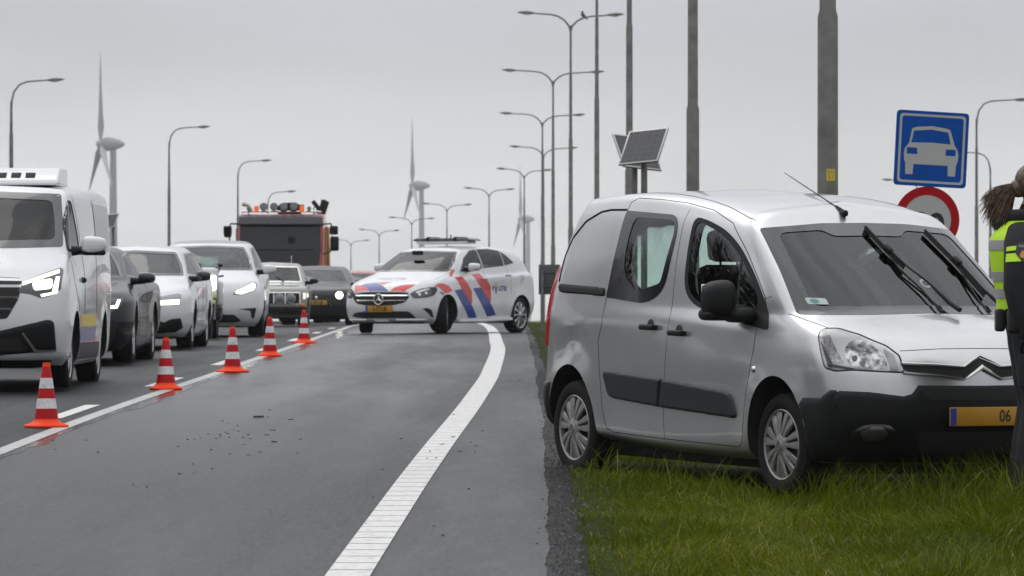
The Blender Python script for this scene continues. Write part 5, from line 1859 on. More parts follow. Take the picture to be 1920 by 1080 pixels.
# ------------------------------------------------------------------ motorcycle filtering between the two white cars
mo = thing('motorcycle', 'motorcycle with a glaring headlamp and fluorescent panels, mostly hidden behind the white family car', 'motorcycle', (-(960 - 396) * 76.0 / FPX, 76.0, zroad(76.0) + .005), R(-90))
m = MB()
m.lathe([(.20, -.05), (.25, -.06), (.29, -.05), (.305, 0), (.29, .05), (.25, .06), (.20, .05)], 32, 'Y', closed=True)
fw_ = m.mesh('tyre', RUB)
for x in (.75, -.75):
    e = link('wheel', None, mo)
    e.location = (x, 0, .305)
    link('tyre', fw_, e)
    m = MB()
    m.lathe([(.20, -.04), (.19, .0), (.20, .04)], 24, 'Y')
    for k in range(5):
        a = 2 * math.pi * k / 5
        m.tube([(0, 0, 0), (.2 * math.cos(a), 0, .2 * math.sin(a))], .018, 6)
    m.obj('rim', DARKALLOY, e)
m = MB()
for sg in (1, -1):
    m.tube([(.75, sg * .09, .305), (.50, sg * .09, .95)], .028, 8)
m.tube([(.45, -.22, 1.0), (.52, -.1, .98), (.52, .1, .98), (.45, .22, 1.0)], .016, 8)
m.obj('fork', DARKALLOY, mo)
m = MB()
m.box((-.15, 0, .5), (.7, .34, .42), 0, .08, seg=3)
m.box((.12, 0, .82), (.5, .3, .25), 0, .1, seg=3)
m.obj('engine_and_tank', GLOSSBLK, mo)
m = MB()
m.box((.58, 0, .92), (.18, .30, .42), 0, .07, seg=3)
m.box((.46, .16, .72), (.2, .12, .4), 0, .05, seg=3)
m.box((.46, -.16, .72), (.2, .12, .4), 0, .05, seg=3)
fa = m.obj('fairing', WHITE, mo)
m = MB()
m.box((.685, 0, .70), (.03, .26, .10), 0, .01)
m.box((.685, 0, .585), (.03, .22, .06), 0, .01)
m.obj('fluorescent_panel', mat('fluo_panel', (.6, .75, .12), .4, noise=(25, .45, .55), ncol=(.75, .78, .6)), mo)
m = MB()
m.box((.685, 0, .885), (.03, .24, .22), 0, .05, seg=3)
m.obj('headlight', LAMPON, mo)
m = MB()
m.box((.50, 0, 1.2), (.015, .3, .26), 0, .006, Matrix.Rotation(R(-28), 3, 'Y'))
m.obj('windshield', GL_CLEAR, mo)
for sg in (1, -1):
    m = MB()
    m.tube([(.48, sg * .14, 1.04), (.5, sg * .17, 1.14)], .01, 6)
    m.box((.5, sg * .17, 1.17), (.04, .09, .06), 0, .02)
    m.obj('mirror', GLOSSBLK, mo)
m = MB()
m.box((-.5, 0, .84), (.8, .28, .12), 0, .05, seg=3)
m.obj('saddle', SEATM, mo)

# ------------------------------------------------------------------ traffic cones
CRED = mat('cone_red', (.40, .007, .012), .55, spec=.15, noise=(18, .5, .8), ncol=(.3, .02, .02))
CORG = mat('cone_base_orange', (.80, .06, .015), .6, spec=.15)
CWHT = mat('cone_white_band', (.66, .66, .65), .4, noise=(30, .45, .75), ncol=(.45, .44, .42))
def make_cone():
    t = thing('traffic_cone', 'x', 'traffic cone', group='traffic cones along the solid line')
    r = lambda z: .094 - .068 * (z - .05) / .45
    m = MB()
    prof, mi = [], []
    n_ = 4
    bot = []
    for k in range(40):
        a = 2 * math.pi * k / 40
        q = max(abs(math.cos(a)), abs(math.sin(a)))
        f = .45 + .55 / q          # squarish foot
        bot.append((a, f))
    vs, fs = [], []
    rings = [(.155, .0, 1), (.158, .012, 1), (.150, .022, 1), (.125, .030, .6), (.105, .045, .2), (.0945, .055, 0), (.0935, .066, 0)]
    for rr_, z, w in rings:
        for a, f in bot:
            q = rr_ * (1 + (f - 1) * w * .8)
            vs.append((q * math.cos(a), q * math.sin(a), z))
    for i in range(len(rings) - 1):
        for k in range(40):
            fs.append((i * 40 + k, i * 40 + (k + 1) % 40, (i + 1) * 40 + (k + 1) % 40, (i + 1) * 40 + k))
    m.add(vs, fs)
    m.obj('cone_base', CORG, t, 50)
    def ring(name, z0, z1, m_, d=0.0):
        MB().lathe([(r(z0) + d, z0), (r(z1) + d, z1)], 32, 'Z').obj(name, m_, t, 50)
    m = MB()
    m.lathe([(r(.05), .05), (r(.49), .49), (r(.49) - .006, .5), (.014, .5), (.012, .46)], 32, 'Z')
    m.obj('cone_body', CRED, t, 50)
    ring('white_band', .145, .222, CWHT, .0015)
    ring('white_band', .30, .38, CWHT, .0015)
    ring('cone_tip', .465, .494, CORG, .001)
    return t
cone0 = make_cone()
CONES = [(87, 806, 36.9, 'nearest traffic cone, in front of the white delivery van'),
         (311, 733, 45.9, 'traffic cone in front of the black coupe, second from the nearest'),
         (436, 698, 52.3, 'traffic cone in front of the white crossover, middle one of five'),
         (506, 664, 60.8, 'traffic cone in front of the old grey saloon, second from the farthest'),
         (570, 643, 71.4, 'farthest traffic cone, in front of the dark fastback')]
for i, (px, py, D, lab) in enumerate(CONES):
    o = cone0 if i == 0 else dup(cone0)
    o['label'] = lab
    o.location = ((px - 960) * D / FPX, D, zroad(D) + .006)
    o.rotation_euler = (0, 0, rnd.uniform(0, 1.5))

# ------------------------------------------------------------------ lamp posts
def lamp_post(X, Y, ztop, arms, label, group, zb=None, thick=1.0):
    """arms = [(dx, dy, drop)] horizontal reach of each arm from the fork; ztop = height of the fork"""
    zb = zg(X, Y) - .15 if zb is None else zb
    H = ztop - zb
    t = thing('street_lamp', label, 'street lamp', (X, Y, zb), 0, group)
    m = MB()
    P = [(0, .105), (3.75, .100), (3.82, .082), (7.15, .076), (7.22, .062), (9.6, .055), (9.66, .044)]
    P = [(z, r * thick) for z, r in P if z < H - .3] + [(H, .040 * thick)]
    m.lathe([(r, z) for z, r in P] + [(0, H)], 16, 'Z')
    m.obj('pole', STEEL, t, 50)
    for dx, dy, up in arms:
        L = math.hypot(dx, dy)
        u = (dx / L, dy / L)
        pts = []
        if len(arms) == 2:      # Y-shaped fork
            for s_, z in ((0, -.25), (.06, -.02), (.25, .22), (.5, .37), (.8, .44), (1.3, .47), (L - .62, .50)):
                pts.append((u[0] * s_, u[1] * s_, H + z * up))
        else:
            for s_, z in ((0, -.5), (.02, .0), (.1, .35), (.3, .62), (.6, .74), (1.0, .77), (L - .62, .80)):
                pts.append((u[0] * s_, u[1] * s_, H + z * up))
        m = MB()
        k = len(pts)
        m.tube(pts, [.040 - .012 * i / (k - 1) for i in range(k)], 8)
        arm = m.obj('arm', STEEL, t, 50)
        e = Vector(pts[-1])
        d = Vector((u[0], u[1], .05))
        m = MB()
        m.tube([e - d * .05, e + d * .05, e + d * .25, e + d * .45, e + d * .62], [.03, .055, .075, .05, .008], 10)
        hd = m.obj('lamp_head', STEEL, t, 50)
        m = MB()
        m.ball(e + d * .22 + Vector((0, 0, -.05)), (.13, .13, .04) if abs(u[0]) < .5 else (.16, .07, .04), 8)
        m.obj('lamp_glass', mat('lamp_glass', (.4, .4, .4), .2), hd, 50)
    return t
ROW = 'double street lamps along the right side'
def dlamp(px, py, D, span, label, thick=1.0):
    p = at(px, py, D)
    h = span / 2 * D / FPX
    return lamp_post(p.x, p.y, p.z, [(-h, h * .12, 1), (h, -h * .12, .8)], label, ROW, thick=thick)
# near poles: their heads are above the picture
tagp = dlamp(1552, -1850, 47, 850, 'thickest street lamp pole, right behind the silver van roof, with a yellow number tag')
dlamp(1299, -780, 75, 530, 'street lamp pole between the solar panel and the tagged pole')
dlamp(1180, -290, 112, 340, 'street lamp pole directly behind the solar panel, its head above the picture')
dlamp(1119, -60, 150, 250, 'thin street lamp pole between the solar panel and the lamp with a bird')
LAMPS = [(1070, 48, 184, 202, 'double street lamp with a bird on its right arm'),
         (1037, 152, 218, 194, 'double street lamp second highest of those with visible heads'),
         (1017, 230, 252, 162, 'double street lamp third highest, behind the grey board'),
         (1019, 290, 290, 130, 'double street lamp whose fork is hidden by the pole in front of it'),
         (983, 330, 325, 107, 'double street lamp in line with the farthest wind turbine'),
         (917, 365, 360, 97, 'double street lamp above the tail of the police car'),
         (838, 393, 395, 95, 'double street lamp directly above the light bar of the police car'),
         (772, 418, 430, 88, 'double street lamp left of the middle wind turbine tower'),
         (711, 440, 465, 79, 'double street lamp above the bonnet of the police car'),
         (658, 458, 500, 72, 'lowest double street lamp, right beside the recovery truck mirrors')]
birdlamp = None
for px, py, D, sp, lab in LAMPS:
    o = dlamp(px, py, D, sp, lab)
    birdlamp = birdlamp or o
def slamp(px_pole, py_arm, D, px_head, label, group='single street lamps on the far left'):
    p = at(px_pole, py_arm, D)
    d = (px_head - px_pole) * D / FPX
    return lamp_post(p.x, p.y, p.z - .8, [(d, 0, 1)], label, group)
slamp(21, 150, 180, 122, 'single street lamp above the white delivery van')
slamp(317, 238, 243, 395, 'single street lamp above the white crossover, left of the truck')
slamp(446, 301, 290, 510, 'single street lamp at the left edge of the recovery truck')
slamp(502, 359, 333, 556, 'single street lamp sticking up behind the truck roof lights')
slamp(1831, 187, 200, 1932, 'single street lamp right of the blue sign, tallest on that side', 'single street lamps on the far right')
slamp(1857, 285, 243, 1770, 'single street lamp with its arm reaching behind the blue sign', 'single street lamps on the far right')
slamp(1722, 337, 290, 1652, 'single street lamp mostly hidden by the blue sign, only its head showing', 'single street lamps on the far right')
# yellow number tag on the nearest pole
tp = tagp.location
m = MB()
zt = at(1555, 328, 47).z - tp.z
rp = .112
q = [(-.05 + .10 * i / 6) for i in range(7)]
ang = lambda u: -math.pi / 2 + u / rp + .25
vs = [((rp * math.cos(ang(u))), (rp * math.sin(ang(u))), zt + dz) for dz in (-.06, .055) for u in q]
m.add([(x * .92, y * .92, z) for x, y, z in vs], [(i, i + 1, i + 8, i + 7) for i in range(6)])
tg = m.obj('number_tag', mat('tag_yellow', (.62, .48, .05), .5), tagp, 50)
fr = lambda z0: (lambda u, v: (rp * .935 * math.cos(ang(u)), rp * .935 * math.sin(ang(u)), zt + z0 + v))
tt = text_mb('4 1 2', .046, fr(.024), sx=.75)
text_mb('5  1', .046, fr(-.028), mb=tt, sx=.75)
tt.obj('tag_lettering', INK, tg, None)

# bird on the first lamp arm
bp = at(1091, 31, 184 - .3)
b = MB()
b.ball((0, 0, .09), (.11, .06, .065), 10)
b.ball((.09, 0, .165), (.048, .042, .045), 8)
b.tube([(-.08, 0, .085), (-.24, 0, .05)], [.035, .02], 8)
b.tube([(.12, 0, .165), (.18, 0, .155)], [.016, .003], 6)
b.tube([(.0, .02, .04), (.0, .02, -.02)], .006, 5)
b.tube([(.0, -.02, .04), (.0, -.02, -.02)], .006, 5)
bo = b.obj('bird', mat('bird_black', (.015, .015, .017), .6))
bo.location = (bp.x, bp.y, bp.z - .02)
bo.rotation_euler = (0, R(-38), R(160))
tag(bo, 'small dark bird perched on the arm of a street lamp', 'bird')

# ------------------------------------------------------------------ road signs
SBLUE = mat('sign_blue', (.002, .07, .34), .5, spec=.12, noise=(5, .4, .7), ncol=(.002, .06, .29))
SGREY = mat('sign_reflective', (.40, .40, .385), .5)
SRED = mat('sign_red', (.36, .006, .012), .5, spec=.12)
SD = 45.0
sc_ = SD / FPX
base = at(1742, 590, SD)
zb = zg(base.x, SD) - .1
sp = thing('sign_post', 'grey post carrying the blue car sign and the round red sign', 'sign post', (base.x, SD + .06, zb))
m = MB()
m.tube([(0, 0, 0), (.016, 0, at(0, 215, SD).z - zb)], .038, 14)
m.obj('post', STEEL, sp, 50)
m = MB()
for zz in (at(0, 240, SD).z, at(0, 320, SD).z, at(0, 400, SD).z):
    m.box((.012, -.03, zz - zb), (.12, .03, .03), 0, .005)
m.obj('clamp', STEEL, sp)
sg_ = thing('motorway_sign', 'square blue sign with a white car, tilted on its post', 'road sign', tuple(at(1746.5, 279.5, SD)))
sg_.rotation_euler = (0, R(3.0), R(9))
W2, H2 = 69.5 * sc_, 70.5 * sc_
def face(poly, y0, y1, name, m_, par):
    return MB().prism(poly, y0, y1, 'Y').obj(name, m_, par, 30)
sqr = lambda a, b, r_: round_poly([(-a, -b), (a, -b), (a, b), (-a, b)], r_, 5)
face(sqr(W2, H2, .04), .012, -.004, 'panel', SBLUE, sg_)
face(sqr(W2 * 1.0, H2 * 1.0, .04), .016, .013, 'panel_back', STEEL, sg_)
def flat(polys, y, name, m_, par):
    V_, F_, _ = tess(polys, .05)
    return MB().add([(x, y, z) for x, z in V_], F_).obj(name, m_, par, None)
flat([sqr(W2 - .030, H2 - .030, .035), sqr(W2 - .052, H2 - .052, .03)], -.0055, 'border', SGREY, sg_)
K = W2 / 69.5
carp = [(-42, 38), (-30, 41.5), (0, 44), (28, 41), (37, 38), (47, 8), (54, -2), (56, -12), (55, -26), (52, -32), (51, -55), (36, -55), (35, -34), (-36, -34), (-37, -55), (-52, -55), (-53, -32), (-56, -26), (-57, -12), (-55, -2), (-47, 8)]
glz = [(-38, 33), (-2, 37), (33, 33), (39, 9), (0, 11), (-43, 9)]
l1 = [(-51, -1), (-30, -1), (-29, -14), (-51, -14)]
l2 = [(50, -1), (30, -1), (29, -14), (50, -14)]
sc2 = lambda P: round_poly([(x * K * .93, (z + 2) * K * .93) for x, z in P], .006, 3)
flat([sc2(carp), sc2(glz), sc2(l1), sc2(l2)], -.0055, 'car_symbol', SGREY, sg_)
rs = thing('speed_limit_sign', 'round white sign with a red ring, half hidden behind the silver van', 'road sign', tuple(at(1738, 412, SD)))
rs.rotation_euler = (0, R(3), R(9))
r0 = 62.5 * sc_
c_ = [(r0 * math.cos(2 * math.pi * k / 48), r0 * math.sin(2 * math.pi * k / 48)) for k in range(48)]
face(c_, .012, -.004, 'panel', SGREY, rs)
flat([c_, [(x * .74, z * .74) for x, z in c_]], -.0055, 'red_ring', SRED, rs)
tx = text_mb('80', r0 * .95, lambda u, v: (u + r0 * .04, -.0055, v - r0 * .17), bold=.010, sx=1.05)
tx.obj('speed_number', INK, rs, None)

# grey board seen from behind on two posts
GB_ = 96.0
p = at(1030, 524, GB_)
bd = thing('sign_board', 'dark grey back of a road sign behind the left rear of the silver van', 'road sign', (p.x, p.y, zg(p.x, GB_) - .1))
zb = p.z - bd.location.z
m = MB()
m.box((0, 0, zb), (40 * GB_ / FPX, .02, 56 * GB_ / FPX), 0, .006)
m.obj('panel', mat('board_grey', (.05, .052, .055), .55), bd)
m = MB()
m.box((0, -.02, zb + .14), (40 * GB_ / FPX, .02, .03), 0, .004)
m.box((0, -.02, zb - .14), (40 * GB_ / FPX, .02, .03), 0, .004)
m.obj('rail', mat('board_rail', (.06, .062, .064), .5), bd)
for dx in (-.14, .14):
    m = MB()
    m.tube([(dx, -.03, 0), (dx, -.03, zb + .2)], .03, 10)
    m.obj('post', STEEL, bd, 50)

# ------------------------------------------------------------------ solar panels on posts
CELL = bpy.data.materials.new('solar_cells')
CELL.use_nodes = True
nt = CELL.node_tree
bs_ = nt.nodes['Principled BSDF']
bs_.inputs['Roughness'].default_value = .18
t_ = nt.nodes.new('ShaderNodeTexCoord')
br = nt.nodes.new('ShaderNodeTexBrick')
br.offset = 0
br.inputs['Color1'].default_value = (.013, .013, .016, 1)
br.inputs['Color2'].default_value = (.017, .017, .019, 1)
br.inputs['Mortar'].default_value = (.042, .042, .046, 1)
br.inputs['Scale'].default_value = 1.0
br.inputs['Brick Width'].default_value = .1
br.inputs['Row Height'].default_value = .1
br.inputs['Mortar Size'].default_value = .004
nt.links.new(t_.outputs['Object'], br.inputs['Vector'])
nt.links.new(br.outputs['Color'], bs_.inputs['Base Color'])
ALU = mat('aluminium_frame', (.36, .36, .36), .35, .7)
def solar(px, py, D, w, h, u, v, px_post, label):
    """u, v = directions of the panel's width and height"""
    p = at(px, py, D)
    zb_ = zg(p.x, D) - .1
    t = thing('solar_panel', label, 'solar panel', (p.x, D, zb_), 0, 'solar panels on posts')
    H = p.z - zb_
    u = Vector(u).normalized()
    n_ = u.cross(Vector(v)).normalized()
    M_ = Matrix((u, n_.cross(u), n_)).transposed()
    m = MB()
    m.box((0, 0, 0), (w, h, .03), 0, .004)
    fo = m.obj('panel_frame', ALU, t)
    fo.location = (0, 0, H)
    fo.rotation_euler = M_.to_euler()
    m = MB()
    m.add([(-w / 2 + .022, -h / 2 + .022, .0165), (w / 2 - .022, -h / 2 + .022, .0165), (w / 2 - .022, h / 2 - .022, .0165), (-w / 2 + .022, h / 2 - .022, .0165)], [(0, 1, 2, 3)])
    m.obj('solar_cells', CELL, fo, None)
    dx = (px_post - px) * D / FPX
    m = MB()
    m.tube([(dx, .06, 0), (dx, .06, H - .05)], .042, 12)
    m.tube([(dx, .06, H - .12), (0, .02, H - .02)], .03, 8)
    m.obj('post', STEEL, t, 50)
    return t
solar(1207, 275, 62, .585, .56, (72, -44, 6), (22, 44, 64), 1208, 'solar panel facing the road on the front post, above the silver van roof')
solar(1194, 286, 66, .62, .58, (72, 42, -7), (-20, 43, 61), 1190, 'rear solar panel half covered by the one in front of it')
solar(208, 414, 140, .42, .5, (72, -44, 6), (14, 44, 64), 212, 'small solar panel in front of the left wind turbine tower')

# ------------------------------------------------------------------ wind turbines in the haze
TURB = mat('turbine_grey', (.24, .25, .26), .5)
def turbine(px, py, s, label, rot=0.0):
    """px, py = hub in the picture, s = pixels per metre there"""
    D = FPX / s
    p = at(px, py, D)
    zb_ = zg(p.x, D) - 1
    t = thing('wind_turbine', label, 'wind turbine', (p.x, D, zb_), R(8.5) - math.atan((px - 960) / FPX), 'wind turbines')
    H = p.z - zb_
    m = MB()
    m.lathe([(2.4, 0), (2.1, H * .3), (1.75, H * .7), (1.45, H - 1.5), (1.4, H - .5)], 24, 'Z', c=(4.6, 0, 0))
    m.obj('tower', TURB, t, 60)
    m = MB()      # egg shaped nacelle, its axis along x
    prof = [(0, 10.2), (.9, 9.6), (1.9, 7.8), (2.8, 5.2), (3.3, 2.6), (3.2, .8), (2.6, -.3)]
    m.lathe([(r_, x) for r_, x in prof], 24, 'X', c=(0, 0, H))
    m.tube([(7.5, 0, H + 1.4), (7.5, 0, H + 3.4)], .12, 6)
    m.obj('nacelle', TURB, t, 60)
    m = MB()
    m.lathe([(2.3, -.4), (2.15, -1.4), (1.7, -2.6), (.9, -3.4), (0, -3.6)], 24, 'X', c=(0, 0, H))
    hub = m.obj('rotor_hub', TURB, t, 60)
    for k in range(3):
        a = rot + 2 * math.pi * k / 3
        vs, fs = [], []
        st = [(1.6, 1.2, 1.1, 30), (4, 2.2, .9, 32), (8, 3.6, .6, 26), (14, 2.8, .42, 16), (24, 1.8, .28, 8), (34, 1.1, .18, 4), (41, .5, .1, 2), (43, .12, .05, 1)]
        for r_, ch, th, tw in st:
            tw = R(tw + 52)
            for q in range(10):
                w_ = 2 * math.pi * q / 10
                x_, y_ = ch / 2 * math.cos(w_) + ch * .1, th / 2 * math.sin(w_) * (1.3 if math.cos(w_) > 0 else .8)
                xx, yy = x_ * math.sin(tw) - y_ * math.cos(tw), x_ * math.cos(tw) + y_ * math.sin(tw)
                vs.append((-1.5 + xx * .9, yy * math.cos(a) + r_ * math.sin(a), H - yy * math.sin(a) + r_ * math.cos(a)))
        for i in range(len(st) - 1):
            for q in range(10):
                fs.append((i * 10 + q, i * 10 + (q + 1) % 10, (i + 1) * 10 + (q + 1) % 10, (i + 1) * 10 + q))
        MB().add(vs, fs).obj('blade', TURB, hub, 60)
    return t
turbine(194, 270, 4.0, 'nearest and largest wind turbine, above the white delivery van')
turbine(777, 348, 2.95, 'middle wind turbine, above the police car')
turbine(979, 411, 2.4, 'farthest and faintest wind turbine, left of the silver van')

# ------------------------------------------------------------------ broken plastic on the asphalt
DEB = mat('broken_plastic', (.02, .02, .021), .5)
fr_ = random.Random(11)
def fragment(px, py, wpx, kind=0):
    X, D = on_road(px, py)
    w = wpx * .85 * D / FPX
    m = MB()
    n_ = fr_.randint(4, 6)
    P = [(w / 2 * math.cos(2 * math.pi * k / n_) * fr_.uniform(.6, 1), w * fr_.uniform(.25, .8) * math.sin(2 * math.pi * k / n_)) for k in range(n_)]
    h = fr_.uniform(.002, .006)
    if kind == 1:
        pts = [(w / 2 * math.cos(t), w * 1.2 * math.sin(t), .008) for t in np.linspace(0, 5.6, 16)]
        m.tube(pts, .008, 6)
    else:
        m.prism(P, 0, h, 'Z')
    o = m.obj('plastic_fragment', DEB, None, 30)
    o.location = (X, D, zroad(D) + (.012 if -.3 < X - EDGE_X(D) < .3 else .006))
    o.rotation_euler = (fr_.uniform(-.03, .03), fr_.uniform(-.03, .03), fr_.uniform(-.4, .4))
    tag(o, 'small dark fragment of broken plastic lying on the asphalt', 'debris', 'broken plastic fragments on the road')
fragment(485, 784, 18, 1)
for px, py, w in [(545, 788, 22), (417, 791, 6), (365, 825, 7), (390, 815, 8), (352, 826, 6), (376, 823, 6), (413, 817, 7), (423, 812, 9), (438, 808, 7), (447, 810, 8), (428, 815, 6), (412, 821, 8), (405, 824, 6),
                  (430, 822, 6), (455, 822, 7), (465, 817, 7), (468, 824, 12), (500, 817, 14), (512, 808, 14), (514, 830, 15), (563, 825, 10), (466, 855, 10), (457, 835, 7), (396, 845, 7), (333, 839, 6), (487, 849, 11),
                  (502, 784, 6), (506, 770, 8), (557, 851, 9), (398, 881, 7), (362, 872, 6), (364, 888, 7), (337, 891, 8), (161, 827, 9), (99, 828, 8), (103, 845, 9), (184, 850, 7), (52, 827, 5), (431, 853, 5), (250, 910, 7), (275, 915, 6), (430, 796, 5), (445, 800, 5),
                  (850, 822, 12), (892, 838, 14), (893, 838, 7), (862, 850, 10), (828, 836, 14), (1028, 832, 9), (718, 884, 8), (752, 824, 8), (813, 991, 8), (830, 1006, 9), (801, 863, 5), (818, 862, 6), (879, 919, 6), (850, 780, 10), (902, 790, 5), (806, 850, 5), (904, 811, 5), (975, 715, 6), (1005, 746, 6), (700, 937, 6), (686, 986, 5), (891, 850, 6), (883, 832, 5)]:
    fragment(px, py, w)

# ------------------------------------------------------------------ grass on the verge
def grass_material(name, c1, c2, c3):
    m = bpy.data.materials.new(name)
    m.use_nodes = True
    nt = m.node_tree
    b = nt.nodes['Principled BSDF']
    b.inputs['Roughness'].default_value = .6
    b.inputs['Specular IOR Level'].default_value = .12
    at_ = nt.nodes.new('ShaderNodeAttribute')
    at_.attribute_name = 'tone'
    r = nt.nodes.new('ShaderNodeValToRGB')
    r.color_ramp.elements[0].position = 0
    r.color_ramp.elements[0].color = (*c1, 1)
    r.color_ramp.elements[1].position = .86
    r.color_ramp.elements[1].color = (*c2, 1)
    e = r.color_ramp.elements.new(.97)
    e.color = (*c3, 1)
    nt.links.new(at_.outputs['Fac'], r.inputs[0])
    nt.links.new(r.outputs[0], b.inputs['Base Color'])
    tr = nt.nodes.new('ShaderNodeBsdfTranslucent')
    nt.links.new(r.outputs[0], tr.inputs[0])
    mx = nt.nodes.new('ShaderNodeMixShader')
    mx.inputs[0].default_value = .3
    nt.links.new(b.outputs[0], mx.inputs[1])
    nt.links.new(tr.outputs[0], mx.inputs[2])
    nt.links.new(mx.outputs[0], nt.nodes['Material Output'].inputs[0])
    return m
GRASSM = grass_material('grass_blades', (.036, .056, .0), (.138, .172, .0), (.30, .26, .09))
rg = np.random.default_rng(5)
def blades(X, Y, hgt, wid, lean):
    n = len(X)
    hr = ZC - pchip(HD, HH, Y) - np.array([float(lat(x, y)) for x, y in zip(X, Y)]) - .01
    az = 2.2 * np.sin(X * 3.1 + Y * .9) + 2.0 * np.cos(Y * 1.7 - X * 1.3) + rg.normal(0, 1.1, n)
    fa = rg.uniform(0, 2 * np.pi, n)
    dx, dy = np.cos(az), np.sin(az)
    wx, wy = np.cos(fa) * wid / 2, np.sin(fa) * wid / 2
    lv = []
    for t, w in ((0, 1.0), (.4, .85), (.75, .55)):
        cx = X + dx * lean * hgt * t ** 2
        cy = Y + dy * lean * hgt * t ** 2
        cz = hr + hgt * t * (1 - .35 * lean * t)
        lv.append(np.stack([cx - wx * w, cy - wy * w, cz], 1))
        lv.append(np.stack([cx + wx * w, cy + wy * w, cz], 1))
    lv.append(np.stack([X + dx * lean * hgt, Y + dy * lean * hgt, hr + hgt * (1 - .35 * lean)], 1))
    V = np.stack(lv, 1).reshape(-1, 3)
    o = np.arange(n)[:, None] * 7
    q = np.concatenate([o + [0, 1, 3, 2], o + [2, 3, 5, 4]], 0)
    t3 = o + [4, 5, 6]
    tone = np.repeat(np.clip(rg.normal(.45, .2, n) + .22 * np.sin(X * 2.1 + Y * .8) * np.cos(Y * .9 - X) + (rg.random(n) < .03) * .6, 0, 1), 7)
    return V, q, t3, tone
def build_blades(name, sets):
    Vs, Q, T3, TN, off = [], [], [], [], 0
    for V, q, t3, tone in sets:
        Vs.append(V)
        Q.append(q + off)
        T3.append(t3 + off)
        TN.append(tone)
        off += len(V)
    V = np.concatenate(Vs)
    Q = np.concatenate(Q)
    T3 = np.concatenate(T3)
    me = bpy.data.meshes.new(name)
    me.vertices.add(len(V))
    me.vertices.foreach_set('co', V.astype(np.float32).ravel())
    nl = len(Q) * 4 + len(T3) * 3
    me.loops.add(nl)
    me.loops.foreach_set('vertex_index', np.concatenate([Q.ravel(), T3.ravel()]).astype(np.int32))
    me.polygons.add(len(Q) + len(T3))
    st = np.concatenate([np.arange(len(Q)) * 4, len(Q) * 4 + np.arange(len(T3)) * 3]).astype(np.int32)
    me.polygons.foreach_set('loop_start', st)
    me.update(calc_edges=True)
    a = me.attributes.new('tone', 'FLOAT', 'POINT')
    a.data.foreach_set('value', np.concatenate(TN).astype(np.float32))
    me.materials.append(GRASSM)
    me.shade_smooth()
    return me
def scatter(n, x0, x1, y0, y1):
    X, Y = rg.uniform(x0, x1, n), rg.uniform(y0, y1, n)
    return X, Y
def under_van(X, Y):
    dx, dy = X - VAN_LOC[0], Y - VAN_LOC[1]
    c_, s_ = math.cos(VAN_YAW), math.sin(VAN_YAW)
    lx, ly = dx * c_ + dy * s_, -dx * s_ + dy * c_
    return (np.abs(lx) < 2.1) & (np.abs(ly) < .85), lx, ly
sets = []
def patchy(X, Y, s=1.0):
    return .5 + .25 * (np.sin(X * 2.3 * s + 1.3) + np.sin(Y * 1.1 * s + X * 1.7) * .9 + np.sin(X * 5.1 + Y * 2.9) * .6)
for n, x0, x1, y0, y1, h0, h1 in ((62000, .36, 4.2, 20.5, 27.0, .05, .19), (62000, .36, 4.6, 27, 33.5, .05, .17), (16000, .44, 6, 33.5, 60, .06, .15), (9000, .44, 7, 60, 150, .08, .2)):
    X, Y = scatter(n, x0, x1, y0, y1)
    ed = np.array([VERGE_X(y) for y in Y])
    pt = patchy(X, Y)
    keep = X > ed + rg.uniform(-.10, .05, n) * (1 if y0 < 60 else 1)
    iv, lx, ly = under_van(X, Y)
    keep &= ~(iv & (rg.random(n) < .75))
    # wheels press the blades down
    for ax in (1.364, -1.364):
        for sy in (-.75, .75):
            keep &= ~((np.abs(lx - ax) < .30) & (np.abs(ly - sy) < .13))
    X, Y, pt, iv = X[keep], Y[keep], pt[keep], iv[keep]
    d = np.clip((X - np.array([VERGE_X(y) for y in Y])) / .5, .25, 1)
    k = len(X)
    h = (h0 + (h1 - h0) * rg.random(k) ** 1.6) * (.55 + .6 * np.clip(pt, 0, 1.2)) * d * np.where(iv, .6, 1)
    sets.append(blades(X, Y, h, rg.uniform(.003, .0075, k) * (1 if y0 < 40 else 2.2), rg.uniform(.2, 1.5, k)))
# taller stalks, thickest in front of the bumper
for n, x0, x1, y0, y1, h0, h1 in ((500, .8, 3.6, 24.5, 28.6, .12, .28), (1300, 1.7, 4.0, 26.4, 28.3, .18, .38), (420, .45, 2.0, 27.6, 31.0, .15, .34), (500, .5, 4, 21, 25, .10, .22)):
    X, Y = scatter(n, x0, x1, y0, y1)
    iv, lx, ly = under_van(X, Y)
    keep = ~iv
    for ax in (1.364, -1.364):
        keep &= ~((np.abs(lx - ax) < .34) & (np.abs(np.abs(ly) - .75) < .16))
    X, Y = X[keep], Y[keep]
    k = len(X)
    sets.append(blades(X, Y, rg.uniform(h0, h1, k), rg.uniform(.0035, .008, k), rg.uniform(.2, 1.1, k)))
g = link('grass', build_blades('grass', sets))
struct(g, 'stuff')

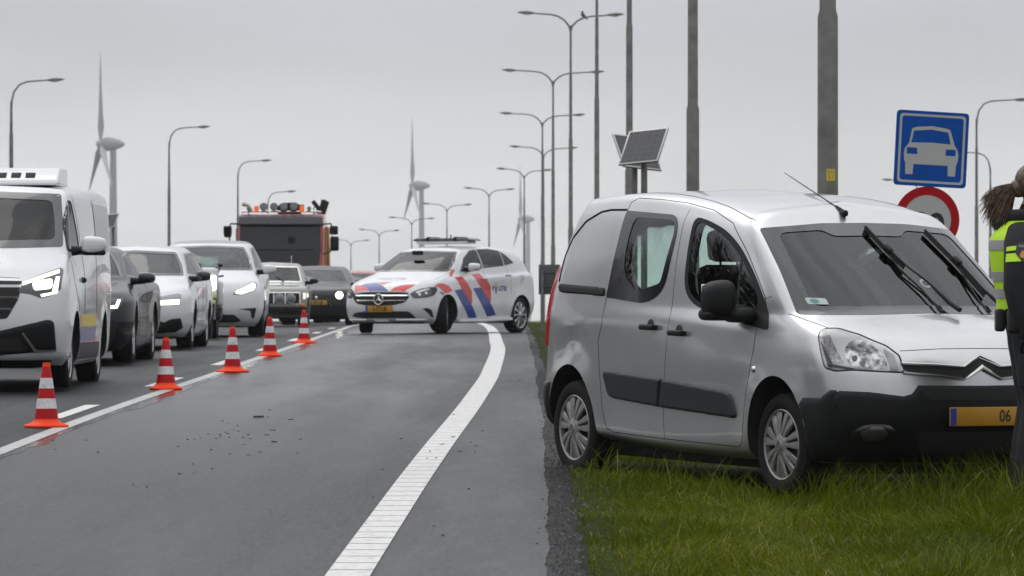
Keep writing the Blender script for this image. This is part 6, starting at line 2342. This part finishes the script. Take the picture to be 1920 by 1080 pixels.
# ------------------------------------------------------------------ bare trees to the left of the road (they mirror in the van's windows)
BARK = mat('bark', (.035, .03, .025), .9, bump=.4, bscale=20)
def make_tree(seed, H):
    r_ = random.Random(seed)
    tr_, cr = MB(), MB()
    def grow(p, d, L, rad, lev, mb):
        n_ = 4
        pts, rs = [p.copy()], [rad]
        for i in range(n_):
            d = (d + Vector((r_.uniform(-.16, .16), r_.uniform(-.16, .16), r_.uniform(-.02, .14)))).normalized()
            p = p + d * L / n_
            pts.append(p.copy())
            rs.append(rad * (1 - .5 * (i + 1) / n_))
        mb.tube(pts, rs, 7 if lev == 0 else (5 if lev < 3 else 3), cap=False)
        if lev >= 5:
            return
        k = {0: 7, 1: 6, 2: 5, 3: 4, 4: 3}[lev]
        for i in range(k):
            t = 1.0 if i == 0 else r_.uniform(.3, .98)
            q = pts[min(n_, int(t * n_))] if t < 1 else pts[-1]
            ax = d.orthogonal().normalized()
            ax.rotate(Matrix.Rotation(r_.uniform(0, 6.28), 3, d))
            nd = (d * math.cos(.6) + ax * math.sin(r_.uniform(.35, .8)) + Vector((0, 0, .15))).normalized()
            grow(q, nd, L * r_.uniform(.55, .78), max(rad * .52, .017), lev + 1, cr)
    grow(Vector((0, 0, 0)), Vector((0, 0, 1)), H * .3, H * .02, 0, tr_)
    return tr_, cr
tdef = None
TL = ['bare tree reflected in the side windows of the silver van', 'second bare tree of the group reflected in the silver van', 'tallest bare tree of the group left of the road', 'smallest bare tree of the group left of the road']
for i, (x, y, H, sd_) in enumerate([(-17.5, 39.6, 11.5, 3), (-19, 42.6, 10, 8), (-21, 38.6, 13, 14), (-16, 45, 7.5, 21)]):
    a, b_ = make_tree(sd_, H)
    t = thing('bare_tree', TL[i], 'tree', (x, y, zg(x, y) - .1), 0, 'bare trees left of the road')
    a.obj('trunk', BARK, t, 60)
    b_.obj('crown', BARK, t, None)
# dense leafless thicket further left, one dark mass along the far verge
n = 26000
X, Y = rg.uniform(-31, -25, n), rg.uniform(8, 170, n)
top = 3.2 + 1.2 * np.sin(Y * .21) + .8 * np.sin(Y * .53 + 1)
sets = [blades(X, Y, top * rg.uniform(.5, 1.05, n), rg.uniform(.03, .10, n), rg.uniform(.05, .5, n))]
th = build_blades('thicket', sets)
th.materials[0] = BARK
struct(link('thicket', th), 'stuff')
# loose chippings and soil along the broken edge of the asphalt
m = MB()
gr_ = random.Random(9)
for k in range(2000):
    y = 20 + 22 * gr_.random() ** 1.5
    x = VERGE_X(y) + gr_.gauss(-.05, .055)
    q = gr_.uniform(.003, .011)
    n_ = 5
    a0 = gr_.uniform(0, 6)
    z = zg(x, y) + .006
    rim = [(x + q * math.cos(a0 + 1.2566 * i) * gr_.uniform(.7, 1.2), y + q * math.sin(a0 + 1.2566 * i) * gr_.uniform(.7, 1.2), z - .004) for i in range(n_)]
    m.add(rim + [(x + gr_.uniform(-.3, .3) * q, y, z + q * gr_.uniform(.5, 1.1))], [(i, (i + 1) % n_, n_) for i in range(n_)], 0 if gr_.random() < .9 else 1)
me = bpy.data.meshes.new('gravel')
me.from_pydata(m.v, [], m.f)
me.polygons.foreach_set('material_index', m.m)
me.materials.append(mat('dark_chippings', (.022, .0215, .02), .7))
me.materials.append(mat('pale_chippings', (.10, .097, .09), .7))
struct(link('gravel', me), 'stuff')

# ------------------------------------------------------------------ people
def skin_mesh(verts, edges, radii, name, sub=2, root=0):
    me = bpy.data.meshes.new(name)
    me.from_pydata([Vector(v) for v in verts], edges, [])
    o = bpy.data.objects.new(name, me)
    COL.objects.link(o)
    sk = o.modifiers.new('skin', 'SKIN')
    sk.use_smooth_shade = True
    sv = me.skin_vertices[0].data
    for i, r_ in enumerate(radii):
        sv[i].radius = r_ if hasattr(r_, '__len__') else (r_, r_)
        sv[i].use_root = (i == root)
    s = o.modifiers.new('sub', 'SUBSURF')
    s.levels = sub
    s.render_levels = sub
    out = eval_mesh(o)
    bpy.data.objects.remove(o)
    out.name = name
    return out
class Skel:
    def __init__(s):
        s.v, s.e, s.r = [], [], []
    def add(s, p, r_, par=None):
        s.v.append(p)
        s.r.append(r_)
        if par is not None:
            s.e.append((par, len(s.v) - 1))
        return len(s.v) - 1
    def chain(s, pts, par):
        for p, r_ in pts:
            par = s.add(p, r_, par)
        return par
def flesh(mb, sk):
    """closed tapering solids along the bones and rounded joints, fused afterwards by one_skin"""
    R2 = [r_ if hasattr(r_, '__len__') else (r_, r_) for r_ in sk.r]
    V3 = [Vector(v) for v in sk.v]
    for a, b_ in sk.e:
        d = (V3[b_] - V3[a])
        if d.length < 1e-6:
            continue
        d.normalize()
        yv = Vector((0, 1, 0)) - d * d.y
        yv = yv.normalized() if yv.length > .2 else d.orthogonal().normalized()
        xv = yv.cross(d).normalized()
        vs, n_, L = [], 18, 6
        for k in range(L + 1):
            t = k / L
            c_ = V3[a].lerp(V3[b_], t)
            e = t * t * (3 - 2 * t)
            rx, ry = R2[a][0] * (1 - e) + R2[b_][0] * e, R2[a][1] * (1 - e) + R2[b_][1] * e
            vs += [c_ + xv * rx * math.cos(6.28319 * i / n_) + yv * ry * math.sin(6.28319 * i / n_) for i in range(n_)]
        fs = [(k * n_ + i, k * n_ + (i + 1) % n_, (k + 1) * n_ + (i + 1) % n_, (k + 1) * n_ + i) for k in range(L) for i in range(n_)]
        fs += [tuple(range(n_ - 1, -1, -1)), tuple(L * n_ + i for i in range(n_))]
        mb.add(vs, fs)
    for v, (rx, ry) in zip(V3, R2):
        mb.ball(v, (rx, ry, (rx + ry) / 2 * .9), 8)
def hand(mb, wrist, d, palm_n, size=.18, curl=.5, side=1):
    """palm and five separate fingers; d = direction of the fingers, palm_n = palm normal"""
    d, n_ = Vector(d).normalized(), Vector(palm_n).normalized()
    w = d.cross(n_).normalized() * side
    W = Vector(wrist)
    sk = Skel()
    a = sk.add(W, .026)
    b = sk.add(W + d * .045, (.034, .018), a)
    c_ = sk.add(W + d * .085, (.038, .016), b)
    me = skin_mesh(sk.v, sk.e, sk.r, 'palm', 1)
    mb.add([v.co for v in me.vertices], [tuple(p.vertices) for p in me.polygons])
    for off, L, sp in ((-.030, .062, -.16), (-.010, .078, -.05), (.010, .082, .05), (.030, .074, .14)):
        p = W + d * .085 + w * off
        dd = (d + w * sp).normalized()
        pts, cu = [(p - d * .02, .0095)], 0
        q = p
        for k in range(3):
            cu += curl * (.5 + .3 * k)
            v = (dd * math.cos(cu) + n_ * math.sin(cu))
            q = q + v * L * (.42, .33, .25)[k]
            pts.append((q, .0088 - .001 * k))
        sk = Skel()
        f = sk.add(*pts[0])
        sk.chain(pts[1:], f)
        me = skin_mesh(sk.v, sk.e, sk.r, 'finger', 1)
        mb.add([v.co for v in me.vertices], [tuple(p_.vertices) for p_ in me.polygons])
    sk = Skel()
    p = W + d * .03 - w * .026
    f = sk.add(p, .012)
    sk.chain([(p - w * .026 + d * .026 + n_ * .008, .0115), (p - w * .034 + d * .055 + n_ * .018, .010), (p - w * .03 + d * .078 + n_ * .028, .0085)], f)
    me = skin_mesh(sk.v, sk.e, sk.r, 'thumb', 1)
    mb.add([v.co for v in me.vertices], [tuple(p_.vertices) for p_ in me.polygons])
def head(mb, c, f, up=(0, 0, 1), s=1.0, mi=0):
    """head with a face: c = centre, f = facing"""
    f, u = Vector(f).normalized(), Vector(up).normalized()
    r_ = f.cross(u).normalized()
    c = Vector(c)
    bm = bmesh.new()
    bmesh.ops.create_uvsphere(bm, u_segments=32, v_segments=24, radius=1)
    vs = []
    for v in bm.verts:
        x, y, z = v.co      # x face, y side, z up
        jaw = max(0, -z)
        X = x * (.098 if x > 0 else .104) * (1 - .10 * jaw)
        Y = y * .078 * (1 - .32 * jaw ** 1.5)
        Z = z * .118
        if x > .3:
            g = lambda dy, dz, sy, sz: math.exp(-((y - dy) / sy) ** 2 - ((z - dz) / sz) ** 2)
            X += .026 * g(0, -.16, .16, .17) + .012 * g(0, .05, .1, .2)       # nose
            X -= .012 * (g(.36, .08, .2, .12) + g(-.36, .08, .2, .12))        # eye sockets
            X += .008 * (g(.36, .22, .25, .08) + g(-.36, .22, .25, .08))      # brows
            X += .010 * g(0, -.48, .28, .07) - .006 * g(0, -.53, .3, .03)     # lips
            X += .014 * g(0, -.82, .3, .16)                                  # chin
        vs.append(c + f * X + r_ * Y + u * Z)
    bm.verts.index_update()
    mb.add(vs, [[v.index for v in q.verts] for q in bm.faces], mi)
    bm.free()
    for sg in (1, -1):
        mb.ball(c + r_ * .078 * sg - f * .005 - u * .005, (.018, .018, .032), 6, mi)
    return r_, u, f
def one_skin(mb, name, mats, voxel, pick):
    """fuse overlapping pieces into one continuous surface; pick(co) -> material index"""
    me = mb.mesh(name, mats, None)
    o = bpy.data.objects.new(name, me)
    COL.objects.link(o)
    md = o.modifiers.new('fuse', 'REMESH')
    md.mode = 'VOXEL'
    md.voxel_size = voxel
    sm = o.modifiers.new('soften', 'SMOOTH')
    sm.iterations = 2
    sm.factor = .5
    out = eval_mesh(o)
    bpy.data.objects.remove(o)
    bm = bmesh.new()
    bm.from_mesh(out)
    left, best = set(bm.verts), []
    while left:
        st = [left.pop()]
        isl = []
        while st:
            q = st.pop()
            isl.append(q)
            for e in q.link_edges:
                w = e.other_vert(q)
                if w in left:
                    left.remove(w)
                    st.append(w)
        best.append(isl)
    best.sort(key=len)
    for isl in best[:-1]:
        bmesh.ops.delete(bm, geom=isl, context='VERTS')
    bm.to_mesh(out)
    bm.free()
    out.materials.clear()
    for m_ in mats:
        out.materials.append(m_)
    for p in out.polygons:
        p.material_index = pick(p.center)
    out.shade_smooth()
    return out
# seated driver: origin at the seat cushion, facing +x, hands on the wheel
def driver_meshes():
    sk = Skel()
    pel = sk.add((0, 0, .10), (.16, .12))
    sp1 = sk.add((-.05, 0, .26), (.15, .11), pel)
    sp2 = sk.add((-.09, 0, .42), (.17, .115), sp1)
    ch = sk.add((-.11, 0, .52), (.14, .09), sp2)
    nk = sk.add((-.10, 0, .60), .052, ch)
    sk.add((-.085, 0, .67), .05, nk)
    for sg in (1, -1):
        sk.chain([((-.10, sg * .17, .51), .062), ((.06, sg * .26, .32), .05), ((.17, sg * .22, .36), .042), ((.34, sg * .15, .47), .03)], ch)
        sk.chain([((.2, sg * .12, .13), .09), ((.46, sg * .14, .18), .07), ((.60, sg * .14, -.1), .055), ((.66, sg * .14, -.26), .045), ((.78, sg * .14, -.28), .035)], pel)
    mb = MB()
    flesh(mb, sk)
    head(mb, (-.065, 0, .765), (1, 0, -.05), mi=1)
    hb = MB()
    for sg in (1, -1):
        hand(hb, (.34, sg * .15, .47), (.7, -.2 * sg, .6), (.6, 0, -.7), curl=.7, side=sg)
    mb.add(hb.v, hb.f, 1)
    hair = MB()
    hair.ball((-.08, 0, .80), (.104, .088, .098), 10)
    return mb, hair
DCLOTH = mat('driver_jacket', (.035, .037, .045), .85)
db, dh = driver_meshes()
dme = one_skin(db, 'person', [DCLOTH, SKIN], .008, lambda c: 1 if c.z > .655 or (c.x > .32 and .4 < c.z < .75) else 0)
hme = dh.mesh('hair', mat('grey_hair', (.12, .11, .10), .6), 60)
def driver(c, x, y, z, label):
    o = link('person', dme)
    tag(o, label, 'person', 'drivers sitting in the queue')
    M_ = Matrix.LocRotScale(Vector(c.root.location), c.root.rotation_euler, Vector((1, 1, 1))) @ Matrix.Translation((x, y, z))
    o.matrix_world = M_
    h = link('hair', hme, o)
    return o
driver(c_van, .58, .45, .74, 'driver in dark clothes holding the wheel of the white delivery van')
driver(c_oct, -.08, .37, .46, 'driver behind the windscreen of the white family car with black mirrors')
driver(c_tes, .08, .38, .50, 'driver behind the windscreen of the tall white crossover')
driver(c_vol, -.22, .35, .43, 'driver at the wheel of the boxy old grey saloon')
# water bottle on the dashboard of the delivery van
bt = MB()
bt.lathe([(0, 0), (.032, 0), (.033, .02), (.031, .13), (.026, .16), (.012, .185), (.012, .19)], 16, 'Z')
bt.lathe([(.014, .19), (.014, .21), (0, .212)], 12, 'Z', mi=1)
bo = bt.obj('water_bottle', [mat('bottle_blue', (.05, .26, .28), .15, coat=.4), mat('bottle_cap', (.25, .45, .48), .4)], None, 40)
bo.matrix_world = Matrix.LocRotScale(Vector(c_van.root.location), c_van.root.rotation_euler, Vector((1, 1, 1))) @ Matrix.Translation((1.36, .74, 1.27))
tag(bo, 'pale blue water bottle on the dashboard of the white delivery van', 'bottle')

# ------------------------------------------------------------------ police officer at the right edge, seen from her right side
OD = 27.5
oz = zg(2.95, OD)
s_ = FPX / OD
def offx(px):
    return (px - 960) * OD / FPX
ox = offx(1929)
of = thing('person', 'police officer in black uniform and neon yellow vest at the right edge, brown ponytail', 'person', (ox, OD, oz))
of.scale = (1.08, 1.08, 1.08)
# local frame: +x is the way she faces, -y towards the camera (her right side)
sk = Skel()
pel = sk.add((-.01, 0, .95), (.125, .165))
w1 = sk.add((-.02, 0, 1.06), (.115, .15), pel)
c1 = sk.add((-.03, 0, 1.20), (.125, .165), w1)
c2 = sk.add((-.03, 0, 1.34), (.125, .17), c1)
nk0 = sk.add((-.02, 0, 1.44), (.075, .10), c2)
nk = sk.add((.0, 0, 1.50), .055, nk0)
sk.add((.02, 0, 1.56), .05, nk)
for sg in (-1, 1):
    a = sk.chain([((-.03, sg * .185, 1.375), .068), ((-.075, sg * .235, 1.22), .060), ((-.09, sg * .245, 1.10), .054), ((-.07, sg * .24, .98), .045), ((-.04, sg * .235, .86), .034)], c2)
    sk.chain([((0, sg * .10, .84), .105), ((.01, sg * .11, .66), .088), ((.02, sg * .115, .48), .068), ((-.01, sg * .115, .30), .066), ((-.03, sg * .115, .12), .062), ((-.02, sg * .115, .045), (.045, .05)), ((.10, sg * .12, .035), (.035, .045)), ((.17, sg * .125, .03), (.025, .04))], pel)
mb = MB()
flesh(mb, sk)
head(mb, (.055, 0, 1.625), (1, 0, -.12), mi=1)
hb = MB()
for sg in (-1, 1):
    hand(hb, (-.04, sg * .235, .86), (.25, 0, -1), (.4, -sg * .8, 0), curl=.35, side=-sg)
mb.add(hb.v, hb.f, 2)
body_o = link('body', one_skin(mb, 'body', [FAB, SKIN], .006, lambda c: 1 if c.z > 1.545 else 0), of)
# vest: shell round the torso, open under the arms, with reflective bands
def shell(rows, name, m_, n=28, a0=0, a1=2 * math.pi, th=0):
    """rows = [(z, cx, rx, ry)]"""
    vs, fs = [], []
    full = abs(a1 - a0 - 2 * math.pi) < 1e-3
    for z, cx, rx, ry in rows:
        for k in range(n):
            t = a0 + (a1 - a0) * k / (n if full else n - 1)
            vs.append((cx + rx * math.cos(t), ry * math.sin(t), z))
    for i in range(len(rows) - 1):
        for k in range(n if full else n - 1):
            k2 = (k + 1) % n
            fs.append((i * n + k, i * n + k2, (i + 1) * n + k2, (i + 1) * n + k))
    return MB().add(vs, fs).obj(name, m_, of, 60)
prof = [(.985, -.02, .150, .185), (1.02, -.02, .152, .188), (1.10, -.025, .156, .192), (1.20, -.035, .165, .20), (1.30, -.04, .170, .205), (1.36, -.04, .168, .20), (1.41, -.03, .150, .165), (1.455, -.02, .115, .125)]
zs = [p[0] for p in prof]
vi = lambda z, d=0: (z,) + tuple(float(np.interp(z, zs, [p[i] for p in prof])) + (d if i > 1 else 0) for i in (1, 2, 3))
vest = shell([vi(z) for z in np.linspace(.985, 1.455, 16)], 'safety_vest', NEON)
for z0, z1 in ((1.045, 1.095), (1.135, 1.185), (1.30, 1.352)):
    b_ = shell([vi(z0, .004), vi((z0 + z1) / 2, .005), vi(z1, .004)], 'reflective_band', REFL)
    b_.parent = vest
# dark shoulders, sleeve and hood over the vest
m = MB()
sv_ = [((-.075, -.15, 1.40), .085), ((-.085, -.195, 1.335), .098), ((-.10, -.238, 1.22), .088), ((-.115, -.247, 1.10), .076), ((-.10, -.242, .99), .064), ((-.075, -.236, .90), .05)]
for sg in (-1, 1):
    m.tube([(p[0] + .03, p[1] * -sg * 1.0 if sg > 0 else p[1], p[2]) for p, r_ in sv_], [r_ for p, r_ in sv_], 16)
slv = m.obj('jacket_sleeve', FAB, of, 60)
def on_sleeve(u, v):
    """u forward, v up on the outside of the right upper arm"""
    z = v
    pz = [p[2] for p, r_ in sv_][::-1]
    cx = float(np.interp(z, pz, [p[0] + .03 for p, r_ in sv_][::-1]))
    cy = float(np.interp(z, pz, [p[1] for p, r_ in sv_][::-1]))
    r_ = float(np.interp(z, pz, [q for p, q in sv_][::-1])) + .003
    a = -math.pi / 2 + u / r_
    return Vector((cx + r_ * math.cos(a), cy + r_ * math.sin(a), z))
def sleeve_patch(name, P, m_, off=0.0, par=None):
    V_, F_, _ = tess([P], .012)
    vs = []
    for u, v in V_:
        p = on_sleeve(u, v)
        c_ = on_sleeve(0, v)
        vs.append(p + Vector((0, -off, 0)))
    return MB().add(vs, F_).obj(name, m_, par or slv, 60)
sleeve_patch('neon_band', [(-.105, 1.315), (.11, 1.335), (.11, 1.312), (-.105, 1.292)], NEON, .001)
sleeve_patch('neon_band', [(-.105, 1.278), (.11, 1.29), (.11, 1.245), (-.105, 1.235)], NEON, .001)
pt = sleeve_patch('police_patch', round_poly([(-.04, 1.335), (.0, 1.342), (.04, 1.335), (.042, 1.28), (.0, 1.235), (-.042, 1.28)], .01), mat('patch_grey', (.03, .032, .035), .7), .004)
sleeve_patch('patch_flame', [(-.018, 1.275), (-.006, 1.30), (.0, 1.29), (.012, 1.305), (.02, 1.285), (.022, 1.27), (.004, 1.255), (-.016, 1.26)], mat('patch_orange', (.6, .24, .04), .6), .006, pt)
text_mb('POLITIE', .018, lambda u, v: on_sleeve(u, 1.318 + v) + Vector((0, -.006, 0)), sx=.95).obj('patch_lettering', mat('patch_white', (.5, .5, .5), .6), pt, None)
m = MB()
m.tube([(-.10, .02, 1.47), (-.13, 0, 1.435), (-.165, 0, 1.40)], [.05, .075, .05], 12)
m.tube([(.02, -.09, 1.49), (-.06, -.10, 1.485), (-.12, -.03, 1.475), (-.12, .03, 1.475), (-.06, .1, 1.485), (.02, .09, 1.49)], [.028, .034, .04, .04, .034, .028], 10)
m.obj('hood', mat('hood_black', (.012, .0125, .014), .85), of, 60)
# hair: cap and a wind-blown ponytail of strands
m = MB()
m.ball((.035, 0, 1.665), (.112, .092, .105), 12)
m.ball((-.055, 0, 1.63), (.05, .05, .05), 8)
hc = m.obj('hair', HAIR, of, 60)
m = MB()
hr_ = random.Random(4)
for k in range(420):
    a, b_ = hr_.uniform(-1, 1), hr_.uniform(-1, 1)
    p = Vector((-.07, a * .02, 1.63 + b_ * .02))
    pts = [p]
    cu_ = hr_.uniform(-.006, .006)
    for i in range(5):
        p = p + Vector((-.024 - .012 * b_ + hr_.uniform(-.010, .010), a * .012 + hr_.uniform(-.010, .010), -.010 - .013 * i + b_ * .012 + cu_ * i))
        pts.append(p)
    m.tube(pts, [.0035, .0035, .003, .0026, .002, .0008], 3, cap=False)
po = m.obj('ponytail', HAIR, hc, 60)
# belt with pouches, trouser seam pocket
shell([(.945, -.01, .150, .19), (.965, -.012, .153, .193), (.99, -.015, .153, .193)], 'belt', mat('belt_black', (.01, .01, .011), .5))
m = MB()
m.box((-.08, -.20, .925), (.11, .06, .13), 0, .02, seg=3)
m.box((.06, -.20, .93), (.07, .05, .12), 0, .015, seg=3)
m.box((-.16, -.06, .93), (.05, .1, .12), 0, .015, seg=3)
m.obj('belt_pouch', mat('pouch_black', (.013, .013, .014), .6), of, 40)
m = MB()
m.box((-.01, -.205, .66), (.13, .03, .18), 0, .012, seg=3)
m.obj('trouser_pocket', FAB, of, 40)
for sg in (-1, 1):
    m = MB()
    m.box((.05, sg * .118, .045), (.28, .105, .09), 0, .04, seg=3)
    m.tube([(-.035, sg * .115, .05), (-.03, sg * .115, .2)], [.06, .066], 12)
    m.obj('boot', mat('boot_black', (.01, .01, .01), .4), of, 50)

# ------------------------------------------------------------------ damp air between the camera and the far turbines
m = MB()
m.box((0, 2100, 92), (5200, 4500, 210))
hz = m.obj('haze', None, None, None)
hz.data.materials.clear()
hm = bpy.data.materials.new('haze_air')
hm.use_nodes = True
nt = hm.node_tree
nt.nodes.clear()
ho = nt.nodes.new('ShaderNodeOutputMaterial')
hv = nt.nodes.new('ShaderNodeVolumePrincipled')
hv.inputs['Color'].default_value = (.93, .94, .95, 1)
hv.inputs['Density'].default_value = .00015
hv.inputs['Anisotropy'].default_value = .2
nt.links.new(hv.outputs[0], ho.inputs['Volume'])
hz.data.materials.append(hm)
struct(hz, 'stuff')
bpy.context.view_layer.update()
